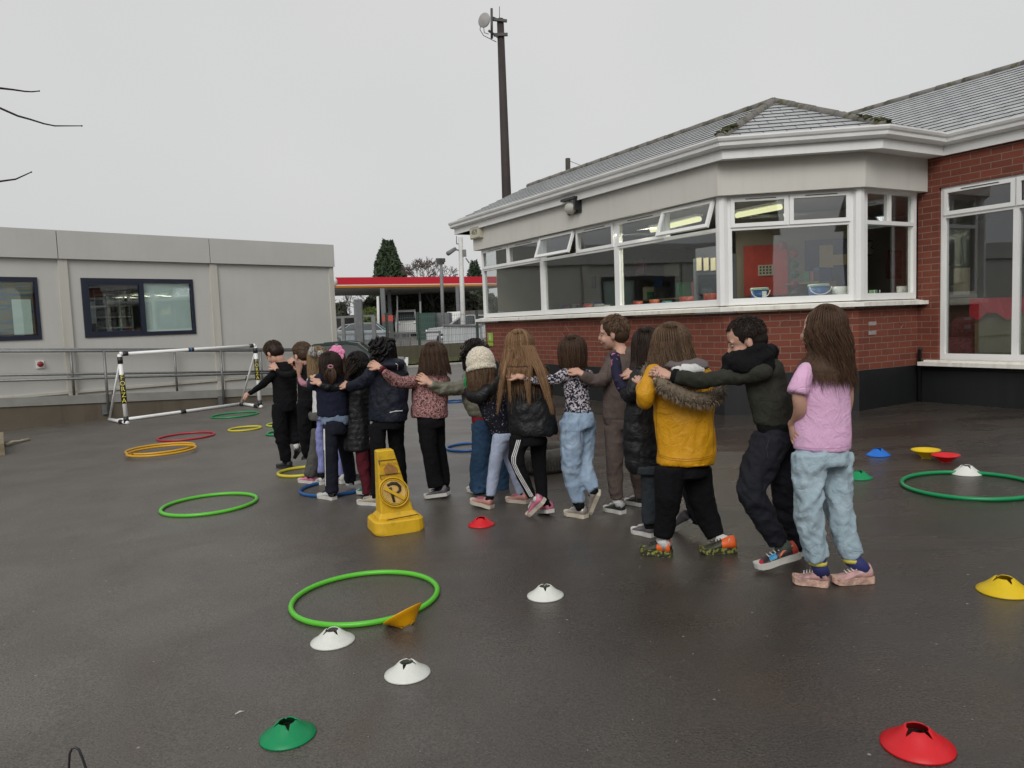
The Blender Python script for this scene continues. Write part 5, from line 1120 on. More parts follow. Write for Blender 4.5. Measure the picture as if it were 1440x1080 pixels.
HM={'dark':hairm('dark_brown_hair',(.012,.008,.006),(.045,.028,.020)),'brown':hairm('brown_hair',(.022,.012,.008),(.095,.055,.034)),'mid':hairm('mid_brown_hair',(.050,.029,.017),(.19,.118,.070)),'fair':hairm('fair_brown_hair',(.085,.046,.024),(.34,.20,.105)),'blonde':hairm('dark_blonde_hair',(.11,.07,.035),(.34,.235,.135)),'black':hairm('black_hair',(.005,.004,.004),(.018,.014,.013)),'chest':hairm('chestnut_hair',(.030,.016,.009),(.13,.072,.042)),'fur':hairm('grey_brown_fur',(.10,.075,.05),(.36,.29,.21))}
def _(): pass
M_SCL=mat('eye_white',(.36,.31,.28),.3,0); M_IRIS=mat('eye_iris',(.03,.02,.015),.2,0); M_LIP=mat('lip_skin',(.38,.13,.11),.5,0)
class Kid:
    def __init__(s,crop,label,feet,d=None,skin=None,dadd=0):
        s.ox,s.oy,s.sc=crop; s.rs=random.Random(hash(label)%1000)
        s.rs=random.Random(len(label)*7+int(s.ox))
        ds=[(G(*s.px(x,y))-CAM).dot(fw) for x,y in feet]
        s.d=(d or sum(ds)/len(ds))+dadd
        fx,fy=s.px(*feet[0]); b=P(fx,fy,s.d); s.base=V(b.x,b.y,gz(b.x,b.y)); s.T=thing('person',s.base,label,'person','pupils in the conga line'); s.skin=skin or SKIN; s.bb=MB(); s.extra=[]; s.rings=[]
    def px(s,x,y): return s.ox+x/s.sc,s.oy+y/s.sc
    def p(s,x,y,dd=0): a,b=s.px(x,y); return P(a,b,s.d+dd)
    def m(s,r,dd=0): return r/s.sc*(s.d+dd)/F
    def tubepts(s,mb,pts,k=1.0,n=12,dds=None,flat=1.0,ext=True):
        q=[s.p(a[0],a[1],(a[3] if len(a)>3 else 0)) for a in pts]; r=[s.m(a[2])*k for a in pts]
        # resample smoothly
        Q,R_=[],[]
        K=len(q)
        for i in range(K-1):
            p0,p1,p2,p3=q[max(i-1,0)],q[i],q[i+1],q[min(i+2,K-1)]
            for j in range(5):
                t=j/5; Q.append(.5*((2*p1)+(-p0+p2)*t+(2*p0-5*p1+4*p2-p3)*t*t+(-p0+3*p1-3*p2+p3)*t**3)); R_.append(r[i]+(r[i+1]-r[i])*(3*t*t-2*t**3))
        Q.append(q[-1]); R_.append(r[-1]); mb.tube(Q,R_,n); 
        if ext: mb.ell(Q[0],R_[0],R_[0],R_[0])
    def torso(s,name,rings,mt,arms=(),thick=.72,vox=.011,amp=.005,quilt=None,sm=3,zs=.55,blobs=(),sc=9,dd0=0):
        mb=MB(); rr=[]
        for (x,y,hw,*o) in rings:
            c=s.p(x,y,dd0+(o[0] if o else 0)); w_=s.m(hw); tk=min(w_*thick,.145); tk=max(tk,w_*.55); rr.append((c,rt*w_,VW*tk))
        R2=[]
        for i in range(len(rr)-1):
            for j in range(4): t=j/4; R2.append(tuple(a.lerp(b,t) for a,b in zip(rr[i],rr[i+1])))
        R2.append(rr[-1]); mb.loft(R2,20)
        if not s.rings: s.rings=rr
        for a in arms: s.tubepts(mb,a,k=.90)
        for (x,y,rx,ry,rd,dd) in blobs: mb.ell(s.p(x,y,dd),s.m(rx),rd,s.m(ry),axes=(rt,VW,up))
        me=remesh(mb,vox,sm); wrinkle(me,amp,sc,quilt,zs,seed=s.rs.random()*50); return s.fin(me,name,mt)
    def fin(s,me,name,mt):
        ob=finish(me,name,mt,s.T,s.base); return ob
    def trousers(s,name,legs,mt,waist=None,vox=.010,amp=.005,sm=3,cuff=False):
        mb=MB()
        for l in legs: s.tubepts(mb,l,ext=not waist)
        if waist: 
            rr=[(s.p(x,y,dd),rt*s.m(hw),VW*max(.09,s.m(hw)*.62)) for x,y,hw,dd in waist]; mb.loft(rr,18)
        me=remesh(mb,vox,sm); wrinkle(me,amp,11,None,.9,seed=s.rs.random()*50); return s.fin(me,name,mt)
    def bvh(s,ob):
        me=ob.data; L=s.base; return BVHTree.FromPolygons([tuple(v.co+L) for v in me.vertices],[tuple(p.vertices) for p in me.polygons])
    def strip(s,ob,pts,wpx,name,mt,parent=None,off=.003,th=.0,crop=None):
        """a real strip of cloth laid on the surface of ob"""
        bv=s.bvh(ob); ox,oy,sc=crop or (s.ox,s.oy,s.sc); Q=[]
        K=len(pts)
        for i in range(K-1):
            n_=max(2,int(math.hypot(pts[i+1][0]-pts[i][0],pts[i+1][1]-pts[i][1])/sc/1.5))
            for j in range(n_): t=j/n_; Q.append((pts[i][0]+(pts[i+1][0]-pts[i][0])*t,pts[i][1]+(pts[i+1][1]-pts[i][1])*t))
        Q.append(pts[-1]); vs=[];ok=[]
        for i,(x,y) in enumerate(Q):
            dx,dy=Q[min(i+1,len(Q)-1)][0]-Q[max(i-1,0)][0],Q[min(i+1,len(Q)-1)][1]-Q[max(i-1,0)][1]; l=math.hypot(dx,dy) or 1; nx,ny=-dy/l*wpx/2,dx/l*wpx/2; row=[]
            for sg in (-1,0,1):
                r=ray(ox+(x+nx*sg)/sc,oy+(y+ny*sg)/sc); r.normalize(); h=bv.ray_cast(CAM,r); row.append(h[0]-r*off if h[0] else None)
            vs.append(row)
        mb=MB()
        for a,b in zip(vs,vs[1:]):
            for k in (0,1):
                q=[a[k],a[k+1],b[k+1],b[k]]
                if all(v is not None for v in q) and max((q[i]-q[(i+1)%4]).length for i in range(4))<.05: mb.poly(q)
        if mb.f: return mb.build(name,mt,parent or s.T,uv=False)
    def head(s,x,y,yaw,pitch=0,roll=0,dd=0,k=1.0,neck=None):
        """yaw: world heading of the face in degrees (90 = away from the camera, 180 = to the left)"""
        c=s.p(x,y,dd); f=V(math.cos(R(yaw)),math.sin(R(yaw)),0); l=V(-f.y,f.x,0); u=V(0,0,1)
        q=mathutils.Quaternion(l,R(pitch)); f.rotate(q); u.rotate(q); q=mathutils.Quaternion(f,R(roll)); l.rotate(q); u.rotate(q)
        s.hc,s.hf,s.hl,s.hu,s.hk=c,f,l,u,k; A=(f,l,u); h=lambda a,b,e: c+(f*a+l*b+u*e)*k
        b=s.bb; E=lambda a,bb,e,rx,ry,rz: b.ell(h(a,bb,e),rx*k,ry*k,rz*k,A,14,10)
        E(-.004,0,.028,.088,.073,.084); E(.022,0,-.03,.062,.060,.072); E(.045,0,-.072,.030,.034,.030); E(.086,0,-.022,.017,.0105,.017); E(.080,0,-.004,.012,.009,.024); E(.066,.03,.016,.016,.022,.010); E(.066,-.03,.016,.016,.022,.010)
        E(.052,.034,-.035,.026,.022,.026); E(.052,-.034,-.035,.026,.022,.026); E(.078,0,-.054,.010,.020,.010)
        for sg in (1,-1): E(-.004,.074*sg,-.012,.016,.008,.028)
        nb=neck or (x,y+.16/s.m(1)*.9); nk=s.p(nb[0],nb[1],dd*.5); b.tube([h(-.015,0,-.03),h(-.02,0,-.07).lerp(nk,.4),nk,nk-V(0,0,.03)],[.044*k,.040*k,.046*k,.060*k],12)
        s.neckp=nk
    def eyes(s):
        c,f,l,u,k=s.hc,s.hf,s.hl,s.hu,s.hk; h=lambda a,b,e: c+(f*a+l*b+u*e)*k
        for sg in (1,-1):
            mb=MB(); mb.ell(h(.0715,.029*sg,.0),.0085*k,.0115*k,.0060*k,(f,l,u),12,8); o=mb.build('eye',M_SCL,s.T,uv=False)
            mb=MB(); mb.ell(h(.0775,.029*sg,.0),.0038*k,.0056*k,.0056*k,(f,l,u),10,6); mb.build('iris',M_IRIS,o,uv=False)
            mb=MB(); mb.tube([h(.082,.014*sg,.020),h(.083,.030*sg,.025),h(.074,.046*sg,.019)],[.0015,.0024,.0012],6); mb.build('eyebrow',HM[s.hcol],s.T,uv=False)
        mb=MB(); mb.ell(h(.0865,0,-.0535),.004*k,.019*k,.0055*k,(f,l,u),12,6); mb.build('lips',M_LIP,s.T,uv=False)
    def hand(s,wx,wy,tx,ty,ddw=0,ddt=0,k=1.0,thumb=1,pn=None,curl=.55):
        w_=s.p(wx,wy,ddw); t_=s.p(tx,ty,ddt); a=(t_-w_).normalized(); n_=(pn or (VW*.75+V(0,0,-.6))); n_=(n_-a*n_.dot(a)).normalized(); sd_=a.cross(n_)*thumb; L=.125*k
        c=w_+a*L*.28; s.bb.loft([(w_-a*.02,sd_*.020*k,n_*.014*k),(w_+a*.008,sd_*.023*k,n_*.013*k),(w_+a*L*.32,sd_*.032*k,n_*.013*k),(w_+a*L*.54,sd_*.034*k,n_*.011*k),(w_+a*L*.60,sd_*.030*k,n_*.008*k)],12)
        for i,(o,ln) in enumerate(((-.026,.040),(-.009,.050),(.009,.054),(.026,.048))):
            ln*=k; p0=w_+a*L*.50-sd_*o*k*.95; d1=(a*1.0+n_*.12-sd_*o*3).normalized(); p1=p0+d1*ln*.42; d2=(a*math.cos(curl*(.8+.1*i))+n_*math.sin(curl*(.8+.1*i))-sd_*o*3).normalized(); p2=p1+d2*ln*.36; d3=(a*math.cos(curl*1.7)+n_*math.sin(curl*1.7)).normalized(); p3=p2+d3*ln*.28
            mb=MB(); mb.tube([p0,p1,p2,p3,p3+d3*.004*k],[.0080*k,.0078*k,.0070*k,.0060*k,.003*k],8); s.extra.append(mb)
        p0=w_+a*L*.20-sd_*-.022*k*-1; p0=w_+a*L*.18+sd_*.022*k; d1=(a*.75+sd_*.65+n_*.1).normalized(); p1=p0+d1*.028*k; d2=(a*.95+sd_*.15+n_*.2).normalized(); mb=MB(); mb.tube([p0-d1*.01,p0+d1*.01,p1,p1+d2*.02*k,p1+d2*.026*k],[.0095*k,.0095*k,.0085*k,.007*k,.004*k],8); s.extra.append(mb)
    def body(s,arms=(),legs=(),rings=None,vox=.0062):
        b=s.bb
        rr=rings or s.rings
        if rr: b.loft([(c,a*.72,d_*.72) for c,a,d_ in rr],14)
        for l in arms: s.tubepts(b,l,k=.62,n=10)
        for l in legs: s.tubepts(b,l[1:],k=.5,n=10,ext=False)
        me=remesh(b,vox,2,.45)
        me2=bpy.data.meshes.new('b'); V0=[tuple(v.co) for v in me.vertices]; F0=[tuple(p.vertices) for p in me.polygons]
        for mb in s.extra:
            o=len(V0); V0+=[tuple(v) for v in mb.v]; F0+=[tuple(i+o for i in f) for f in mb.f]
        me2.from_pydata(V0,[],F0); me2.update(); bpy.data.meshes.remove(me); s.fin(me2,'body',s.skin); s.eyes()
    def strands(s,paths,rad,name,mt,parent=None,var=None):
        n=3; vs=[];fs=[];att=[]
        for pth,v in paths:
            o=len(vs); K=len(pth)
            for i,p in enumerate(pth):
                d=(pth[min(i+1,K-1)]-pth[max(i-1,0)]); d.normalize(); x=d.orthogonal().normalized(); y=d.cross(x); t=i/(K-1); r=rad*(1-.75*max(0,t-.55)/.45) 
                for j in range(n): a=2.094*j; vs.append(tuple(p+(x*math.cos(a)+y*math.sin(a))*r-s.base)); att.append(v)
            for i in range(K-1):
                for j in range(n): j2=(j+1)%n; fs.append((o+i*n+j,o+i*n+j2,o+(i+1)*n+j2,o+(i+1)*n+j))
        me=bpy.data.meshes.new(name); me.from_pydata(vs,[],fs); me.update(); me.polygons.foreach_set('use_smooth',[True]*len(fs))
        at=me.attributes.new('strand','FLOAT','POINT'); at.data.foreach_set('value',att); me.materials.append(mt); ob=bpy.data.objects.new(name,me); C.objects.link(ob); ob.parent=parent or s.T; return ob
    def cap(s,col,k=1.0,low=.0):
        mb=MB(); c,f,l,u,hk=s.hc,s.hf,s.hl,s.hu,s.hk
        mb.ell(c+(f*-.014+u*.034)*hk,.090*k*hk,.0815*k*hk,.0865*k*hk,(f,l,u),24,16); mb.ell(c+(f*-.040+u*(-.005-low))*hk,.064*k*hk,.074*k*hk,.066*k*hk,(f,l,u),20,12)
        me=remesh(mb,.007,3); co=co_of(me); nr=nrm_of(me); d=np.array([noise.noise(Vector(c_)*45)*.0025 for c_ in co.tolist()],dtype=np.float32); co+=nr*d[:,None]; me.vertices.foreach_set('co',co.ravel()); ob=s.fin(me,'hair',HM[col]); return ob
    def hair(s,col,length,n=520,style='long',spread=1.0,amax=118,rad=.0030,back=.0,wave=.006,lift=1.0,capk=1.0,ends=.06,flare=.0,drift=.0):
        s.hcol=col; rs=s.rs; c,f,l,u,k=s.hc,s.hf,s.hl,s.hu,s.hk; cp_=s.cap(col,capk)
        RX,RY,RZ=.093*k*lift,.084*k*lift,.090*k*min(lift,1.03); c0=c+(f*-.012+u*.032)*k; paths=[]
        rings=s.rings
        for q in range(n):
            if style=='short':
                a=rs.uniform(-180,180); th0=math.acos(rs.uniform(-.15,1)); 
                if abs(a)>105 and th0>1.05: continue
                dv=(-f*math.cos(R(a))+l*math.sin(R(a)))*math.sin(th0)+u*math.cos(th0)
                p=c0+(f*dv.dot(f)*RX+l*dv.dot(l)*RY+u*dv.dot(u)*RZ)*.975; tg=(-u*math.sin(th0)+ (-f*math.cos(R(a))+l*math.sin(R(a)))*math.cos(th0)); tg=(tg*.8+f*.5*(1 if abs(a)>60 or th0<.7 else 0)+dv*.22+V(rs.gauss(0,.10),rs.gauss(0,.10),rs.gauss(0,.10))).normalized()
                L=length*rs.uniform(.6,1.2); paths.append(([p,p+tg*L*.5+dv*.002,p+tg*L-dv*.002],min(1,max(0,rs.gauss(.5,.25))))); continue
            a=rs.uniform(-amax,amax); Lk=length*(1+rs.gauss(0,ends)); pth=[]; th=rs.uniform(.02,.85)**1.0; off=rs.gauss(0,.09); j=rs.uniform(.985,1.03); ph_=rs.random()*6.3; w_=wave*rs.uniform(.4,1.3)
            clump_=round(a/7)*7; a=a*.6+clump_*.4
            bd=(-f*math.cos(R(a))+l*math.sin(R(a)))
            tot=0; prev=None; hang=None
            for i in range(40):
                if hang is None:
                    dv=bd*math.sin(th)+u*math.cos(th); p=c0+(f*dv.dot(f)*RX+l*dv.dot(l)*RY+u*dv.dot(u)*RZ)*j
                    if th>1.62 or (th>1.3 and abs(a)>85): hang=p; hb=V(bd.x,bd.y,0)
                    th+=.26
                else:
                    hz=tot_h=(hang.z-prev.z); z=prev.z-.028; p=V(prev.x,prev.y,z)
                    tgt=hang+hb*( .006*spread*math.sin(min(1,hz/.18)*3.1)+back*hz+flare*min(hz,.12))+rt*(drift*hz)+V(rs.gauss(0,.0012),rs.gauss(0,.0012),0); p.x=prev.x*.7+tgt.x*.3; p.y=prev.y*.7+tgt.y*.3
                    p.x+=math.sin(z*38+ph_)*w_*.5; p.y+=math.cos(z*33+ph_)*w_*.5
                    # keep outside the shoulders and back
                    for (cc,aa,dd_),(c2,a2,d2) in zip(rings,rings[1:]):
                        if c2.z<=z<=cc.z:
                            t=(cc.z-z)/max(1e-6,cc.z-c2.z); m_=cc.lerp(c2,t); ra=aa.length+(a2.length-aa.length)*t+.012; rb_=dd_.length+(d2.length-dd_.length)*t+.014
                            ex,ey=p.x-m_.x,p.y-m_.y; e=math.hypot(ex/ra,ey/rb_)
                            if e<1 and e>1e-4: p.x,p.y=m_.x+ex/e,m_.y+ey/e
                if prev is not None: tot+=(p-prev).length
                pth.append(p.copy()); prev=p
                if hang is not None and (c.z-p.z)>Lk: break
            v=min(1,max(0,.42+.45*noise.noise(V(clump_*.6,0,s.ox))+rs.gauss(0,.24)))
            if len(pth)>3: paths.append((pth,v))
        s.strands(paths,rad,'strands',HM[col],cp_).location=(0,0,0); return cp_
    def shoe(s,heel,toe,upper,sole,heel_up=0,dd=0,w=.078,h=.078,soleh=.024,accent=None,acc_n=3,planted=True,upv=None,laces=None,crop=None,sock=None,ankle=None,tongue=None,leg=None,att=.2):
        ox,oy,sc=crop or (s.ox,s.oy,s.sc); hp=(ox+heel[0]/sc,oy+heel[1]/sc); tp=(ox+toe[0]/sc,oy+toe[1]/sc)
        Hh=P(*hp,s.d+dd); Tt=P(*tp,s.d+dd)
        # real shoe length 0.19-0.22: tip the toe away from the camera if the seen length is shorter
        L=(Tt-Hh).length; want=.185
        if L<want: ex=math.sqrt(want*want-L*L); Tt=Tt+(CAM*0+ray(*tp))*min(ex,.13)
        if planted:
            for q in (Hh,Tt): pass
            Tt=V(Tt.x,Tt.y,max(gz(Tt.x,Tt.y)+.001,Tt.z)); 
            if not heel_up: Hh=V(Hh.x,Hh.y,max(gz(Hh.x,Hh.y)+.001,Hh.z))
        x=(Tt-Hh); L=x.length; x.normalize(); u=upv or V(0,0,1); u=(u-x*u.dot(x)).normalized(); y=u.cross(x)
        q=lambda a,b,e: Hh+x*(a*L)+y*b+u*e
        out=[(0,.30),(.05,.40),(.2,.42),(.4,.38),(.6,.44),(.75,.5),(.88,.44),(.96,.30),(1.0,.10)]
        ol=[(a,b*w) for a,b in out]+[(a,-b*w) for a,b in out[::-1]]
        mb=MB(); mb.sf=False; lo=[q(a,b*1.02,0.0+.012*max(0,(a-.8)/.2)**2) for a,b in ol]; hi=[q(a,b*1.06,soleh+.010*max(0,(a-.8)/.2)**2) for a,b in ol]; n=len(ol)
        mb.add(lo+hi,[tuple(range(n))[::-1],tuple(range(n,2*n))]+[(i,(i+1)%n,(i+1)%n+n,i+n) for i in range(n)])
        prof=[(.015,.27,.060,.030),(.06,.40,.078,.034),(.16,.42,.076,.036),(.30,.40,.070,.034),(.42,.39,.062,.03),(.55,.42,.050,.026),(.70,.47,.040,.022),(.84,.46,.032,.018),(.94,.34,.026,.014),(.99,.16,.018,.010)]
        hk=h/.078
        def ringp(a,b,z):
            pts=[]
            for j in range(14):
                t=2*math.pi*j/14; yy=math.cos(t)*b*w*1.0; zz=math.sin(t); e=soleh*.7+(z*hk-soleh*.7)*(.5+.5*zz)if True else 0
                yy*= (1 if zz<0 else (1-.35*zz*(1 if a<.6 else .5))); pts.append(q(a,yy,e))
            return pts
        mu=MB(); RR=[ringp(a,b,z) for a,b,z,_ in prof]; vs=[p for r_ in RR for p in r_]; k=len(RR); mu.sf=True
        mu.add(vs,[(i*14+j,(i+1)*14+j,(i+1)*14+(j+1)%14,i*14+(j+1)%14) for i in range(k-1) for j in range(14)]+[tuple(range(14)),tuple((k-1)*14+j for j in range(14))[::-1]])
        sh=mu.build('shoe',upper,s.T,uv=False); mb.build('sole',sole,sh,uv=False)
        if accent:
            ma=MB(); ma.sf=True; RA=[[c_+(p-c_)*1.05 for p in r_] for r_ in RR[:acc_n] for c_ in [sum(r_,V(0,0,0))/14]]; ma.add([p for r_ in RA for p in r_],[(i*14+j,(i+1)*14+j,(i+1)*14+(j+1)%14,i*14+(j+1)%14) for i in range(acc_n-1) for j in range(14)]+[tuple(range(14))]); ma.build('heel_panel',accent,sh,uv=False)
        if laces:
            ml=MB()
            for i in range(4): a=.42+.08*i; z=(.062-.05*(a-.42))*hk; ml.tube([q(a,-.020,z-.004),q(a+.015,0,z+.004),q(a,.020,z-.004)],.0028,5)
            ml.build('laces',laces,sh,uv=False)
        if sock and ankle:
            A=s.p(*ankle[:2],ankle[3] if len(ankle)>3 else dd); ms=MB(); r_=s.m(ankle[2]); B_=q(.17,0,.05); pts=[A,A.lerp(B_,.5),B_]
            ms.tube(pts,[r_,r_*.95,.034],12); ms.build('sock',sock,s.T,uv=False)
            if tongue: pass
        if leg:
            a_=leg[-1]; A=s.p(a_[0],a_[1]-3,a_[3] if len(a_)>3 else dd); r_=min(s.m(a_[2])*.8,.036); B_=q(att,0,.045*hk); ms=MB(); ms.tube([A,A.lerp(B_,.6),B_],[r_,max(.026,r_*.85),.029],12); ms.build('sock',sock or CL['black'],s.T,uv=False)
        s.bb.tube([q(att,0,.045*hk),q(.25,0,.035),q(.5,0,.022),q(.8,0,.016)],[.024,.024,.018,.012],8)
        return sh
def lay(pts,k,prev,off=-.15,start=-.05):
    # arm whose hand rests on the near side of the pupil in front
    end=prev.d-k.d+off; L=[0]
    for a,b in zip(pts,pts[1:]): L.append(L[-1]+math.hypot(b[0]-a[0],b[1]-a[1]))
    return [(p[0],p[1],p[2],start+(end-start)*(l/L[-1])**1.0) for p,l in zip(pts,L)]
cA=(330,460,4.);cB=(560,460,3.858);cC=(760,440,3.375);cD=(860,440,3.);cE=(1000,420,2.571)
W_SO=mat('white_rubber_sole',(.55,.54,.50),.5,.15,20); B_SO=mat('black_rubber_sole',(.02,.02,.02),.6); CR_SO=mat('cream_rubber_sole',(.52,.47,.38),.55,.15,15); WH_SH=mat('white_shoe_leather',(.52,.51,.49),.5,.15,15); BK_SH=mat('black_shoe_mesh',(.022,.022,.025),.6,.3,30); GY_SH=mat('grey_shoe_mesh',(.10,.09,.10),.6,.4,30); PK_SH=mat('pink_shoe_mesh',(.58,.17,.27),.6,.25,20); RG_SH=mat('rose_gold_shoe',(.42,.19,.17),.4,.25,20); SL_SH=mat('silver_shoe',(.38,.34,.31),.35,.25,30,metal=.4); GN_SH=mat('green_shoe',(.02,.22,.12),.5); CM_SH=mat('cream_beige_shoe',(.36,.31,.22),.6,.35,14); OL_SH=mat('dark_olive_shoe',(.05,.048,.03),.5,.5,40); OR_AC=mat('orange_heel',(.80,.13,.02),.5,.15,20); YG_SO=patt('lime_black_sole',(.24,.25,.06),(.04,.04,.03),55,.44,.50,rough=.5); PP_SH=mat('pale_pink_shoe',(.46,.27,.26),.4,.55,26,bump=.6,bs=50,bd=.008); PP_SO=mat('peach_chunky_sole',(.52,.34,.27),.5,.45,30,bump=.8,bs=45,bd=.012); RD_SH=mat('red_black_shoe',(.03,.02,.025),.5,.5,20); TN_SO=mat('tan_sole',(.30,.25,.17),.6,.2,20)
M_SW=mat('white_trim',(.6,.6,.6),.6)
def prevd(k,q): return k
# ---- 1 leading boy
k=Kid(cA,'leading boy in black sweatshirt and trousers reaching towards the goal, head bowed',[(280,800)]); D1=k
ar=[(232,245,28,-.06),(178,305,24,-.06),(125,347,19,-.03),(82,374,15,0)]; arR=[(325,245,25,.08),(330,300,22,.18),(300,350,17,.26)]
lg=[(258,440,48,-.02),(252,520,42,-.03),(262,620,38,-.03),(284,700,32,-.01),(286,752,28,0)]; lgR=[(308,440,42,.06),(318,520,38,.1),(328,600,32,.08),(346,655,22,.02)]
k.head(222,146,150,40,neck=(262,196),dd=-.0)
k.torso('sweatshirt',[(262,188,24),(268,206,50),(274,240,68),(280,300,68),(283,360,66),(284,424,66)],CL['black'],[ar,arR]); k.trousers('trousers',[lg,lgR],CL['blacktr'],[(284,400,62,0),(284,440,62,0),(284,470,56,0)])
k.hand(80,375,60,386,0,.03); k.shoe((318,797),(242,800),BK_SH,B_SO,h=.085,leg=lg); k.shoe((380,690),(348,734),BK_SH,B_SO,dd=.03,planted=False,upv=V(-.8,0,.4),sock=CL['white'],ankle=(344,658,15,.02)); k.hair('brown',.016,900,'short',rad=.0022); k.body([ar,arR],[lg,lgR])
# ---- 2 second boy
k=Kid(cA,'second boy in line, in black, cropped brown hair, hands on the shoulders in front',[(400,790)],d=6.55+.25); D2=k
ar=[(372,240,26,-.04),(318,268,24,-.02),(262,262,17,.05),(238,238,13,.06)]; arR=[(425,235,24,.08),(380,225,20,.25),(335,200,14,.32)]
ar=lay(ar,k,D1,-.13); arR=lay(arR,k,D1,-.02,.08)
lg=[(395,430,44,-.02),(392,520,42,-.02),(396,600,36,0),(402,680,30,.02),(402,724,20,.05)]; lgR=[(430,440,38,.08),(438,520,34,.12),(446,590,30,.16),(452,700,24,.22),(452,770,22,.24)]
k.head(382,158,140,22,neck=(398,202))
k.torso('sweatshirt',[(396,196,22),(402,212,44),(408,250,55),(408,320,54),(408,425,54)],CL['black'],[ar,arR]); k.trousers('trousers',[lg,lgR],CL['blacktr'],[(408,400,50,0),(408,450,50,0)])
k.hand(236,237,212,212,ar[-1][3],ar[-1][3]+.03,curl=.9); k.hand(333,199,312,184,arR[-1][3],arR[-1][3]+.04); k.shoe((412,742),(398,748),BK_SH,B_SO,dd=.08,planted=False,leg=lg); k.shoe((470,800),(420,806),BK_SH,B_SO,dd=.25,leg=lgR); k.hair('mid',.013,900,'short',rad=.0022); k.body([ar,arR],[lg,lgR])
# ---- 3 girl with dark blonde hair
c3=(420,470,8.31)
k=Kid(cA,'girl with dark blonde hair, pink sleeve, white bow and baggy grey trousers',[(405,885)]); D3=k
ar=[(425,320,22,-.02),(392,318,22,-.08),(366,290,19,-.06),(362,250,13,-.02)]
a3=(380,580,7.714)
def cv(pts,c0,c1): return [((c0[0]+p[0]/c0[2]-c1[0])*c1[2],(c0[1]+p[1]/c0[2]-c1[1])*c1[2],p[2]/c0[2]*c1[2],*p[3:]) for p in pts]
lg=cv([(500,180,50,0),(495,330,58,0),(470,500,66,0),(445,630,74,0),(436,686,66,.01)],a3,cA); lgR=cv([(560,200,45,.1),(570,450,45,.12),(560,650,42,.14)],a3,cA)
k.head(468,190,130,18,neck=(470,235))
k.torso('top',[(470,228,20),(474,245,40),(478,290,44),(480,380,44),(478,500,44)],CL['white'],[[(425,300,24,0),(440,320,24,0)]]); k.torso('pink_sleeve',[(440,322,18),(436,328,20)],CL['pinksl'],[ar[:3]],vox=.008)
k.trousers('trousers',[lg,lgR],CL['greytr'],[(470,480,52,0),(470,520,52,0)],amp=.008)
k.hand(362,250,362,208,-.02,.02,curl=1.0); k.shoe((452,880),(366,884),PK_SH,W_SO,leg=lg); k.shoe((470,860),(420,864),PK_SH,W_SO,dd=.14,leg=lgR); h=k.hair('blonde',.17,620,amax=125,rad=.0028,wave=.008)
mb=MB(); c=k.p(455,138,-.135)
rq=random.Random(2)
for j in range(22):
    a=rq.random()*6.28; mb.ell(c+rt*(.052*math.cos(a)*rq.random()**.4)+up*(.026*math.sin(a))+VW*rq.gauss(0,.006),.017,.007,.019,(V(math.cos(a),.3,math.sin(a)).normalized(),VW,up),8,6); mb.build('hair_bow',CL['white'],h,uv=False); k.body([ar],[lg,lgR])
# ---- 4 girl with pink flower
k=Kid(cA,'girl hidden behind the ponytail, pink flower in her hair and lavender trousers',[(485,905)],dadd=.12); D4=k
lg=cv([(530,60,44,0),(535,250,46,0),(548,450,44,0),(560,660,42,0)],a3,cA); lgR=cv([(720,60,44,.03),(740,300,42,.03),(752,500,40,.03),(757,690,40,.03)],a3,cA)
k.head(565,200,110,12,neck=(560,245)); k.torso('top',[(558,235,24),(545,255,55),(530,300,62),(530,400,62),(532,500,60)],CL['white'],[]); tr=k.trousers('trousers',[lg,lgR],CL['lav'],[(532,480,56,0),(532,520,54,0)],amp=.006)
k.shoe((500,908),(464,905),WH_SH,W_SO,leg=lg); k.shoe((618,908),(578,912),WH_SH,W_SO,dd=.0,leg=lgR); h=k.hair('mid',.15,420,rad=.003)
c=k.p(575,146,-.11); mb=MB()
for rr_,nn_,tl in ((.050,7,.25),(.033,6,.6),(.016,4,1.0)):
    for j in range(nn_):
        a=6.283*j/nn_+rr_*40; dv=rt*math.cos(a)+up*math.sin(a); mb.ell(c+dv*rr_*.8-VW*tl*.02,rr_*.60,.007,rr_*.55,(dv,VW,dv.cross(VW)),9,6)
mb.build('hair_flower',cloth('pink_petals',(.72,.25,.42)),h,uv=False); k.body([],[lg,lgR])
# ---- 5 ponytail girl
k=Kid(cA,'girl with dark ponytail, navy jacket over a pale blue shirt, white striped trousers',[(520,975)]); D5=k
ar=[(478,292,34,-.06),(440,330,30,-.02),(428,312,24,.10),(438,292,14,.18)]
arR=[(615,290,32,.1),(600,320,26,.25),(560,300,20,.35)]
lg=[(538,565,44,-.03),(541,650,41,-.03),(544,750,40,-.02),(547,850,40,0),(548,932,38,.0)]; lgR=[(602,565,46,.05),(618,650,42,.12),(636,750,39,.22),(650,850,36,.3),(655,872,35,.31)]
k.head(540,228,115,14,neck=(540,268)); k.torso('jacket',[(540,252,36),(543,270,68),(548,315,90),(550,400,90),(552,470,88),(552,500,88)],CL['navy'],[ar,arR]); sh=k.torso('shirt_hem',[(556,488,80),(560,515,80),(562,552,77)],CL['paleblue'],[],amp=.006,dd0=-.004)
tr=k.trousers('trousers',[lg,lgR],CL['navytr'],[(565,520,70,0),(565,570,72,0),(565,600,66,0)],amp=.004); k.strip(tr,[(503,572),(504,640),(506,760),(508,850),(508,932)],9,'side_stripe',M_SW)
k.hand(440,290,462,276,.14,.2); k.shoe((563,974),(476,972),WH_SH,W_SO,laces=BK_SH,accent=BK_SH,leg=lg); k.shoe((700,880),(640,888),WH_SH,W_SO,dd=.30,accent=BK_SH,leg=lgR)
h=k.hair('dark',.045,600,'long',amax=150,ends=.3,rad=.003); pt_=k.p(540,222,-.10); rs=k.rs; paths=[]
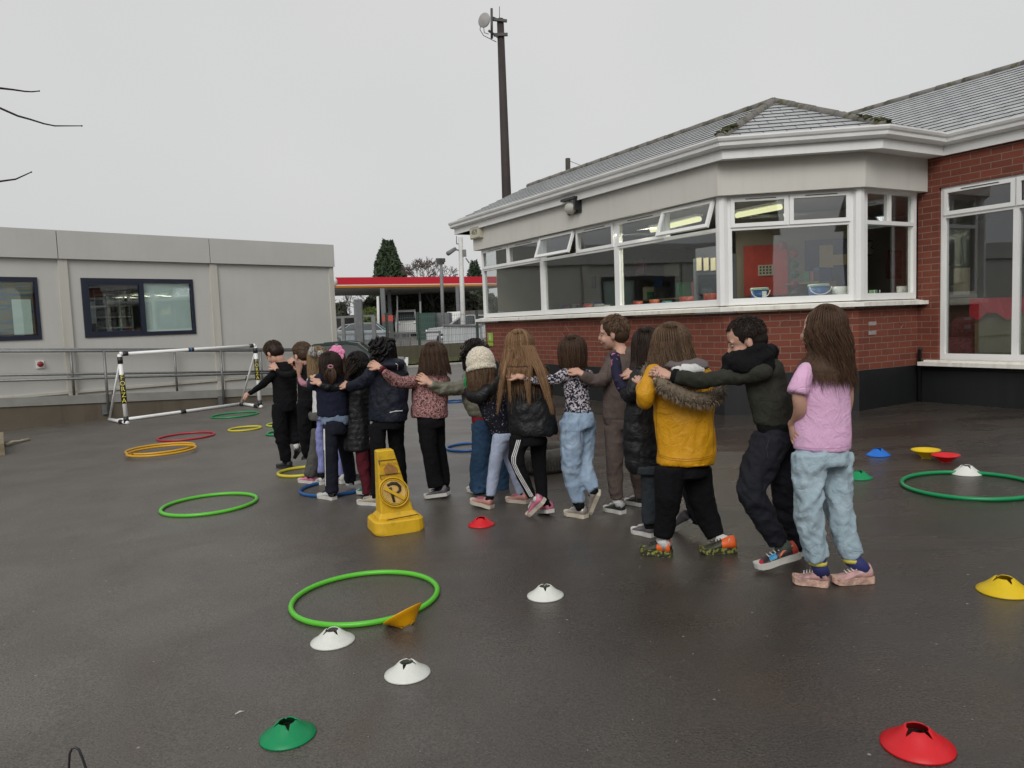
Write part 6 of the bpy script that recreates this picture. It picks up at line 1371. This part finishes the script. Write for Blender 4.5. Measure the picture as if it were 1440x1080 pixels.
for i in range(170):
    a=rs.random()*6.28; r_=rs.random()**.5; q0=pt_+rt*math.cos(a)*.012*r_+up*math.sin(a)*.01*r_; q=[q0]
    for j in range(1,9): q.append(q0+rt*math.cos(a)*.035*r_*math.sin(j*.33)+VW*(-.02*math.sin(j*.3)*1.0+.02*math.sin(a)*r_)+V(0,0,-.0145*j)+rt*rs.gauss(0,.0015))
    paths.append((q,min(1,max(0,rs.gauss(.5,.25)))))
k.strands(paths,.0028,'ponytail',HM['brown'],h); mb=MB(); mb.tube([pt_+rt*.017*math.cos(i*.5236)+up*.012*math.sin(i*.5236)-VW*.004 for i in range(12)],.006,6,close=True); mb.build('hair_tie',CL['pinksl'],h,uv=False); k.body([ar,arR],[lg,lgR])
# ---- 6 long black quilted coat
k=Kid(cA,'girl in a long black quilted coat and maroon trousers, dark hair falling forward',[(725,985)],dadd=.18); D6=k
ar=[(668,322,36,-.08),(610,335,34,-.14),(540,338,31,-.18),(478,318,24,-.16)]
ar=lay(ar,k,D5,-.12)
lg=[(712,680,36,0),(720,760,35,0),(735,860,30,0),(742,940,26,0)]; lgR=[(750,680,34,.1),(770,800,32,.15),(780,940,28,.2)]
k.head(694,226,130,24,neck=(700,272)); k.torso('coat',[(698,262,34),(692,285,66),(690,340,72),(690,450,73),(690,560,74),(688,640,74),(686,694,72)],CL['blackpuf'],[ar],quilt=(.042,.0035),amp=.004); k.trousers('trousers',[lg,lgR],CL['maroon'])
k.hand(476,317,448,284,ar[-1][3],ar[-1][3]+.05); k.shoe((752,940),(704,970),GN_SH,W_SO,dd=0,leg=lg); k.shoe((800,950),(760,955),GN_SH,W_SO,dd=.2,leg=lgR)
h=k.hair('black',.13,420,rad=.003,amax=150); rs=k.rs; paths=[]; p0=k.p(690,190,-.07); p1=k.p(628,290,-.14)
for i in range(130):
    a=rs.random()*6.28; r_=rs.random()**.5*.035; o=rt*math.cos(a)*r_+up*math.sin(a)*r_+VW*rs.gauss(0,.012); q=[p0.lerp(p1,t)+o*(.4+1.1*math.sin(math.pi*min(1,t+.15)))+up*.02*math.sin(3.1*t) for t in (0,.15,.3,.45,.6,.75,.9,1.0+rs.random()*.1)]; paths.append((q,rs.random()*.6))
k.strands(paths,.003,'braid',HM['dark'],h); k.body([ar],[lg,lgR])
# ---- 7 navy hooded coat
b1=(500,460,7.714)
k=Kid(cA,'pupil with dark braided bun in a navy hooded coat and black leggings',[(750,1008)]); D7=k
ar=[(775,262,48,-.06),(720,310,42,-.04),(665,335,34,.02),(640,330,28,.06)]
arR=[(945,270,40,.1),(900,300,34,.25)]
lg=[(802,545,52,-.02),(806,640,46,-.02),(806,760,38,-.01),(800,880,33,0),(795,950,28,0)]; lgR=[(905,545,54,.06),(908,640,48,.1),(925,750,40,.14),(942,850,30,.18),(945,905,26,.2)]
k.head(842,152,105,10,neck=(850,200)); ct=k.torso('coat',[(850,186,52),(852,215,92),(862,260,108),(868,330,110),(868,420,112),(868,490,112),(866,528,110)],CL['navycoat'],[ar,arR],amp=.007,blobs=[(880,208,80,38,.11,-.03)]); k.trousers('leggings',[lg,lgR],CL['blacktr'],[(868,500,90,0),(868,540,92,0),(862,570,84,0)],amp=.003)
k.strip(ct,[(872,480),(905,472),(945,470)],5,'reflective_line',M_SW); k.strip(ct,[(905,204),(918,212),(916,240)],4,'reflective_line',M_SW)
k.hand(642,330,618,322,.06,.1); k.shoe((818,1003),(694,1008),CM_SH,W_SO,laces=CL['white'],accent=TN_SO,leg=lg); k.shoe((965,905),(890,910),CM_SH,W_SO,dd=.2,leg=lgR)
h=k.hair('black',.06,520,'long',amax=150,rad=.003); mb=MB(); rs=k.rs
for i in range(34):
    a=rs.random()*6.28; c=k.p(832+rs.gauss(0,30),118+rs.gauss(0,24),-.085+rs.gauss(0,.015)); mb.tube([c+V(math.cos(a+t*.6),math.sin(a+t*.6)*.6,math.sin(t*.8+a))*.028 for t in range(7)],[.009,.010,.011,.011,.011,.010,.008],7)
for i in range(9):
    c=k.p(786+rs.gauss(0,7),112+i*12,-.07); mb.ell(c,.020,.018,.016,nu=8,nv=6)
mb.build('braids',HM['black'],h,uv=False); k.body([ar,arR],[lg,lgR])
# ---- 8 leopard jacket
k=Kid(cB,'girl with brown bob in a pink and brown leopard jacket and black flared trousers',[(200,935)]); D8=k
ar=cv([(640,590,76,-.05),(540,600,78,-.06),(440,585,76,-.04),(355,525,62,.0),(300,470,40,.04)],b1,cB)
ar=lay(ar,k,D7,-.17,-.07)
arR=[(250,290,40,.1),(230,330,34,.25)]
lg=[(158,510,58,-.03),(160,600,50,-.03),(175,700,42,-.02),(190,800,43,0),(205,866,46,.01)]; lgR=[(210,510,46,.06),(216,600,42,.08),(228,700,38,.1),(246,800,36,.12),(244,855,36,.12)]
k.head(193,172,115,6,neck=(205,225)); k.torso('jacket',[(205,222,34),(196,240,74),(178,285,98),(172,360,102),(170,440,102),(168,490,98)],CL['leopard'],[ar,arR],amp=.006); k.trousers('trousers',[lg,lgR],CL['blacktr'],[(175,470,80,0),(178,510,76,0),(182,540,70,0)],amp=.003)
mb=MB(); mb.loft([(k.p(228,237,-.04),rt*k.m(48),VW*.06),(k.p(228,228,-.04),rt*k.m(46),VW*.055)],16); mb.build('collar',CL['pinksl'],k.T,uv=False)
a=cv([(304,474,42,ar[-1][3]),(275,448,38,ar[-1][3]+.01)],b1,cB); mb=MB(); k.tubepts(mb,a,ext=False); mb.build('cuff',CL['maroon'],k.T,uv=False)
a=cv([(270,440,1),(175,395,1)],b1,cB); k.hand(a[0][0],a[0][1],a[1][0],a[1][1],ar[-1][3],ar[-1][3]+.03); k.shoe((272,912),(144,938),GY_SH,W_SO,heel_up=1,laces=W_SO,leg=lg); k.shoe((274,925),(180,938),GY_SH,W_SO,dd=.13,leg=lgR); k.hair('brown',.078,1900,amax=132,rad=.0021,wave=.012,lift=1.13,capk=1.06,ends=.12,flare=.30); k.body([ar,arR],[lg,lgR])
# ---- 9 olive jacket
k=Kid(cB,'dark curly haired pupil in a shiny olive jacket, red jumper and wide blue jeans',[(420,925)],dadd=.12); D9=k
ar=[(385,312,48,-.06),(320,330,44,-.1),(250,335,40,-.12),(200,322,34,-.12),(172,304,28,-.12)]
ar=lay(ar,k,D8,-.15)
lg=[(450,525,56,-.02),(448,650,52,-.02),(440,780,52,0),(438,900,50,0)]; lgR=[(515,525,52,.06),(540,650,50,.1),(555,780,48,.12),(558,900,42,.12)]
k.head(418,168,120,10,neck=(430,225)); jk=k.torso('jacket',[(432,222,34),(428,245,70),(425,290,88),(425,350,84),(430,410,80),(442,455,72),(452,488,60)],CL['olive'],[ar],quilt=(.05,.006),amp=.006); k.torso('jumper_hem',[(452,480,56),(455,500,56),(455,525,54)],CL['red'],[],amp=.003); k.trousers('jeans',[lg,lgR],CL['denim'],[(470,500,56,0),(475,540,60,0)],amp=.007)
k.strip(jk,[(378,262),(374,290),(372,322)],32,'green_patch',cloth('green_patch_cloth',(.01,.22,.06))); k.hand(172,303,110,262,ar[-1][3],ar[-1][3]+.02,k=1.05); k.shoe((442,928),(388,922),CM_SH,W_SO,leg=lg); k.shoe((585,934),(525,938),CM_SH,W_SO,dd=.1,leg=lgR)
h=k.hair('black',.07,380,amax=150,rad=.003,wave=.02); mb=MB(); rs=k.rs
for i in range(60):
    a=rs.uniform(-1,1)*2.2; th=rs.uniform(.1,1.9); dv=(-k.hf*math.cos(a)+k.hl*math.sin(a))*math.sin(th)+k.hu*math.cos(th); c=k.hc+dv*.108+k.hu*.03; mb.tube([c+V(math.cos(t+i),math.sin(t+i)*.7,math.sin(t*1.3+i))*.013 for t in range(6)],.0045,5)
mb.build('curls',HM['dark'],h,uv=False); k.body([ar],[lg,lgR])
# ---- 10 cream hat
k=Kid(cB,'girl in a cream knitted hat, black speckled coat and pale blue leggings',[(455,995),(650,975)]); D10=k
ar=[(490,345,46,-.08),(440,378,42,-.08),(398,372,36,-.02),(378,340,28,.05)]
lg=[(560,595,52,-.02),(533,700,38,-.02),(517,800,34,0),(502,918,27,0)]; lgR=[(605,600,48,.06),(603,690,38,.1),(632,790,33,.12),(668,905,26,.14)]
k.head(446,212,112,14,neck=(462,268)); k.torso('coat',[(460,262,34),(482,292,74),(502,340,94),(522,410,94),(545,490,86),(568,586,66)],CL['floralblk'],[],amp=.005,quilt=(.08,.004)); k.torso('sleeve',[(500,320,46,-.06),(500,350,52,-.06)],CL['blackpuf'],[ar],amp=.005)
k.trousers('leggings',[lg,lgR],CL['ice'],[(572,570,58,0),(575,610,58,0)],amp=.0022)
k.shoe((510,985),(394,950),RG_SH,CR_SO,laces=PK_SH,planted=True,leg=lg); k.shoe((706,970),(588,972),RG_SH,CR_SO,laces=PK_SH,dd=.1,leg=lgR); h=k.hair('mid',.165,1300,amax=120,rad=.0021,back=.05,wave=.016,flare=.0,ends=.15)
mb=MB(); c,f,l,u=k.hc,k.hf,k.hl,k.hu
RG_=[(c+u*z*.98-f*.012,f*rx*.96,l*ry*.96) for z,rx,ry in ((-.035,.103,.097),(-.032,.109,.102),(-.012,.110,.103),(-.006,.104,.098),(.03,.108,.101),(.07,.100,.092),(.105,.076,.070),(.127,.042,.039),(.134,.010,.010))]
mb.loft(RG_,28); me=remesh(mb,.006,2); co=co_of(me); nr=nrm_of(me); d=np.array([abs(noise.noise(Vector(c_)*95))*.010 for c_ in co.tolist()],dtype=np.float32); co+=nr*d[:,None]; me.vertices.foreach_set('co',co.ravel()); k.fin(me,'knitted_hat',CL['wool']); k.body([ar],[lg,lgR])
# ---- 11 long fair hair
k=Kid(cB,'girl with very long fair hair in a black puffer coat and white striped trousers',[(750,1045)]); D11=k
ar=[(610,235,44,-.05),(565,290,42,0),(530,335,36,.08),(505,345,30,.14)]; arR=[(785,240,44,.1),(790,330,38,.2),(760,380,30,.3)]
lg=[(662,600,58,-.02),(640,700,44,-.03),(668,790,36,-.02),(708,880,28,0),(728,925,24,.0)]; lgR=[(760,600,54,.06),(762,700,44,.08),(770,800,38,.08),(782,925,32,.06)]
k.head(655,118,108,8,neck=(668,178)); k.torso('puffer_coat',[(668,172,36),(680,190,84),(695,230,108),(706,300,118),(714,400,126),(726,490,132),(736,560,134),(738,588,126)],CL['blackpuf'],[ar,arR],quilt=(.115,.006),amp=.006); tr=k.trousers('trousers',[lg,lgR],CL['blacktr'],[(712,570,92,0),(712,610,92,0),(708,640,80,0)],amp=.003)
for o in (-5,4,13): k.strip(tr,[(650+o,612),(636+o,660),(622+o*1.1,705),(622+o,740),(645+o,790),(690+o,868),(722+o,922)],5,'side_stripe',M_SW)
k.shoe((800,945),(712,1050),PK_SH,CR_SO,heel_up=1,planted=True,upv=V(-.55,0,.6),laces=W_SO,sock=CL['white'],ankle=(730,928,20,.0)); k.shoe((830,1008),(772,1028),PK_SH,W_SO,dd=.05,laces=W_SO,leg=lgR)
h=k.hair('fair',.20,1500,amax=140,rad=.0020,wave=.008,ends=.28,back=.10,lift=1.10,capk=1.06,flare=.3)
rs=k.rs; paths=[]
for pl,wd,nn_ in (([(598,120),(588,190),(570,260),(556,340),(548,400),(540,462)],11,190),([(612,130),(604,210),(600,280),(604,340),(607,404)],9,90),([(700,130),(706,200),(700,290),(706,350),(712,412)],16,240),([(640,170),(638,210),(632,250),(628,285)],38,220),([(672,170),(676,210),(674,250),(668,290)],38,220),([(700,100),(735,170),(765,225),(786,290),(806,350),(822,410),(836,462)],17,300),([(712,110),(752,190),(775,260),(790,330),(800,385)],10,80)):
    for i in range(nn_):
        a=rs.gauss(0,.62); b=rs.gauss(0,.012); e_=rs.uniform(.78,1.05); q=[]; M_=len(pl)*4
        for j in range(M_+1):
            t=j/M_*e_*(len(pl)-1); n0=min(int(t),len(pl)-2); f_=t-n0; x_=pl[n0][0]+(pl[n0+1][0]-pl[n0][0])*f_; y_=pl[n0][1]+(pl[n0+1][1]-pl[n0][1])*f_; s_=j/M_
            w_=wd*(1.15-.75*s_)*a+3*math.sin(s_*9+a*8)*s_; dp=-.105-.075*min(1,s_*2.2)+b*.6; q.append(k.p(x_+w_,y_,dp))
        paths.append((q,min(1,max(0,rs.gauss(.6,.25)))))
k.strands(paths,.0017,'long_locks',HM['fair'],h); k.body([ar,arR],[lg,lgR])
# ---- 12 speckled top
k=Kid(cC,'girl with short dark bob in a black and white speckled top and light blue jeans',[(170,978)]); D12=k
ar=[(118,292,33,-.05),(60,318,27,.0),(-10,322,23,.08),(-60,314,20,.14),(-92,303,16,.18)]; ar=lay(ar,k,D11,-.19)
arR=[(228,290,30,.08),(225,350,26,.2),(180,370,20,.3)]
lg=[(150,510,60,-.03),(150,600,56,-.03),(148,700,50,-.02),(160,800,46,0),(178,900,36,.0)]; lgR=[(214,510,54,.05),(212,600,50,.06),(206,700,46,.04),(226,790,40,-.02),(254,842,28,-.05)]
k.head(150,198,112,10,neck=(168,252)); k.torso('blouse',[(168,248,28),(165,264,52),(164,300,66),(168,360,63),(174,420,60),(180,472,64)],CL['speckle'],[ar,arR],amp=.006,vox=.009); jn=k.trousers('jeans',[lg,lgR],CL['ljean'],[(182,470,68,0),(182,500,74,0),(182,540,74,0)],amp=.008); k.torso('waistband',[(182,470,70),(182,490,73)],cloth('light_denim_band',(.24,.32,.42)),[],amp=.006,sc=30)
k.hand(-94,302,-158,283,ar[-1][3],ar[-1][3]+.03); k.shoe((218,980),(118,966),SL_SH,CR_SO,laces=W_SO,leg=lg); k.shoe((286,850),(238,955),SL_SH,CR_SO,planted=True,heel_up=1,dd=-.04,upv=V(-1,0,.3),leg=lgR); k.hair('brown',.064,1700,amax=140,rad=.0020,wave=.004,lift=1.06,capk=1.03,ends=.05,flare=-.35); k.body([ar,arR],[lg,lgR])
for pts in ([(118,560),(124,615),(150,628),(172,610),(172,562),(118,560)],[(190,560),(192,610),(212,622),(232,605),(234,560),(190,560)],[(182,500),(180,560),(178,600)],[(98,520),(96,600),(100,700),(118,800),(140,880)]): k.strip(jn,pts,1.3,'stitching',mat('seam_denim',(.16,.22,.32),.8,.1))
# ---- 13 brown tracksuit boy
k=Kid(cC,'boy in a taupe hooded tracksuit looking left, short brown hair',[(350,958)]); D13=k
ar=[(330,245,38,-.05),(298,315,36,-.02),(240,318,32,.06),(195,288,25,.12)]; ar=lay(ar,k,D12,-.11)
arR=[(430,245,38,.1),(420,330,34,.22)]
lg=[(350,540,50,-.02),(352,650,44,-.02),(355,780,38,0),(360,885,31,0)]; lgR=[(425,545,46,.06),(440,650,40,.1),(460,780,34,.14),(472,880,26,.16)]
k.head(347,98,165,4,neck=(378,172)); hd=k.torso('hoodie',[(380,170,30),(378,188,58),(374,225,80),(373,300,80),(374,400,78),(373,490,78),(374,530,72)],CL['brown'],[ar,arR],amp=.006,blobs=[(425,200,42,42,.07,.0)]); k.trousers('joggers',[lg,lgR],CL['brown'],[(382,500,70,0),(384,545,68,0)],amp=.005)
k.hand(192,286,132,256,ar[-1][3],ar[-1][3]+.05); k.shoe((396,955),(306,938),BK_SH,W_SO,laces=W_SO,sock=CL['white'],ankle=(360,885,20,0)); k.shoe((490,966),(408,968),BK_SH,W_SO,dd=.17,laces=W_SO,sock=CL['white'],ankle=(472,880,18,.16)); k.hair('mid',.022,1100,'short',rad=.0024); k.body([ar,arR],[lg,lgR])
for pts in ([(300,498),(340,503),(400,503),(446,497)],[(390,360),(400,420),(398,470)],[(322,242),(318,300),(330,350)]): k.strip(hd,pts,1.6,'seam',mat('seam_taupe',(.05,.036,.03),.8,.1))
# ---- 14 black coat, floral sleeve
k=Kid(cC,'dark haired girl in black padded coat with navy floral sleeve behind the mustard coat',[(490,1068)]); D14=k
ar=[(468,300,46,-.05),(438,380,46,-.08),(405,385,38,-.02)]; ar2=[(392,352,34,.0),(368,300,32,.06),(358,240,30,.1),(352,196,26,.14)]
lg=[(520,760,44,0),(520,870,42,0),(516,1000,35,0)]; lgR=cv([(300,640,34,.05),(322,740,30,.02),(345,830,26,0),(372,885,20,0)],cD,cC)
k.head(505,170,125,14,neck=(505,232)); k.torso('padded_coat',[(505,226,32),(500,250,64),(492,310,82),(485,400,86),(480,500,88),(478,620,86),(482,720,78),(484,766,58)],CL['blackpuf'],[ar],amp=.006,quilt=(.10,.006)); k.torso('floral_sleeve',[(375,330,20),(372,320,22)],CL['floralnavy'],[ar2],vox=.008,amp=.004); k.trousers('jeans',[lg,lgR],CL['jeangrey'],[(500,720,60,0),(505,760,60,0)])
k.hand(455,288,420,284,-.06,-.02); k.shoe((540,1066),(438,1062),GY_SH,W_SO,laces=W_SO,leg=lg)
a=cv([(348,872,1),(262,914,1)],cD,cC); k.shoe(a[0][:2],a[1][:2],GY_SH,W_SO,heel_up=1,planted=True,upv=V(-.5,0,.6),leg=lgR); k.hair('dark',.20,1000,amax=130,rad=.0022); k.body([ar,ar2],[lg,lgR])
# ---- 15 mustard coat
k=Kid(cD,'girl with brown bob in a mustard yellow coat with a grey fur trimmed hood',[(190,1030)]); D15=k
ar=[(180,262,54,-.06),(148,330,46,-.10),(140,370,42,-.08),(132,335,34,.0),(126,305,24,.06)]; arR=[(385,270,48,.1),(390,340,44,.2),(340,380,36,.3)]
lg=[(246,650,68,-.04),(240,760,58,-.04),(228,870,47,-.01),(216,948,38,0)]; lgR=[(358,650,66,.06),(372,760,60,.08),(405,860,50,.08),(440,945,38,.06)]
k.head(248,140,118,8,neck=(272,205)); ct15=ct=k.torso('coat',[(275,190,44),(280,210,84),(286,250,122),(296,310,130),(303,380,128),(308,460,126),(312,540,125),(314,600,124),(312,636,120)],CL['mustard'],[ar,arR],amp=.0065,sc=5.5,zs=.8,blobs=[(320,262,105,62,.12,-.05)],vox=.010)
k.trousers('trousers',[lg,lgR],CL['blacktr'],[(305,600,105,0),(305,650,105,0),(303,690,96,0)],amp=.005)
k.torso('hem_band',[(312,622,121,-.002),(312,634,122,-.002)],CL['mustard'],[],amp=.001,thick=.74)
k.torso('hood_lining',[(300,188,62,-.05),(306,206,92,-.07),(312,232,100,-.085)],CL['greylin'],[],amp=.006)
k.torso('pale_lining',[(315,214,62,-.12),(320,236,74,-.13),(322,252,70,-.13)],CL['white'],[],amp=.004,thick=.6)
k.hand(126,303,122,262,.08,.16,curl=.8); k.hand(238,262,172,240,-.22,-.14) if False else None
rs=k.rs; paths=[]; fp_=[(186,268,-.13),(212,300,-.17),(255,328,-.19),(305,350,-.20),(360,362,-.20),(410,362,-.18),(450,345,-.12),(462,322,-.06)]
ctr=[k.p(*q) for q in fp_]; ctr2=[k.p(q[0],q[1],q[2]) for q in ((150,228,-.02),(138,245,-.03),(140,262,-.04),(160,270,-.07))]
mbf=MB(); mbf.tube(ctr,[.02,.032,.036,.036,.036,.034,.03,.02],10); mbf.tube(ctr2,.018,8); core=mbf.build('fur_trim',cloth('fur_core',(.16,.125,.09)),k.T,uv=False)
for cc,nn_,r0__ in ((ctr,1500,.034),(ctr2,240,.02)):
    for i in range(nn_):
        t=rs.random()*(len(cc)-1); j=min(int(t),len(cc)-2); c=cc[j].lerp(cc[j+1],t-j); a=rs.random()*6.28; dv=(up*math.cos(a)+ -VW*math.sin(a)); dv=(dv+rt*rs.gauss(0,.5)+V(0,0,-.35)).normalized(); p0=c+dv*r0__*.7; L=rs.uniform(.018,.036); paths.append(([p0,p0+dv*L*.6,p0+dv*L+V(0,0,-.008)],rs.random()))
k.strands(paths,.0016,'fur_strands',HM['fur'],core)
k.shoe((254,1030),(122,1012),OL_SH,YG_SO,acc_n=5,accent=OR_AC,laces=BK_SH,sock=CL['white'],ankle=(212,952,26,0),h=.09,soleh=.03); k.shoe((525,1008),(372,1046),OL_SH,YG_SO,acc_n=5,accent=OR_AC,laces=BK_SH,heel_up=1,sock=CL['white'],ankle=(446,950,26,.05),att=.3,h=.09,soleh=.03,dd=.02)
k.hair('mid',.115,2600,amax=135,rad=.0020,wave=.014,lift=1.14,capk=1.05,ends=.14,flare=.32); k.body([ar,arR],[lg,lgR])
SM=lambda n,c: mat('seam_'+n,c,.8,.1)
for pts in ([(190,596),(250,612),(312,618),(380,612),(434,598)],[(192,604),(250,621),(312,627),(380,621),(432,606)],[(195,330),(188,420),(190,500),(196,590)],[(430,360),(428,440),(432,520),(430,590)],[(200,420),(230,428),(262,424)]): k.strip(ct15,pts,1.6,'seam',SM('mustard',(.30,.13,.004)))
# ---- 16 scarf boy
k=Kid(cE,'boy in a thick black scarf and dark olive hooded top leaning forward',[(200,985)]); D16=k
ar=[(188,262,36,-.10),(130,276,37,-.12),(60,284,35,-.12),(-10,288,33,-.10)]; ar=ar+cv([(380,284,44,-.06),(300,276,38,-.02),(250,268,28,.0)],cD,cE)
ar=lay(ar,k,D15,-.17,-.10)
lg=[(220,500,68,-.03),(172,610,62,-.04),(146,690,52,-.05),(190,785,46,-.03),(240,880,38,0)]; lgR=[(272,505,58,.05),(268,640,54,.08),(275,760,46,.12),(305,890,36,.18)]
k.head(128,152,168,18,neck=(175,210)); ct=k.torso('hooded_top',[(178,205,36),(184,228,66),(192,275,82),(206,340,78),(218,400,74),(230,455,72)],CL['darkolive'],[ar],amp=.007,blobs=[(215,262,52,50,.09,0)]); k.torso('waistband',[(232,448,72),(238,478,68),(240,495,66)],CL['black'],[],amp=.004)
jg=k.trousers('joggers',[lg,lgR],CL['greyink'],[(242,470,62,0),(244,510,62,0)],amp=.009)
mb=MB(); c=k.p(140,216,.0); rs=k.rs
for j_,(dz,ra,rb_,rr_) in enumerate(((-.035,.098,.090,.036),(.000,.094,.086,.037),(.032,.078,.072,.030))):
    pts=[]
    for i in range(26):
        a=6.283*i/26; pts.append(c+rt*(ra*math.cos(a)*(1+.05*math.sin(3*a+j_)))+VW*(rb_*math.sin(a))+V(0,0,dz+.012*math.sin(2*a+j_*2)+.035*math.cos(a)*(-1 if j_<2 else -.6)*-1*.6))
    mb.tube(pts,[rr_*(1+.18*math.sin(5*6.283*i/26+j_)) for i in range(26)],10,close=True)
me=remesh(mb,.009,2); wrinkle(me,.006,14,None,.6,seed=3); k.fin(me,'scarf',CL['black'])
a=cv([(248,266,1),(166,238,1)],cD,cE); k.hand(a[0][0],a[0][1],a[1][0],a[1][1],ar[-1][3],ar[-1][3]+.05,k=1.05)
c=cv([(256,267,35,ar[-1][3]),(275,272,38,ar[-1][3]-.01)],cD,cE); mb=MB(); k.tubepts(mb,c,ext=False); mb.build('cuff',CL['black'],k.T,uv=False)
e2=(1040,720,7.2)
sh=k.shoe((610,452),(160,588),RD_SH,W_SO,heel_up=1,crop=e2,laces=W_SO,accent=mat('orange_red_heel',(.45,.05,.03),.5),sock=cloth('grey_sock',(.09,.11,.09)),ankle=(244,884,27,0),h=.088,soleh=.03)
mb=MB(); 
for (x,y,rx,ry,cc) in ((205,505,42,26,(.42,.01,.04)),(345,450,50,40,(.05,.28,.5)),(355,500,60,20,(.65,.45,.02)),(415,460,28,36,(.65,.42,.02)),(490,385,80,14,(.6,.13,.04))):
    pass
bv=None
for i,(pts,wd,cc,nm) in enumerate((([(165,515),(240,500)],44,(.42,.01,.04),'toe_patch'),([(300,470),(375,440)],60,(.05,.26,.48),'side_patch'),([(320,505),(435,470)],26,(.65,.45,.02),'yellow_patch'),([(405,465),(440,400),(545,335)],18,(.60,.12,.04),'orange_line'))):
    st_=k.strip(sh,pts,wd,nm,mat('shoe_'+nm,cc,.5),parent=sh,crop=e2,off=.004)
k.shoe((650,520),(540,525),RD_SH,W_SO,crop=e2,dd=.18,leg=lgR); k.strip(ct,[(118,432),(140,470),(155,500)],9,'zip',mat('brass_zip',(.22,.14,.05),.5)); k.hair('dark',.015,1500,'short',rad=.0020,capk=.97); k.body([ar],[lg,lgR])
k.strip(jg,[(212,500),(200,540),(205,575)],2,'pocket_seam',mat('seam_ink',(.03,.03,.035),.8,.1)); k.strip(ct,[(222,300),(246,360),(262,420)],1.6,'seam',mat('seam_olive',(.045,.045,.035),.8,.1))
# ---- 17 pink t-shirt
k=Kid(cE,'last girl in line, long brown hair, pink t-shirt and pale blue joggers',[(360,1040),(510,1040)]); D17=k
sl_=[(342,256,30,-.04),(326,298,37,-.07),(312,345,42,-.08)]; arm=[(328,290,40,-.06),(318,350,40,-.07),(322,400,38,-.05),(306,440,30,.02),(290,458,24,.07)]; armR=[(486,280,38,.1),(497,350,30,.12),(492,410,24,.14)]
lg=[(356,560,62,-.03),(352,680,55,-.03),(353,780,50,-.02),(368,880,47,0),(386,944,42,.0)]; lgR=[(450,560,60,.05),(452,680,56,.06),(464,780,52,.06),(490,880,46,.05),(512,930,38,.05)]
k.head(404,118,146,0,neck=(402,205),k=.98); tee=k.torso('t_shirt',[(402,202,34),(400,220,70),(398,260,95),(400,330,97),(402,420,99),(403,500,102),(403,546,103)],CL['pink'],[sl_,[(476,260,36,.08),(494,320,26,.1)]],amp=.0042,sc=4.2,zs=.8)
k.trousers('joggers',[lg,lgR],CL['skyjog'],[(404,525,84,0),(404,560,96,0),(403,600,92,0)],amp=.010)
k.hand(291,456,300,490,.07,.02,k=1.1,pn=V(1,.2,0))
yb=mat('navy_yellow_sock',(.02,.025,.12),.8,.1); ys=mat('yellow_sock_band',(.55,.48,.08),.8)
for (hl,tl,an,dd) in (((905,762),(535,706),(386,950,30,0),0),((1345,728),(930,745),(507,940,30,.04),.03)):
    k.shoe(hl,tl,PP_SH,PP_SO,crop=e2,dd=dd,h=.086,soleh=.030,w=.082,sock=yb,ankle=an,laces=W_SO,heel_up=0)
    A=k.p(an[0],an[1]-2,an[3]); mb=MB(); mb.tube([A,A-V(0,0,.016)],k.m(32),14); mb.build('sock_band',ys,k.T,uv=False)
k.hair('chest',.188,3200,amax=132,rad=.0018,wave=.018,lift=1.04,capk=1.02,ends=.16,back=.02,flare=.0,drift=.16); k.body([arm,armR],[lg,lgR],vox=.0055)
for pts in ([(306,534),(352,540),(403,542),(455,540),(500,533)],[(270,338),(300,346),(340,350)],[(352,262),(344,300),(347,350)]): k.strip(tee,pts,1.3,'seam',SM('pink',(.52,.26,.44)))
